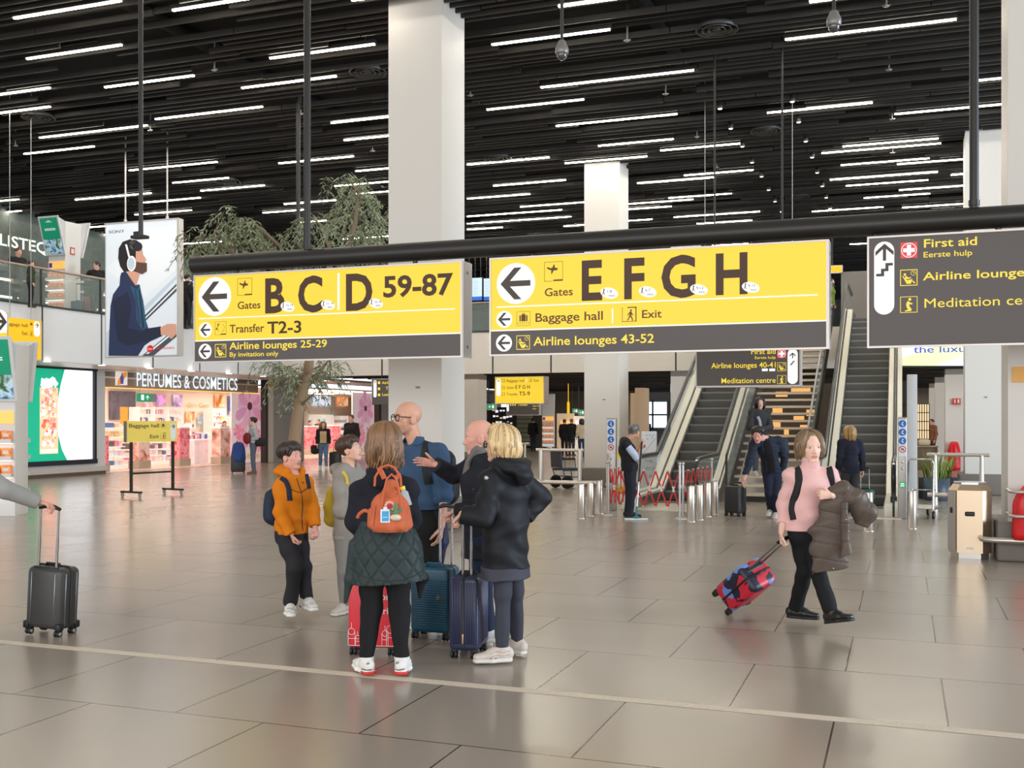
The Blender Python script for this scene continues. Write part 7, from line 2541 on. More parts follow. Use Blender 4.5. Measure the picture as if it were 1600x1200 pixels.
   for j in range(len(pts)):
    u = j / (len(pts) - 1)
    rs.append(thick * hh / .22 * (.5 + 1.0 * math.sin(PI * min(u, .82))) * (1.0 if u < .7 else 1.0 - 2.6 * (u - .7)))
   b.tube([p - s.root for p in pts], rs, 5, q.choice((0, 0, 0, 1, 1, 2, 2)))
  b.build('hair_locks', [m, _mats[m.name + '_light'], _mats[m.name + '_deep']], o)
  return s
 def brows(s, m, w=1.0):
  b = MB()
  for g in (-1, 1):
   b.tube([s.hp(g * .075, .362, .108) - s.root, s.hp(g * .14, .352, .125) - s.root, s.hp(g * .205, .300, .112) - s.root], [.0042 * w, .0052 * w, .0024 * w], 6)
  b.build('eyebrows', m, s.t)
  return s
 def glasses(s, m):
  b = MB()
  for g in (-1, 1):
   c = s.hp(g * .145, .415, .01)
   hr = np.cross(s.hf, s.hu)
   ring = [c + (hr * math.cos(a) * .115 + s.hu * math.sin(a) * .10) * s.hh - s.root for a in [2 * PI * k / 16 for k in range(17)]]
   b.tube(ring, .0042, 6, cap=False)
   b.tube([s.hp(g * .26, .41, .03) - s.root, s.hp(g * .345, .33, .04) - s.root, s.hp(g * .35, -.02, .03) - s.root], .0036, 6)
  b.tube([s.hp(-.03, .43, .03) - s.root, s.hp(.03, .43, .03) - s.root], .0036, 6)
  b.build('glasses', m, s.t)
  return s
def fabric(name, col, rough=.85, bump=.25, bscale=160, var=.10, sheen=.0, vscale=9):
 return mat(name, col, rough, bump=bump, bscale=bscale, var=var, vscale=vscale, sheen=sheen, spec=.25)
# ------------------------------------------------------------------ the group in front, and the woman walking on the right
from mathutils.bvhtree import BVHTree
_bvh = {}
def bvh_of(o):
 if o.name not in _bvh:
  me = o.data
  n = len(me.vertices)
  co = np.empty(n * 3, F32)
  me.vertices.foreach_get('co', co)
  off = Vector(o.location)
  p = o.parent
  while p is not None:
   off = off + p.location
   p = p.parent
  vs = (co.reshape(-1, 3) + np.array(off, dtype=F32)).tolist()
  _bvh[o.name] = BVHTree.FromPolygons(vs, [tuple(q.vertices) for q in me.polygons])
 return _bvh[o.name]
def onto(objs, px, py, off=.004):
 """Point on the surface of the objects seen at that picture point, lifted by off."""
 o = Vector((0, 0, CAMH))
 d = (at_depth(px, py, 1.0) - o).normalized()
 best = None
 for ob in objs:
  hit = bvh_of(ob).ray_cast(o, d, 60)
  if hit[0] is not None and (best is None or hit[3] < best[3]):
   best = hit
 if best is None:
  return None
 n = best[1] if best[1].dot(d) < 0 else -best[1]
 return best[0] + n * off
def seam(name, objs, pts, r, m, parent, root, off=.002, flat=None, step=6):
 """A cord or strap lying on a surface along a line of picture points."""
 fine = []
 for i in range(len(pts) - 1):
  for j in range(step):
   u = j / step
   fine.append((pts[i][0] + (pts[i + 1][0] - pts[i][0]) * u, pts[i][1] + (pts[i + 1][1] - pts[i][1]) * u))
 fine.append(pts[-1])
 P = [onto(objs, x, y, off) for x, y in fine]
 P = [p - Vector(root) for p in P if p is not None]
 if len(P) < 3:
  return None
 for _ in range(2):
  P = [P[0]] + [(P[i - 1] + P[i] * 2 + P[i + 1]) / 4 for i in range(1, len(P) - 1)] + [P[-1]]
 b = MB()
 if flat is None:
  b.tube(P, r, 6)
 else:
  # flat strap: wide across the view, thin along it
  n = len(P)
  for i in range(n):
   t = (P[min(i + 1, n - 1)] - P[max(i - 1, 0)]).normalized()
   vdir = (P[i] + Vector(root) - Vector((0, 0, CAMH))).normalized()
   w = t.cross(vdir).normalized() * flat
   th = -vdir * r
   b.v += [tuple(P[i] - w), tuple(P[i] - w * .85 + th), tuple(P[i] + w * .85 + th), tuple(P[i] + w)]
  for i in range(n - 1):
   for j in range(3):
    b.f.append((i * 4 + j, i * 4 + j + 1, i * 4 + j + 5, i * 4 + j + 4))
    b.m.append(0)
    b.sm.append(True)
 return b.build(name, m, parent)
def pxp(Z, px, py, dz=0.0):
 return V3(at_depth(px, py, Z + dz))
WHITE_SH = fabric('white_trainer', (226, 222, 216), .6, .15)
WHITE_SO = mat('white_sole', (236, 234, 228), 0.5)
BLK_BOOT = mat('black_boot_leather', (34, 32, 32), 0.35, bump=.1, bscale=60)
BLK_SOLE = mat('black_rubber', (26, 26, 26), 0.6)
M_GLASSES = mat('glasses_dark', (40, 30, 26), 0.25)
# --- boy in the orange hooded jacket
ZB = 9.1
g = ground(463, 966)
p = Person(g, 1.50, 52, 'boy in orange hooded jacket and dark trousers, smiling to the right', .0055)
p.px(ZB, shoR=(440, 758, -.10), elbR=(439, 800, -.13), wriR=(455, 834, -.17), shoL=(478, 756, .08), elbL=(487, 795, .06), wriL=(492, 823, .0),
     hipR=(447, 832, -.06), hipL=(464, 832, .06), kneeR=(461, 887, -.16), kneeL=(473, 886, .02), ankR=(453, 944, -.06), ankL=(479, 936, .06), toeR=(455, 962, -.22), toeL=(488, 957, -.06))
p.fix_torso()
p.J['nek'] = pxp(ZB, 459, 741)
p.head(62, 4, 0, pxp(ZB, 455, 714), .212)
p.hand = dict(R=dict(d=RGT * .35 - UP, n=VIEW * .3 + RGT * .9, curl=.75), L=dict(d=RGT * .2 - UP, n=VIEW * .6 - RGT * .8, curl=.7))
p.body('pink')
M_OR = fabric('orange_fleece', (214, 122, 22), .9, .25, 200, .06)
jk = p.top('hooded_jacket', M_OR, .020, hem=.725, fold=.009, neck=(.058, .03, 0), hood=[(0, -.11, .025, (.13, .085, .07)), (.075, -.02, .02, (.06, .07, .05)), (-.075, -.02, .02, (.06, .07, .05))], waistw=(.135, .105))
M_DK = fabric('charcoal_jersey', (44, 43, 46), .9, .2)
p.trousers(M_DK, .020, .03, fold=.009)
p.shoes(WHITE_SH, WHITE_SO, accent=M_BLACKPL, size=1.18)
M_HB = hair_mat('hair_dark_brown', (52, 36, 28))
p.hair(M_HB, 0, True, 260, 3, 72, 112, 1.05, 0, .015, 96, nape=-.26)
p.brows(M_HB)
M_NVY = fabric('navy_strap', (38, 44, 62), .8, .2)
M_DKSEAM = mat('dark_piping', (40, 34, 36), 0.6)
seam('zipper', [jk], [(462, 742), (466, 757), (471, 770), (473, 790), (471, 808), (473, 829)], .0035, M_DKSEAM, p.t, p.root)
seam('piping', [jk], [(455, 765), (462, 768), (470, 770), (477, 765), (481, 761)], .0035, M_DKSEAM, p.t, p.root)
seam('cuff', [jk], [(448, 840), (455, 838), (461, 835)], .006, M_DKSEAM, p.t, p.root)
seam('logo', [jk], [(472, 754), (473.5, 752.5), (475, 754.5), (473.5, 756), (472, 754)], .0022, M_DKSEAM, p.t, p.root, step=2)
for _q in ([(449, 951), (453, 950), (457, 953)], [(448, 956), (452, 955), (457, 957)], [(473, 945), (478, 944), (481, 947)], [(476, 950), (480, 949), (484, 951)]):
 seam('shoe_lace', p.so, _q, .0022, mat('lace_grey', (150, 150, 152), .7), p.t, p.root)
boy, boyjk = p, jk
# --- child in grey hooded top
ZG = 9.35
g = ground(537, 958)
p = Person(g, 1.53, 58, 'child in grey hooded top looking up, half hidden behind woman with orange rucksack', .006)
p.px(ZG, shoR=(532, 745, -.08), elbR=(532, 797, -.14), wriR=(556, 806, -.22), shoL=(560, 745, .10), elbL=(570, 795, .1), wriL=(572, 815, 0),
     hipR=(538, 835, -.05), hipL=(553, 835, .05), kneeR=(539, 892, -.08), kneeL=(560, 890, .05), ankR=(540, 944, 0), ankL=(562, 942, .15), toeR=(525, 955, -.12), toeL=(560, 955, -.0))
p.fix_torso()
p.J['nek'] = pxp(ZG, 546, 731)
p.head(72, 14, 0, pxp(ZG, 548, 703), .208)
p.body('fair', True, hands=('R',))
M_GR = fabric('grey_jersey', (150, 144, 136), .9, .25, 220)
jg = p.top('hooded_top', M_GR, .022, hem=.66, fold=.009, neck=(.052, .03, 0), hood=[(0, -.12, -.02, (.12, .08, .08)), (.07, .0, .01, (.06, .06, .05)), (-.07, .0, .01, (.06, .06, .05))])
p.trousers(fabric('grey_joggers', (140, 136, 130), .9, .2), .018, .02)
p.shoes(fabric('cream_trainer', (206, 198, 186), .6, .1), mat('cream_sole', (220, 212, 200), .5), size=1.1)
M_HB2 = hair_mat('hair_brown', (72, 48, 34))
p.hair(M_HB2, 0, True, 260, 9, 70, 118, 1.05, 0, .015, 100, nape=-.34)
p.brows(M_HB2)
girl = p
# --- woman seen from behind
ZW = 7.08
g = ground(600, 1055)
p = Person(g, 1.69, 178, 'woman from behind in black sweater, quilted jacket tied around her waist', .0055)
p.px(ZW, shoL=(563, 768, .0), elbL=(556, 818, .02), wriL=(580, 842, .22), shoR=(636, 766, .0), elbR=(642, 816, .04), wriR=(622, 842, .24),
     hipL=(582, 868), hipR=(620, 868), kneeL=(580, 950, .03), kneeR=(624, 950, .03), ankL=(573, 1031), ankR=(628, 1031), toeL=(559, 1046, .17), toeR=(634, 1046, .2))
p.fix_torso()
p.J['nek'] = pxp(ZW, 601, 741)
p.head(172, -4, 0, pxp(ZW, 602, 693), .232)
p.body('fair', True, hands=())
M_BS = fabric('black_sweater', (32, 32, 40), .9, .3, 140, .15)
jw = p.top('sweater', M_BS, .028, hem=.80, fold=.009, sleeve_th=.022, neck=(.055, .0, 0), hood=[(0, -.05, .02, (.115, .085, .05)), (0, -.085, -.035, (.12, .06, .06)), (0, .03, .03, (.095, .07, .04))], waistw=(.15, .11))
M_BJ = fabric('black_joggers', (30, 29, 31), .9, .2)
p.trousers(M_BJ, .015, .02, fold=.007, taper=.010)
p.shoes(WHITE_SH, WHITE_SO, accent=mat('trainer_red', (206, 44, 36), .5), size=1.12)
M_HL = hair_mat('hair_light_brown', (122, 88, 58), .55)
for _q in ([(565, 1045), (573, 1047), (581, 1046)], [(616, 1045), (622, 1047), (632, 1045)]):
 seam('shoe_piping', p.so, _q, .0028, M_DKSEAM, p.t, p.root)
for _q in ([(573, 1039), (574, 1035), (576, 1039), (577, 1035)], [(619, 1038), (620, 1034), (622, 1038), (623, 1034)]):
 seam('shoe_logo', p.so, _q, .0022, M_DKSEAM, p.t, p.root, step=3)
p.hair(M_HL, .185, True, 460, 5, 70, 104, 1.06, .012, .013, 100, nape=-.38)
# quilted jacket tied around the waist
M_QU = fabric('quilted_dark_green', (44, 54, 54), .55, .12, 200, .08)
wa, hm = pxp(ZW, 601, 822), pxp(ZW, 607, 898)
F = Field(pxp(ZW, 520, 960, -.3) - V3(.2, .2, 0), pxp(ZW, 690, 800, .3) + V3(.2, .2, 0), .0055)
lo_ = np.minimum(pxp(ZW, 520, 960, -.35), pxp(ZW, 690, 960, .35)) - .25
hi_ = np.maximum(pxp(ZW, 520, 800, -.35), pxp(ZW, 690, 800, .35)) + .25
F = Field((lo_[0], lo_[1], pxp(ZW, 600, 950)[2]), (hi_[0], hi_[1], pxp(ZW, 600, 800)[2]), .0055)
F.ecap(wa, (wa + hm) / 2, p.r, p.f, (.185, .150), (.225, .185), .04)
F.ecap((wa + hm) / 2, hm + UP * (-.05), p.r, p.f, (.225, .185), (.258, .205), .04)
def quilt(X, Y, Z):
 u = (X - wa[0]) * RGT[0] + (Y - wa[1]) * RGT[1]
 v = (X - wa[0]) * VIEW[0] + (Y - wa[1]) * VIEW[1]
 a = np.arctan2(u, -v + .02) * .24
 z = Z - wa[2]
 g1, g2 = np.abs(np.sin(PI * (a + z * .85) / .118)), np.abs(np.sin(PI * (a - z * .85 + .03) / .118))
 return .011 * np.exp(-np.minimum(g1, g2) * 6.0) - .004
F.disp(quilt)
F.cut(pxp(ZW, 606, 908), (-UP + RGT * .06))
F.cut(pxp(ZW, 601, 812), UP)
F.cap(pxp(ZW, 553, 850, -.05), pxp(ZW, 546, 905, -.05), .035, .032, .02)
F.cap(pxp(ZW, 546, 905, -.05), pxp(ZW, 540, 940, -.05), .032, .014, .02)
q1 = F.build('tied_jacket', M_QU, p.t, p.root)
F2 = Field((lo_[0], lo_[1], pxp(ZW, 600, 960)[2]), (hi_[0], hi_[1], pxp(ZW, 600, 800)[2]), .006)
F2.ecap(pxp(ZW, 655, 895, .05), pxp(ZW, 660, 905, .05), RGT, VIEW, (.05, .03), (.045, .02), .02)
F2.ecap(pxp(ZW, 658, 900, .05), pxp(ZW, 656, 934, .05), RGT, VIEW, (.045, .02), (.010, .008), .02)
F2.build('jacket_lining', fabric('black_lining', (24, 23, 25), .7), p.t, p.root)
seam('hem_tape', [q1], [(550, 890), (560, 897), (580, 905), (606, 908), (630, 906), (650, 899), (662, 890)], .004, M_QU, p.t, p.root)
woman, womjk, quiltj = p, jw, q1
# --- tall man in the denim shirt
ZT2 = 8.65
g = ground(664, 655 + 1.7 * FPX / ZT2)
p = Person(g, 1.85, -48, 'tall bald man with glasses and grey stubble in blue denim shirt', .0055)
p.px(ZT2, shoR=(634, 707, .12), elbR=(622, 775, .12), wriR=(628, 820, -.02), shoL=(686, 708, -.10), elbL=(694, 775, -.14), wriL=(690, 822, -.20),
     hipR=(646, 822, .07), hipL=(674, 822, -.07), kneeR=(655, 900, .1), kneeL=(676, 900, -.02), ankR=(658, 968, .15), ankL=(678, 972, .05), toeR=(648, 980, .0), toeL=(668, 984, -.1))
p.fix_torso()
p.J['nek'] = pxp(ZT2, 651, 691)
p.head(-56, 2, 0, pxp(ZT2, 636, 654), .262)
p.hand = dict(L=dict(d=-UP - RGT * .15, n=-RGT * .8 + VIEW * .3, curl=.35))
p.body('tan', beard=True, hands=('L', 'R'))
p.brows(mat('brow_grey', (120, 100, 88), .7))
p.glasses(M_GLASSES)
M_DEN = fabric('denim_shirt', (56, 80, 108), .8, .25, 260, .14)
jt = p.top('denim_shirt', M_DEN, .018, hem=.975, sleeve=.56, sleeve_th=.018, fold=.009, neck=(.060, .045, 0), waistw=(.15, .12), chestd=.015)
# open collar
b = MB()
for gsd in (-1, 1):
 c = p.J['nek'] + p.r * gsd * .072 + p.f * .055
 pts = [c + UP * .045 - p.f * .07, c + UP * .05, c + p.f * .05 - UP * .015, c + p.r * gsd * .035 - UP * .02 + p.f * .015, c + p.r * gsd * .045 + UP * .0 - p.f * .05]
 b.add([q - p.root for q in pts] + [q - p.root + p.r * gsd * .006 for q in pts], [(0, 1, 2, 3, 4), (9, 8, 7, 6, 5), (0, 5, 6, 1), (1, 6, 7, 2), (2, 7, 8, 3), (3, 8, 9, 4), (4, 9, 5, 0)], 0)
b.build('collar', M_DEN, p.t)
p.trousers(fabric('black_trousers', (26, 25, 27), .85, .2), .02, .02)
p.shoes(WHITE_SH, WHITE_SO)
# navy jacket tied at his waist
F = Field(p.P(-.45, -.4, .55), p.P(-.45, -.4, .55), .01)
pe = pxp(ZT2, 690, 812, -.02)
F = Field(np.minimum(pe - .3, pe - .3), pe + .3, .007)
F = Field((pe[0] - .3, pe[1] - .3, pe[2] - .50), (pe[0] + .3, pe[1] + .3, pe[2] + .12), .007)
F.ecap(pxp(ZT2, 689, 795, .0), pxp(ZT2, 692, 845, .0), RGT, VIEW, (.035, .09), (.05, .11), .03)
F.ecap(pxp(ZT2, 692, 845, .0), pxp(ZT2, 689, 880, .0), RGT, VIEW, (.05, .11), (.02, .04), .03)
F.disp(folds(77, 34, .008))
F.build('tied_jacket', fabric('navy_nylon', (46, 50, 78), .5, .2), p.t, p.root)
tall, talljk = p, jt
# --- bald man with outstretched arm
ZD = 8.05
g = ground(748, 655 + 1.7 * FPX / ZD)
p = Person(g, 1.70, -88, 'bald man in dark coat and grey scarf holding out his open hand', .0055)
p.px(ZD, shoR=(742, 728, .14), elbR=(708, 742, .12), wriR=(681, 726, .0), shoL=(762, 732, -.12), elbL=(752, 792, -.18), wriL=(712, 798, -.16),
     hipR=(752, 838, .08), hipL=(752, 838, -.08), kneeR=(748, 915, .08), kneeL=(755, 915, -.05), ankR=(750, 985, .12), ankL=(762, 985, -.02), toeR=(730, 1000, .12), toeL=(745, 1000, -.02))
p.fix_torso()
p.J['nek'] = pxp(ZD, 756, 711)
p.head(-84, -4, 0, pxp(ZD, 748, 684), .255)
p.hand = dict(R=dict(d=-RGT + UP * .22, n=-VIEW * .75 - UP * .5, curl=.12, thumb=.0, spread=1.6), L=dict(d=-RGT * .8 - UP * .45, n=-UP - RGT * .2, curl=1.05))
p.body('pink')
p.brows(mat('brow_fair', (170, 120, 96), .7))
M_CO = fabric('navy_black_coat', (34, 36, 44), .75, .2, 120, .1)
jb = p.top('coat', M_CO, .026, hem=.66, fold=.008, sleeve_th=.020, neck=(.060, .05, 0), hemw=(.20, .17), waistw=(.15, .12))
p.trousers(fabric('dark_jeans', (40, 50, 74), .8, .2), .016, .02)
p.shoes(WHITE_SH, WHITE_SO, size=1.1)
F = Field(p.J['nek'] - .28, p.J['nek'] + .22, .006)
F.cap(p.J['nek'] + UP * .02 + p.f * .02, p.J['nek'] + UP * .035 + p.f * .03, .085, None, .01)
F.ecap(p.J['nek'] + p.f * .09, p.J['nek'] + p.f * .155 - UP * .20, p.r, p.f, (.05, .03), (.045, .022), .02)
F.disp(folds(31, 60, .006))
F.build('scarf', fabric('grey_scarf', (120, 114, 112), .9, .3), p.t, p.root)
b = MB()
for py in (765, 790):
 q = onto([jb], 741, py, .004)
 if q:
  b.ball(tuple(q - Vector(p.root)), (.010, .010, .010))
b.build('buttons', mat('button_dark', (70, 66, 66), .3), p.t)
baldm = p
# --- blonde woman in the black hooded coat
ZL = 7.45
g = ground(788, 1035)
p = Person(g, 1.63, -122, 'blonde woman in long black hooded coat and grey jeans, one arm bent behind her', .0055)
p.px(ZL, shoL=(768, 752, -.10), elbL=(757, 806, -.22), wriL=(722, 803, -.20), shoR=(812, 748, .10), elbR=(845, 776, .20), wriR=(820, 806, .12),
     hipL=(780, 855, -.05), hipR=(800, 855, .06), kneeL=(786, 928, -.05), kneeR=(805, 925, .1), ankL=(784, 1015, -.02), ankR=(808, 1003, .22), toeL=(762, 1030, -.04), toeR=(796, 1018, .26))
p.fix_torso()
p.J['nek'] = pxp(ZL, 788, 726)
p.J['nek'] = p.J['nek'] + UP * .0
p.head(-112, 0, 0, pxp(ZL, 781, 695), .232)
p.hand = dict(L=dict(d=-RGT * .7 - UP * .6, n=-UP - RGT * .3, curl=1.05))
p.body('fair', True, hands=('L',))
p.glasses(M_GLASSES)
M_CB = fabric('black_coat', (28, 29, 34), .6, .15, 90, .12)
M_LIN = fabric('grey_lining', (66, 66, 76), .7, .15)
jl = p.top('coat', M_CB, .034, hem=.665, fold=.010, sleeve_th=.028, neck=(.062, .03, 0), hemw=(.205, .175), waistw=(.150, .125), hood=[(0, -.10, -.015, (.155, .105, .075)), (.08, -.04, .015, (.08, .11, .05)), (-.08, -.03, .015, (.08, .11, .05)), (0, -.17, -.07, (.10, .06, .08))])
F = Field(p.P(0, 0, .5) - V3(.4, .4, .1), p.P(0, 0, .8) + V3(.4, .4, .1), .007)
F.ecap(p.J['pel'], V3(p.J['pel'][0], p.J['pel'][1], p.root[2] + .52), p.r, p.f, (.19, .15), (.205, .172), .02)
F.cut(p.P(0, 0, .705), UP)
F.cut(p.P(0, 0, .615), -UP)
F.disp(folds(5, 30, .004))
F.build('coat_lining', M_LIN, p.t, p.root)
p.trousers(fabric('grey_jeans', (62, 64, 74), .8, .25, 220, .15), .008, .045, taper=.004, fold=.005)
p.shoes(fabric('beige_trainer', (206, 194, 184), .6, .15), mat('beige_sole', (214, 210, 202), .45), size=1.14)
seam('shoe_logo', p.so, [(767, 1029), (770, 1031), (776, 1028)], .0026, mat('logo_maroon', (130, 50, 54), .5), p.t, p.root)
for _y in (1017, 1022):
 seam('shoe_wave', p.so, [(766, _y + 6), (776, _y + 1), (786, _y + 3), (797, _y)], .0018, mat('wave_taupe', (168, 154, 146), .6), p.t, p.root)
M_BL = hair_mat('hair_blonde', (206, 176, 128), .4)
p.hair(M_BL, .12, True, 400, 8, 60, 100, 1.06, .004, .013, 96, nape=-.40)
b = MB()
q = onto([jl], 760, 747, .004)
if q:
 b.ball(tuple(q - Vector(p.root)), (.016, .008, .016))
 b.build('badge', mat('badge_silver', (170, 170, 172), .3, .5), p.t)
blonde, blondjk = p, jl
# --- woman in the pink sweater walking towards us
ZP = 8.65
g = ground(1262, 982)
p = Person((g.x, g.y, 0), 1.66, 14, 'walking woman in pink turtleneck sweater with brown coat over her arm', .005)
p.px(ZP, shoR=(1238, 744, .0), elbR=(1225, 788, .05), wriR=(1221, 832, -.04), shoL=(1296, 742, .0), elbL=(1317, 785, .02), wriL=(1298, 774, -.34),
     hipR=(1250, 832, .02), hipL=(1269, 832, -.02), kneeR=(1258, 890, .02), kneeL=(1278, 893, -.14), ankR=(1243, 950, .28), ankL=(1299, 957, -.22), toeR=(1262, 968, .24), toeL=(1312, 972, -.36))
p.fix_torso()
p.J['nek'] = pxp(ZP, 1266, 731)
p.head(5, -2, 2, pxp(ZP, 1266, 699), .246)
_f, _u = RGT * .50 - VIEW * .75 + UP * .22, UP
p.footup = {'L': (_f, _u)}
_f = _f / np.linalg.norm(_f)
p.J['toeL'] = p.J['ankL'] - UP * .05 + _f * .10
p.hand = dict(R=dict(d=-UP - RGT * .05 - VIEW * .1, n=RGT * .9 - VIEW * .2, curl=.9), L=dict(d=-RGT + UP * .06 - VIEW * .15, n=VIEW, curl=1.3, thumb=1.3))
p.body('pale', True)
M_HP = hair_mat('hair_ash_blonde', (132, 106, 78), .45)
p.brows(mat('brow_brown', (110, 78, 58), .7), .8)
M_PK = fabric('pink_wool', (236, 186, 182), .95, .35, 240, .05, .3)
jp = p.top('sweater', M_PK, .023, hem=.80, sleeve=.84, sleeve_th=.011, fold=.009, neck=(.049, .012, 0), collar=.052, waistw=(.155, .12), hemw=(.185, .15))
F = Field(p.J['nek'] - .12, p.J['nek'] + .12, .004)
F.cap(p.J['nek'] - UP * .03 + p.f * .008, p.J['nek'] + UP * .052 + p.f * .02, .070, .064, 0)
def ribs(X, Y, Z):
 c = p.J['nek']
 return .0022 * np.sin(34 * np.arctan2(Y - c[1], X - c[0]))
F.disp(ribs)
F.cut(p.J['nek'] + UP * .055, UP - p.f * .25)
F.cut(p.J['nek'] - UP * .045, -UP)
F.cap(p.J['nek'] + UP * .03 + p.f * .02, p.J['nek'] + UP * .15 + p.f * .03, .054, .06, .01, True)
F.build('turtleneck', M_PK, p.t, p.root)
p.trousers(fabric('black_jeans', (28, 28, 31), .8, .2), .012, .03, fold=.005, taper=-.006)
p.shoes(BLK_BOOT, BLK_SOLE, boot=.05, size=1.08)
p.hair(M_HP, .125, False, 380, 12, 60, 98, .99, .003, .012, 84, nape=-.34)
# hair falling each side of the face
pink, pinkjk = p, jp
# ------------------------------------------------------------------ bags, suitcases, the coat over the arm
M_WHEEL = mat('wheel_black', (28, 28, 30), 0.45)
M_POLE = mat('handle_pole', (150, 146, 146), 0.25, 0.9)
def suitcase(label, loc, M3, W, D, H, m, ribs=None, pole=.5, poles_y=None, zipper='x', group=None, mats=None, grip_w=None, trim=M_BLACKPL, soft=.035, nrib=9, pole_x=0.0):
 """Wheeled case standing at loc; M3 turns local x (width), y (depth, front is -y), z (up). pole = length of pulled handle."""
 t = thing('suitcase', label, 'suitcase', tuple(loc), 0, group)
 t.rotation_euler = M3.to_euler()
 z0 = .055
 b = MB().rbox((-W / 2, -D / 2, z0), (W / 2, D / 2, H), soft, 0, None, 4)
 if ribs == 'v':
  for k in range(nrib):
   x = -W / 2 + .03 + (W - .06) * k / (nrib - 1)
   if zipper == 'y' and abs(x) < .02:
    continue
   b.rbox((x - .006, -D / 2 - .004, z0 + .05), (x + .006, D / 2 + .004, H - .035), .003, 0, None, 1)
   b.rbox((x - .006, -D / 2 + .03, z0 + .05), (x + .006, D / 2 - .03, H + .003), .003, 0, None, 1)
  for k in range(12):
   y = -D / 2 + .04 + (D - .08) * k / 11
   for sx in (-1, 1):
    b.rbox((sx * (W / 2 - .002) - .004, y - .006, z0 + .05), (sx * (W / 2 - .002) + .004, y + .006, H - .04), .003, 0, None, 1)
 if ribs == 'h':
  for k in range(20):
   z = z0 + .06 + (H - z0 - .16) * k / 19
   b.rbox((-W / 2 + .02, -D / 2 - .004, z - .006), (W / 2 - .02, D / 2 + .004, z + .006), .003, 0, None, 1)
   b.rbox((-W / 2 - .004, -D / 2 + .03, z - .006), (W / 2 + .004, D / 2 - .03, z + .006), .003, 0, None, 1)
 b.build('shell', mats or m, t)
 zb_ = MB()
 e = .004
 if zipper == 'x':
  ring = [(-W / 2 - e, 0), (W / 2 + e, 0)]
  zb_.tube([(-W / 2 - e, 0, z0 + .04), (-W / 2 - e, 0, H - .03), (-W / 2 + .03, 0, H + e), (W / 2 - .03, 0, H + e), (W / 2 + e, 0, H - .03), (W / 2 + e, 0, z0 + .04)], .009, 6)
 else:
  zb_.tube([(0, -D / 2 - e, z0 + .03), (0, -D / 2 - e, H - .03), (0, -D / 2 + .03, H + e), (0, D / 2 - .03, H + e), (0, D / 2 + e, H - .03), (0, D / 2 + e, z0 + .03)], .010, 6)
  zb_.rbox((-.008, -D / 2 - .012, z0 + .07), (.008, -D / 2 - .004, z0 + .15), .003)
 zb_.build('zipper', trim, t)
 py = D / 2 - .04 if poles_y is None else poles_y
 gw = grip_w or min(W * .5, .20)
 if pole > .02:
  pb = MB()
  for sx in (-1, 1):
   xx = pole_x + sx * gw / 2
   pb.tube([(xx, py, H - .10), (xx, py, H + pole * .52)], .0105, 8).tube([(xx, py, H + pole * .5), (xx, py, H + pole)], .008, 8)
  pb.build('telescopic_handle', M_POLE, t)
  MB().tube([(pole_x - gw / 2 - .012, py, H + pole), (pole_x - gw / 4, py, H + pole + .016), (pole_x + gw / 4, py, H + pole + .016), (pole_x + gw / 2 + .012, py, H + pole)], [.013, .017, .017, .013], 10).build('grip', M_BLACKPL, t)
  MB().rbox((pole_x - gw / 2 - .03, py - .025, H - .03), (pole_x + gw / 2 + .03, py + .025, H + .004), .01).build('handle_socket', M_BLACKPL, t)
 MB().tube([(-.07, -.01, H), (-.06, -.01, H + .02), (.06, -.01, H + .02), (.07, -.01, H)], .009, 8).build('carry_handle', trim, t)
 for sx in (-1, 1):
  for sy in (-1, 1):
   x, y = sx * (W / 2 - .035), sy * (D / 2 - .035)
   w = MB().rbox((x - .022, y - .022, .04), (x + .022, y + .022, z0 + .03), .006)
   for o_ in (-.014, .014):
    w.lathe([(.012, -.009), (.026, -.009), (.028, 0), (.026, .009), (.012, .009)], (0, 0, 0), 14, 0, T(x + o_, y - .006, .028) @ RYm(R90))
   w.build('wheel', M_WHEEL, t)
 return t
def M3z(rz):
 return Matrix.Rotation(rz, 3, 'Z')
# black case pulled in from the left edge
g = ground(80, 990)
tilt = Matrix.Rotation(math.radians(3), 3, 'Z') @ Matrix.Rotation(math.radians(3), 3, 'Y')
M_BLKS = mat('case_graphite', (62, 60, 58), 0.42, bump=.12, bscale=40, var=.12)
c_left = suitcase('graphite hard suitcase with pulled handle at left edge, held by grey sleeve', g, tilt, .34, .23, .54, M_BLKS, None, .46, -.075, soft=.05)
b = MB()
for x in (-.11, .11):
 b.rbox((x - .004, -.119, .09), (x + .004, -.112, .50), .002, 0, None, 1)
for y in (-.06, .06):
 b.rbox((.166, y - .006, .09), (.174, y + .006, .50), .002, 0, None, 1)
b.build('shell_ridge', mat('ridge_steel', (130, 136, 140), .3, .7), c_left)
b = MB()
for sx in (-1, 1):
 for sy in (-1, 1):
  b.rbox((sx * .150 - .026, sy * .095 - .026, .05), (sx * .150 + .026, sy * .095 + .026, .11), .012)
b.build('corner_guard', M_BLACKPL, c_left)
M_HUB = mat('wheel_hub', (180, 178, 176), .3, .6)
for sx in (-1, 1):
 for sy in (-1, 1):
  MB().lathe([(0, -.026), (.016, -.026), (.016, .026), (0, .026)], (0, 0, 0), 12, 0, T(sx * .135, sy * .08 - .006, .028) @ RYm(R90)).build('wheel_hub', M_HUB, c_left)
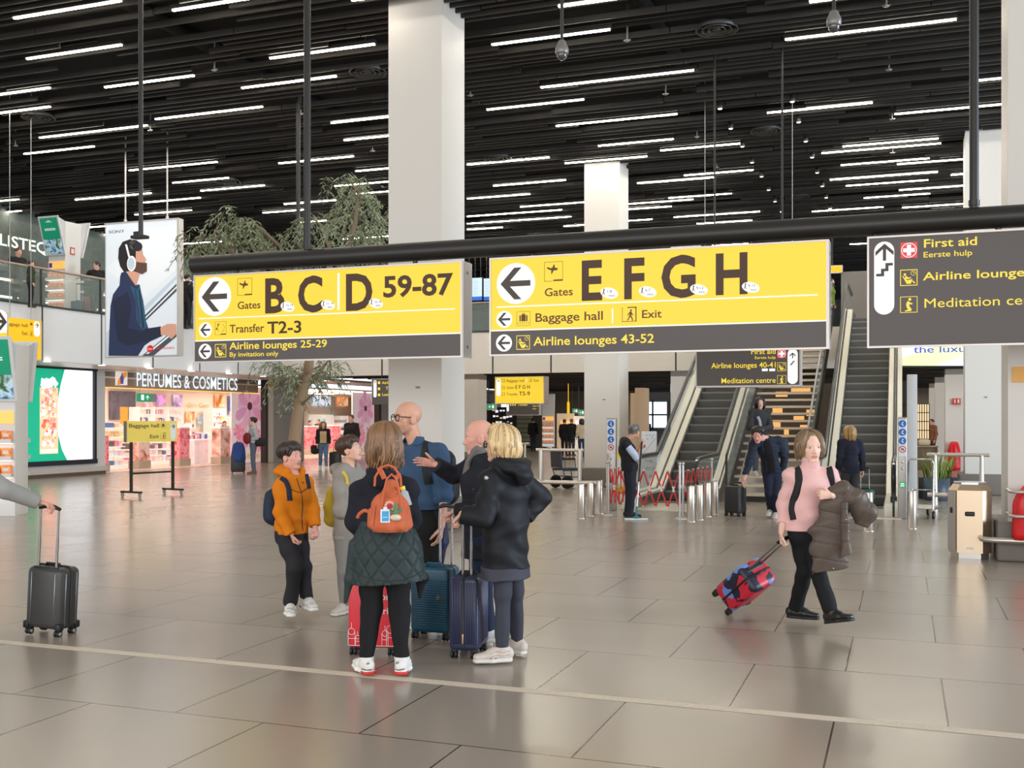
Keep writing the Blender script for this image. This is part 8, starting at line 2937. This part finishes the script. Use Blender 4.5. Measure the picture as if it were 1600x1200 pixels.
# teal case of the bald man
M_TEAL = mat('case_teal', (18, 74, 96), 0.38, bump=.1, bscale=90)
g = ground(680, 996)
c_teal = suitcase('teal hard suitcase with horizontal ribs between the tall man and the blonde woman', g, M3z(math.radians(-1)), .33, .23, .56, M_TEAL, 'h', .45, .06, trim=M_TEAL, grip_w=.10, pole_x=.065)
MB().add([(.08, -.124, .36), (.10, -.124, .335), (.08, -.124, .31), (.06, -.124, .335)], [(3, 2, 1, 0)]).build('badge', mat('badge_bronze', (150, 134, 124), .3, .7), c_teal)
# navy case of the blonde woman, narrow side to us
M_NAVY = mat('case_navy', (44, 48, 76), 0.36, bump=.08, bscale=90)
g = ground(733, 1022)
c_navy = suitcase('navy hard suitcase with vertical ribs and long raised handle, beside the beige trainers', g, M3z(math.radians(8)), .215, .34, .58, M_NAVY, 'v', .47, -.06, zipper='y', grip_w=.06, nrib=10)
MB().rbox((-.006, -.186, .11), (.006, -.180, .18), .002).build('zip_puller', mat('puller_brass', (190, 150, 110), .3, .6), c_navy)
# red case behind the woman with the orange rucksack
M_REDC = mat('case_red', (214, 46, 58), 0.4, bump=.1, bscale=30)
g = ground(586, 1020)
rz_red = math.radians(14)
c_red = suitcase('red suitcase with white drawings standing behind the legs of the woman with rucksack', g, M3z(rz_red), .35, .22, .54, M_REDC, None, 0, trim=M_BLACKPL)
f = SignFace(T(0, -.112, 0))
f.text('Mori', .015, .405, .05, 0, 1, .004)
f.text('Paris', .02, .305, .05, 0, 1, .004)
for (x, a) in ((-.145, .05), (-.10, .03), (.10, .045), (.14, .06)):
 f.line(x - a * .5, .075, x - a * .5, .075 + a * 2, .003, 0, 1)
 f.line(x + a * .5, .075, x + a * .5, .075 + a * 2, .003, 0, 1)
 f.ring(x, .075 + a * 2, a * .5, .003, 0, 1, 14)
 f.line(x, .075 + a * 2.5, x, .075 + a * 3.3, .003, 0, 1)
 f.line(x - a * .5, .075 + a, x + a * .5, .075 + a, .003, 0, 1)
f.line(-.165, .075, .165, .075, .004, 0, 1)
o = f.b.build('drawing', [mat('drawing_white', (244, 226, 226), .5)], c_red)
# floral case trailing behind the pink woman
M_FLOR = bpy.data.materials.new('floral_print')
M_FLOR.use_nodes = True
nt = M_FLOR.node_tree
bs = nt.nodes['Principled BSDF']
bs.inputs['Roughness'].default_value = .45
tc = nt.nodes.new('ShaderNodeTexCoord')
nz = nt.nodes.new('ShaderNodeTexNoise')
nz.inputs['Scale'].default_value = 7
mxv = nt.nodes.new('ShaderNodeMix')
mxv.data_type = 'VECTOR'
mxv.inputs['Factor'].default_value = .09
nt.links.new(tc.outputs['Object'], nz.inputs['Vector'])
nt.links.new(tc.outputs['Object'], mxv.inputs['A'])
nt.links.new(nz.outputs['Color'], mxv.inputs['B'])
vo = nt.nodes.new('ShaderNodeTexVoronoi')
vo.inputs['Scale'].default_value = 12
nt.links.new(mxv.outputs['Result'], vo.inputs['Vector'])
rp = nt.nodes.new('ShaderNodeValToRGB')
rp.color_ramp.interpolation = 'CONSTANT'
el = rp.color_ramp.elements
for pos, col in ((0.0, (206, 36, 58)), (.30, (34, 32, 52)), (.44, (206, 40, 60)), (.62, (110, 144, 214)), (.74, (34, 32, 52)), (.84, (178, 34, 66))):
 e_ = el[0] if pos == 0 else el.new(pos)
 e_.position, e_.color = pos, lin(col)
while len(el) > 6:
 el.remove(el[-1])
sp = nt.nodes.new('ShaderNodeSeparateColor')
nt.links.new(vo.outputs['Color'], sp.inputs['Color'])
th_ = nt.nodes.new('ShaderNodeMath')
th_.operation = 'GREATER_THAN'
th_.inputs[1].default_value = .80
nt.links.new(vo.outputs['Distance'], th_.inputs[0])
nt.links.new(sp.outputs['Red'], rp.inputs['Fac'])
mc = nt.nodes.new('ShaderNodeMix')
mc.data_type = 'RGBA'
mc.inputs['B'].default_value = lin((30, 28, 46))
nt.links.new(th_.outputs[0], mc.inputs['Factor'])
nt.links.new(rp.outputs['Color'], mc.inputs['A'])
nt.links.new(mc.outputs['Result'], bs.inputs['Base Color'])
gp_ = pxp(ZP, 1236, 873, .02)
wl = V3(ground(1140, 957))
u = gp_ - wl
u = u / np.linalg.norm(u)
wx = RGT * .55 + VIEW * .80
wx = wx - u * (wx @ u)
wx = wx / np.linalg.norm(wx)
yv = np.cross(u, wx)
M3 = Matrix((tuple(wx), tuple(yv), tuple(u))).transposed()
Lh = float(np.linalg.norm(gp_ - wl))
sgn_y = 1 if yv[2] > 0 else -1
c_flor = suitcase('small floral suitcase in red and blue tilted on its wheels behind the pink sweater woman', tuple(wl + yv * (.0) + UP * .075), M3, .32, .26, .48, M_FLOR, None, Lh - .51, 0.06 * sgn_y, soft=.05)
bpy.context.view_layer.update()
zmin = min((c_flor.matrix_basis @ Vector(v.co)).z for ch in c_flor.children if ch.data for v in ch.data.vertices)
c_flor.location.z -= zmin
# orange rucksack on the woman's back
M_RUCK = fabric('rucksack_terracotta', (196, 102, 68), .8, .25, 200, .12)
ZR = ZW - .235
base = pxp(ZR, 608, 830)
t = thing('rucksack', 'terracotta rucksack with short handles worn by the woman from behind', 'rucksack', tuple(base))
F = Field(np.minimum(pxp(ZR, 565, 840), pxp(ZR, 655, 840)) - .22, np.maximum(pxp(ZR, 565, 735), pxp(ZR, 655, 735)) + .22, .005)
F.ecap(pxp(ZR, 612, 757, .06), pxp(ZR, 609, 790), RGT, VIEW, (.045, .045), (.115, .085), .03)
F.ecap(pxp(ZR, 609, 790), pxp(ZR, 608, 818), RGT, VIEW, (.115, .085), (.140, .095), .03)
F.ecap(pxp(ZR, 582, 800, .03), pxp(ZR, 581, 820, .03), RGT, VIEW, (.03, .05), (.035, .06), .01)
F.ecap(pxp(ZR, 634, 795, .03), pxp(ZR, 636, 820, .03), RGT, VIEW, (.03, .05), (.033, .06), .01)
F.disp(folds(12, 30, .010))
F.cut(pxp(ZR, 608, 831), -UP)
rb = F.build('bag', M_RUCK, t, base)
R_ = []
for pts, w in (([(590, 728), (596, 738), (601, 748)], .017), ([(632, 723), (625, 735), (618, 748)], .017)):
 seam('shoulder_strap', [rb, womjk], pts, .005, M_RUCK, t, base, .004, w)
hb = MB()
for (cx_, cy_, w_, h_, dz) in ((606, 745, .085, .075, -.02), (612, 778, .06, .15, -.105)):
 c0 = pxp(ZR, cx_, cy_, dz)
 hb.tube([c0 + RGT * (-w_) - UP * .06 - base, c0 + RGT * (-w_ * .95) + UP * .0 - base, c0 + RGT * (-w_ * .5) + UP * h_ * .8 - base, c0 + UP * h_ - base, c0 + RGT * (w_ * .5) + UP * h_ * .8 - base, c0 + RGT * (w_ * .95) - base, c0 + RGT * w_ - UP * .06 - base], .008, 8)
hb.build('carry_handle', M_RUCK, t)
seam('drawstring', [rb], [(598, 773), (604, 776), (612, 777), (620, 774), (626, 770)], .006, M_RUCK, t, base, .002)
seam('pocket_seam', [rb], [(588, 790), (586, 805), (584, 822)], .003, mat('rucksack_seam', (160, 76, 48), .8), t, base)
seam('side_strap', [womjk, quiltj], [(579, 800), (570, 797), (562, 803), (559, 810)], .006, M_RUCK, t, base, .004, .012)
def badge(name, objs, px, py, r, polys, mats, parent, root, off=.004):
 c = onto(objs, px, py, off)
 if c is None:
  return
 n = (Vector((0, 0, CAMH)) - c).normalized()
 n = Vector((n.x, n.y, 0)).normalized()
 xr_ = Vector((-n.y, n.x, 0))
 Mx = Matrix(((xr_.x, -n.x, 0, c.x - root[0]), (xr_.y, -n.y, 0, c.y - root[1]), (0, 0, 1, c.z - root[2]), (0, 0, 0, 1)))
 f = SignFace(Mx)
 polys(f)
 return f.b.build(name, mats, parent)
def foxpatch(f):
 f.disc(0, 0, .036, 0, 1)
 f.ring(0, 0, .034, .003, 1, 2)
 f.disc(0, 0, .021, 1, 2)
 f.poly([(-.012, -.010), (-.004, -.016), (.008, -.008), (.012, .004), (.004, .012), (-.004, .006), (-.012, .010), (-.008, 0)], 2, 3)
 for k in range(10):
  a = k * PI / 5
  f.disc(.027 * math.cos(a), .027 * math.sin(a), .0028, 1, 2, n=6)
badge('logo_patch', [rb], 609, 791, .03, foxpatch, pal([(232, 206, 176), (200, 44, 40), (150, 30, 30)]), t, base)
for nm, lab, cat, px, py, fn, mats in (
  ('luggage_tag', 'small blue and white card tag hanging on the terracotta rucksack', 'tag', 602, 806,
         lambda f: (f.rect(-.030, -.042, .030, .042, 0, 1), f.rect(-.020, -.034, .022, .030, 1, 2), f.rect(-.012, .042, .012, .056, 0, 1), f.rect(-.014, -.01, .014, -.006, 0, 3)), pal([(220, 230, 240), (60, 160, 214)])),):
 c = onto([rb], px, py, .006)
 tg = thing(nm, lab, cat, tuple(c))
 badge('card', [rb], px, py, .03, fn, mats, tg, c, .006)
c = onto([rb], 618, 801, .02)
tg = thing('keyring_charm', 'green crochet cactus charm in a cream pot on the rucksack', 'charm', tuple(c))
MB().ball((0, 0, -.028), (.038, .026, .022)).build('pot', fabric('crochet_cream', (214, 200, 176), .9, .5, 120), tg)
r3 = V3(RGT)
MB().tube([(0, 0, -.015), (0, 0, .05), (0, 0, .062)], [.014, .015, .006], 8).tube([r3 * .012 + UP * .01, r3 * .030 + UP * .012, r3 * .032 + UP * .03], .008, 6).tube([-r3 * .012 + UP * .004, -r3 * .030 + UP * .006, -r3 * .032 + UP * .022], .008, 6).build('cactus', fabric('crochet_green', (96, 132, 100), .9, .5, 120), tg)
c = onto([rb], 633, 795, -.03)
tg = thing('water_bottle', 'clear plastic bottle with yellow cap in the rucksack side pocket', 'bottle', tuple(c))
q0, q1 = pxp(ZR, 638, 790, .0) - V3(c), pxp(ZR, 630, 765, .0) - V3(c)
MB().tube([q0, q0 + (q1 - q0) * .8, q0 + (q1 - q0) * .95, q1], [.026, .026, .014, .013], 14).build('bottle_body', mat('clear_plastic', (206, 214, 220), .1, alpha=.55, spec=.8), tg)
MB().tube([q1, q1 + (q1 - q0) * .2], .017, 14).build('cap', mat('cap_yellow', (238, 204, 20), .4), tg)
def worn_bag(name, label, c, ax_r, ax_f, w, d, hgt, m, objs=None, strap=None, strap_m=None, sw=.02, h=.007):
 base = V3(c) - UP * hgt / 2
 t = thing(name, label, 'rucksack', tuple(base))
 F = Field(V3(c) - max(w, hgt) * .75 - .06, V3(c) + max(w, hgt) * .75 + .06, h)
 F.ecap(c - UP * (hgt / 2 - d), c + UP * (hgt / 2 - d), ax_r, ax_f, (w, d), (w * .88, d * .8), .02)
 F.ecap(c - UP * (hgt * .3) - ax_f * d * .6, c - UP * hgt * .02 - ax_f * d * .6, ax_r, ax_f, (w * .75, d * .55), (w * .7, d * .5), .01)
 F.disp(folds(int(w * 999), 30, .007))
 F.build('bag', m, t, base)
 for s_ in (strap or []):
  seam('shoulder_strap', objs, s_, .008, strap_m or m, t, base, .003, sw)
 return t
q = boy
worn_bag('backpack', 'navy backpack worn by the boy in orange', V3(q.J['che']) - q.f * .21 - UP * .09 - VIEW * .03, q.r, q.f, .135, .085, .36, fabric('navy_nylon_bag', (36, 44, 62), .6, .2), [boyjk], [[(438, 747), (446, 752), (451, 764), (453, 782)], [(477, 741), (480, 752), (482, 764)]], M_NVY, .022)
q = girl
worn_bag('backpack', 'yellow backpack worn by the child in grey', V3(q.J['che']) - q.f * .19 - UP * .14 + VIEW * .05, q.r, q.f, .125, .07, .38, fabric('yellow_canvas', (214, 186, 66), .8, .2), [jg], [[(535, 737), (541, 745), (543, 757)]], None, .014)
q = tall
worn_bag('backpack', 'black backpack worn by the tall man in denim', V3(q.J['che']) - q.f * .235 - UP * .06, q.r, q.f, .15, .10, .48, fabric('black_nylon_bag', (34, 35, 38), .6, .2), [talljk], [[(678, 678), (668, 690), (664, 712), (666, 735), (670, 756)]], None, .034)
q = pink
worn_bag('backpack', 'black backpack worn by the pink sweater woman, only its straps showing', V3(q.J['che']) - q.f * .22 - UP * .05, q.r, q.f, .13, .09, .38, fabric('black_nylon_bag2', (38, 36, 38), .7, .2), [pinkjk], [[(1240, 723), (1247, 738), (1249, 753), (1245, 768), (1240, 782), (1238, 796), (1241, 812)], [(1287, 717), (1295, 733), (1298, 748), (1299, 762)]], None, .030)
# brown padded coat over her forearm
M_PUFF = fabric('brown_padded_nylon', (92, 80, 72), .45, .12, 160, .1)
ZC = ZP - .26
base = pxp(ZC, 1300, 900)
t = thing('padded_coat', 'brown padded coat hanging over the pink sweater woman\'s forearm', 'coat', tuple(base))
lo_, hi_ = np.minimum(pxp(ZC, 1245, 915), pxp(ZC, 1385, 915)) - .2, np.maximum(pxp(ZC, 1245, 735), pxp(ZC, 1385, 735)) + .2
F = Field((lo_[0], lo_[1], pxp(ZC, 1300, 912)[2]), (hi_[0], hi_[1], pxp(ZC, 1300, 740)[2]), .0055)
Q = lambda x, y, z=0: pxp(ZC, x, y, z)
F.ecap(Q(1306, 778), Q(1294, 830), RGT, VIEW, (.10, .055), (.125, .055), .04)
F.ecap(Q(1294, 830), Q(1296, 915), RGT, VIEW, (.125, .055), (.155, .05), .04)
F.cut(Q(1290, 893), -UP + RGT * .22)
def puff(dirx, dirz, per, amp):
 def fn(X, Y, Z):
  s_ = (X - base[0]) * RGT[0] + (Y - base[1]) * RGT[1]
  return amp * np.exp(-np.abs(np.sin(PI * (s_ * dirx + (Z - base[2]) * dirz) / per)) * 12) - .001
 return fn
F.disp(puff(.18, 1, .125, .008))
E = Field(F.lo, F.lo + F.h * (F.n - 1), F.h)
E.n, E.V = F.n.copy(), np.full_like(F.V, .5)
E.ecap(Q(1318, 790, -.05), Q(1324, 905, -.06), RGT, VIEW, (.030, .05), (.055, .04), .02)
E.cut(Q(1328, 864, -.05), -UP + RGT * .35)
E.disp(puff(.0, 1, .14, .006))
F.V = np.minimum(F.V, E.V)
G = Field(F.lo, F.lo + F.h * (F.n - 1), F.h)
G.n, G.V = F.n.copy(), np.full_like(F.V, .5)
G.chain([Q(1300, 768), Q(1318, 766, .02), Q(1336, 782, .03)], [.045, .066, .088], .03)
G.chain([Q(1336, 782, .03), Q(1352, 800, .03), Q(1346, 822, .03)], [.088, .088, .060], .03)
G.cut(Q(1345, 822), -UP * .8 - RGT * .3)
G.disp(puff(.8, -.6, .105, .008))
F.V = np.minimum(F.V, G.V)
F.disp(folds(9, 30, .009))
co_ = F.build('coat', M_PUFF, t, base)
b = MB()
for px, py in ((1322, 812), (1326, 830), (1330, 848), (1302, 888)):
 q_ = onto([co_], px, py, .001)
 if q_ is not None:
  b.ball(tuple(q_ - Vector(base)), (.006, .006, .006), seg=8)
b.build('snap_button', M_CHROME, t)
# teal bottle seen below the coat sleeve
q_ = pxp(ZC + .1, 1321, 793)
tg = thing('water_bottle', 'small teal bottle seen behind the brown coat', 'bottle', tuple(q_))
MB().lathe([(.0, -.10), (.03, -.095), (.032, .02), (.02, .04), (.014, .05), (.014, .07), (0, .072)], (0, 0, 0), 14).build('bottle_body', mat('bottle_teal', (60, 150, 150), .35), tg)
# ------------------------------------------------------------------ everyone farther off
def bg(label, px, py, height, psi, tops, bots, hairc, Z=None, tone='fair', h=.013, female=False, hem=.82, stride=0.0, style='short', joints=None, hpsi=None, pitch=0, z=0.0, th=.02, shoe=(60, 56, 54), bottom=True, bald=False, group=None, face=True, fold=.006, hands=('L', 'R'), sleeve=1.0, extra=None):
 g = V3(at_h(px, py, z)) if Z is None else V3(at_depth(px, py, Z))
 g[2] = z
 p = Person(g, height, psi, label, h, group=group)
 Z0 = depth_of(g)
 if stride:
  for sd, sg in (('L', 1), ('R', -1)):
   d = p.f * stride * sg
   p.J['ank' + sd] = p.J['ank' + sd] + d + UP * (.03 if sg < 0 else 0)
   p.J['toe' + sd] = p.J['toe' + sd] + d
   p.J['knee' + sd] = p.J['knee' + sd] + d * .5 + p.f * .03
   p.J['wri' + sd] = p.J['wri' + sd] - d * .4
   p.J['elb' + sd] = p.J['elb' + sd] - d * .15
 if joints:
  p.px(Z0, **joints)
  if 'shoL' in joints:
   p.fix_torso()
 p.head(psi if hpsi is None else hpsi, pitch, 0, p.J['hed'])
 if joints and 'hed' in joints and 'shoL' in joints:
  pass
 p.body(tone, female, hands=hands, face=face)
 m = fabric('cloth_%d_%d_%d' % tops, tops, .85, .2)
 p.jk = p.top('jacket', m, th, hem=hem * height / 1.7 if hem else None, fold=fold, neck=(.058, .03, 0), sleeve=sleeve, extra=extra)
 if bottom:
  p.trousers(fabric('cloth_%d_%d_%d' % bots, bots, .85, .2), .014, .02, fold=.005)
  p.shoes(fabric('shoe_%d_%d_%d' % shoe, shoe, .6, .1), mat('shoe_sole_%d' % shoe[0], tuple(min(255, c + 20) for c in shoe), .5), h=max(.007, h * .7), size=1.08)
 if not bald:
  hm_ = hair_mat('hair_%d_%d_%d' % hairc, hairc, .4)
  if style == 'long':
   p.hair(hm_, .16, False, 110, 4, 60, 98, 1.05, .004, .019, 90, nape=-.40)
  else:
   p.hair(hm_, 0, True, 60, 4, 58, 108, 1.02, 0, .018, 94, cap_only=h > .012, nape=-.30)
 return p
# cleaner with a flat mop
Zc = 18.5
p = bg('grey haired cleaner in black waistcoat and pale blue shirt leaning on a mop', 984, 808, 1.63, 100, (186, 196, 214), (38, 40, 50), (118, 114, 110), h=.009, hem=.9, hpsi=130, tone='tan', shoe=(36, 36, 38), th=.014, sleeve=.52,
       joints=dict(shoL=(976, 694, .14), elbL=(984, 716, .05), wriL=(1000, 702, -.02), shoR=(978, 694, -.16), elbR=(996, 716, -.18), wriR=(1003, 697, -.12), hed=(992, 675, 0)))
p.top('waistcoat', fabric('waistcoat_black', (34, 34, 37), .8, .2), .034, hem=.80, sleeve=.06, neck=(.075, .06, 0), fold=.004)
mp = ground(994, 812)
t = thing('mop', 'long handled flat mop held by the cleaner', 'mop', (mp.x, mp.y, 0))
top_ = pxp(Zc, 1003, 690, -.16) - V3(mp)
b_ = V3(0, 0, .07)
m1, m2 = b_ + (top_ - b_) * .45, b_ + (top_ - b_) * .12
MB().tube([m1, top_], .017, 8).build('grip', M_BLACKPL, t)
MB().tube([m2, m1], .013, 8).build('pole', M_CHROME, t)
MB().tube([b_ - UP * .04, m2], .017, 8).rbox((-.04, -.04, .02), (.04, .04, .06), .01).build('joint', mat('mop_teal', (30, 120, 130), .5), t)
MB().rbox((-.20, -.06, 0), (.20, .06, .022), .01, 0, RZ(.35)).build('pad', mat('mop_white', (226, 228, 226), .9), t)
# man bending for his suitcase at the foot of the stairs
Zm = 18.4
p = bg('man in quilted navy jacket bending to a black suitcase at the stair foot', 1204, 809, 1.80, 10, (38, 44, 58), (32, 38, 54), (46, 36, 30), h=.009, hem=None, hpsi=-25, pitch=-22, tone='pink', shoe=(196, 190, 182), extra=lambda F: F.disp(lambda X, Y, Z: .012 * np.exp(-np.abs(np.sin(PI * (Z + .3 * X) / .075)) * 5) + 0 * Y),
       joints=dict(shoR=(1178, 694, -.25), elbR=(1170, 724, -.30), wriR=(1163, 748, -.32), shoL=(1216, 688, -.15), elbL=(1226, 716, .0), wriL=(1222, 742, .05), hipR=(1200, 740, .1), hipL=(1214, 740, .1),
                   kneeR=(1202, 772, -.05), kneeL=(1213, 774, -.1), ankR=(1204, 797, .1), ankL=(1213, 802, .0), toeR=(1201, 802, -.05), toeL=(1211, 808, -.18), hed=(1184, 680, -.34)))
seam('shirt_front', [p.jk], [(1195, 690), (1199, 702), (1202, 716), (1204, 730), (1205, 741)], .006, fabric('black_shirt', (30, 28, 30), .9, .2), p.t, p.root, .003, .075)
for _q in ([(1189, 689), (1193, 705), (1197, 722), (1199, 741)], [(1202, 687), (1207, 705), (1210, 722), (1212, 741)]):
 seam('jacket_edge', [p.jk], _q, .014, p.jk.data.materials[0], p.t, p.root)
bs_ = ground(1149, 806)
suitcase('black upright suitcase gripped by the bending man beside the stair', (bs_.x, bs_.y, 0), M3z(math.radians(-30)), .34, .22, .53, mat('case_black', (44, 46, 46), .4), None, .04)
worn_bag('backpack', 'dark backpack on the bending man by the stair', pxp(Zm, 1222, 697, .18), RGT, VIEW, .12, .09, .34, fabric('black_nylon_bag3', (40, 44, 54), .6, .2), h=.012)
# woman coming down the stair
Zs = 22.7
p = bg('dark haired woman in grey coat coming down the open stair', 1187, 742, 1.64, 5, (58, 57, 58), (86, 92, 104), (52, 38, 32), Z=Zs, z=3 * SR, h=.010, female=True, hem=.78, style='long', shoe=(206, 202, 198),
       joints=dict(wriL=(1192, 671, -.28), wriR=(1182, 671, -.28), elbL=(1204, 668, -.08), elbR=(1172, 668, -.08)))
seam('shirt_collar', [p.jk], [(1184, 651), (1187, 657), (1188, 664), (1189, 672)], .004, fabric('pale_blue_shirt', (170, 174, 186), .8, .2), p.t, p.root, .003, .028)
# blonde woman at the right escalator
Ze = 18.9
p = bg('blonde woman in navy blazer seen from behind at the right escalator', 1328, 700, 1.55, 185, (38, 40, 54), (58, 56, 58), (196, 156, 98), Z=Ze, h=.009, female=True, hem=.80, style='long', shoe=(40, 38, 38), z=.013,
       joints=dict(wriR=(1348, 736, .0), elbR=(1347, 714, .05)))
q_ = ground(1352, 800)
suitcase('trolley case with slim handle pulled by the woman in navy blazer', (q_.x, q_.y, .013), M3z(math.radians(10)), .30, .2, .40, mat('case_petrol', (30, 90, 96), .4), None, .38)
# man with shoulder bag at the perfume shop
p = bg('man in grey sweater with hand at his mouth and bag, before the flower mural', 396, 741, 1.74, -80, (170, 172, 176), (92, 98, 112), (52, 40, 34), h=.012, hem=.95, tone='fair', shoe=(110, 84, 66), joints=dict(wriR=(391, 671, .1), elbR=(392, 684, .15), wriL=(389, 688, -.1), elbL=(401, 684, -.15)))
worn_bag('shoulder_bag', 'black shoulder bag of the man in grey sweater', pxp(depth_of(p.root), 407, 690, -.05), RGT, VIEW, .22, .12, .30, fabric('black_bag4', (34, 33, 34), .7, .2), h=.014)
o = MB().ball(tuple(pxp(depth_of(p.root), 386, 685, -.15)), (.14, .09, .18), seg=14).build('jacket', fabric('maroon_cloth', (116, 44, 46), .8, .3))
tag(o, 'maroon jacket held by the man in grey sweater', 'jacket')
q_ = ground(372, 740)
suitcase('black suitcase under a blue suit bag beside the man in grey sweater', (q_.x, q_.y, 0), M3z(.6), .42, .26, .60, mat('case_black', (44, 46, 46), .4), None, .30)
F = Field((q_.x - .5, q_.y - .5, .35), (q_.x + .5, q_.y + .5, 1.1), .015)
F.ecap((q_.x, q_.y, .48), (q_.x, q_.y, .88), RGT, VIEW, (.25, .19), (.18, .12), .02)
F.disp(folds(3, 14, .015))
o = F.build('suit_bag', fabric('suit_bag_blue', (46, 76, 142), .6, .2), None)
tag(o, 'blue suit bag draped over the black suitcase by the shop', 'suit bag')
# couple and shoppers at the far shop
p = bg('woman in black jacket and blue jeans walking from the far shop', 505, 733, 1.60, 15, (40, 36, 36), (98, 120, 148), (150, 116, 82), h=.013, female=True, hem=.92, style='long', stride=.10, shoe=(214, 212, 208))
seam('sweater_front', [p.jk], [(505, 674), (505, 682), (505, 690), (505, 697)], .006, fabric('beige_knit', (196, 168, 132), .9, .3), p.t, p.root, .003, .11)
q_ = ground(524, 732)
suitcase('black cabin suitcase beside the woman in blue jeans', (q_.x, q_.y, 0), M3z(.2), .38, .25, .56, mat('case_black', (44, 46, 46), .4), None, .40)
worn_bag('shoulder_bag', 'black handbag of the woman in blue jeans', pxp(depth_of(p.root), 492, 702, -.05), RGT, VIEW, .15, .08, .32, fabric('black_bag4', (34, 33, 34), .7, .2), h=.014)
bg('man in black open shirt standing in the far shop', 549, 736, 1.84, -20, (44, 40, 40), (40, 40, 46), (84, 62, 46), h=.013, hem=.9)
bg('shopper with dark hair behind the display stand, left of jeans woman', 484, 709, 1.64, 60, (60, 60, 70), (50, 50, 58), (44, 34, 30), h=.014)
bg('second dark haired shopper just behind the woman in jeans', 498, 706, 1.68, -10, (70, 66, 70), (50, 50, 58), (40, 32, 28), h=.014)
bg('dark haired shopper behind the large face stand in the perfume shop', 351, 717, 1.62, 30, (60, 50, 50), (50, 50, 58), (40, 30, 26), h=.014)
# passage under the bridge
bg('person in dark coat walking away by the far kiosk', 833, 705, 1.74, 170, (42, 40, 40), (58, 66, 80), (46, 36, 32), h=.015, hem=.78, stride=.15)
bg('person in black beside the shutter, left of two', 817, 699, 1.70, -20, (30, 30, 34), (30, 30, 34), (60, 46, 40), h=.015)
bg('person in black beside the shutter, right of two', 829, 697, 1.62, 20, (38, 36, 40), (30, 30, 34), (56, 44, 40), h=.015, female=True)
bg('dark haired person just behind the bald man with scarf', 739, 722, 1.72, 180, (36, 38, 48), (36, 38, 48), (36, 30, 28), h=.014)
bg('person in black jacket in queue behind the wheelchair, left one', 882, 712, 1.70, 160, (32, 31, 33), (40, 40, 46), (50, 40, 36), h=.015, hem=.74)
bg('person in black coat in queue behind the wheelchair, middle one', 893, 712, 1.72, 150, (36, 34, 34), (60, 60, 66), (120, 92, 66), h=.015, hem=.70)
bg('person in cream jacket behind the wheelchair near the second column', 909, 714, 1.70, 190, (206, 190, 160), (52, 62, 88), (58, 42, 36), h=.015, female=True, style='long')
bg('person in black far off by the bright windows', 1010, 706, 1.70, 170, (30, 30, 34), (34, 34, 40), (44, 36, 32), h=.015)
bg('person in brown shirt at the far cafe on the right', 1456, 722, 1.70, -70, (150, 96, 70), (60, 50, 44), (50, 36, 28), h=.014)
# people on the balcony
bz = FLOOR2
bg('bearded man in dark jacket and cap on the balcony beside the advertising board', 151, 500, 1.76, 20, (40, 40, 40), (36, 38, 42), (60, 44, 36), Z=31.2, z=bz, h=.014, hem=.82, hpsi=-50, joints=dict(wriR=(125, 434, -.1), elbR=(136, 432, 0)))
q_ = at_depth(122, 500, 31.0)
suitcase('navy suitcase beside the man on the balcony', (q_.x, q_.y, bz), M3z(.3), .34, .24, .58, mat('case_navy2', (40, 52, 74), .4), None, .50)
q_ = at_depth(139, 500, 31.4)
suitcase('red suitcase beside the man on the balcony', (q_.x, q_.y, bz), M3z(.3), .34, .26, .74, mat('case_red2', (176, 44, 50), .4), None, 0)
bg('person in dark clothes behind the balcony glass at far left', 28, 500, 1.72, 60, (52, 50, 54), (40, 40, 46), (96, 70, 50), Z=28.5, z=bz, h=.014)
bg('person in dark green and yellow jacket behind the balcony glass', 48, 500, 1.20, 120, (60, 66, 50), (40, 40, 46), (60, 50, 40), Z=27.2, z=bz, h=.014)
bg('person in black on the balcony between advertising board and gate sign', 292, 500, 1.72, 150, (34, 33, 36), (38, 38, 42), (46, 36, 32), Z=33.6, z=bz, h=.014)
bg('person in green at the head of the stairs, behind gate sign corner', 1298, 480, 1.70, 60, (120, 140, 60), (60, 60, 64), (90, 50, 40), Z=34.5, z=FLOOR2, h=.014)
# the traveller mostly outside the left edge: grey sleeve and hand on the grip
ZA = 8.1
p = bg('traveller cut off by left edge, grey sleeve and hand on suitcase grip', -75, 655 + 1.7 * FPX / ZA, 1.74, 75, (152, 150, 146), (60, 60, 66), (80, 60, 46), h=.007, hem=.82, tone='pink', th=.022,
       joints=dict(shoL=(-70, 728, .14), elbL=(-70, 770, .2), wriL=(-60, 820, .2), shoR=(-48, 728, -.18), elbR=(8, 766, -.20), wriR=(60, 784, -.06), hed=(-58, 684, 0)), hands=())
F = Field(pxp(ZA, 80, 800) - .2, pxp(ZA, 60, 760) + .2, .004)
p.hand = dict(R=dict(d=RGT * .92 - UP * .18, n=-UP - RGT * .15, curl=.62, thumb=.4))
p.J['elbR'], p.J['wriR'] = pxp(ZA, 30, 776, -.15), pxp(ZA, 58, 784, -.06)
p._hand(F, 'R')
F.cap(pxp(ZA, 50, 781, -.09), pxp(ZA, 60, 785, -.055), .030, .027, .01)
o = F.build('hand', skin('pink'), p.t, p.root)
MB().tube([pxp(ZA, 57, 783.5, -.065) - p.root, pxp(ZA, 59.5, 784.3, -.056) - p.root], .037, 14).build('cuff', M_BLACKPL, p.t)
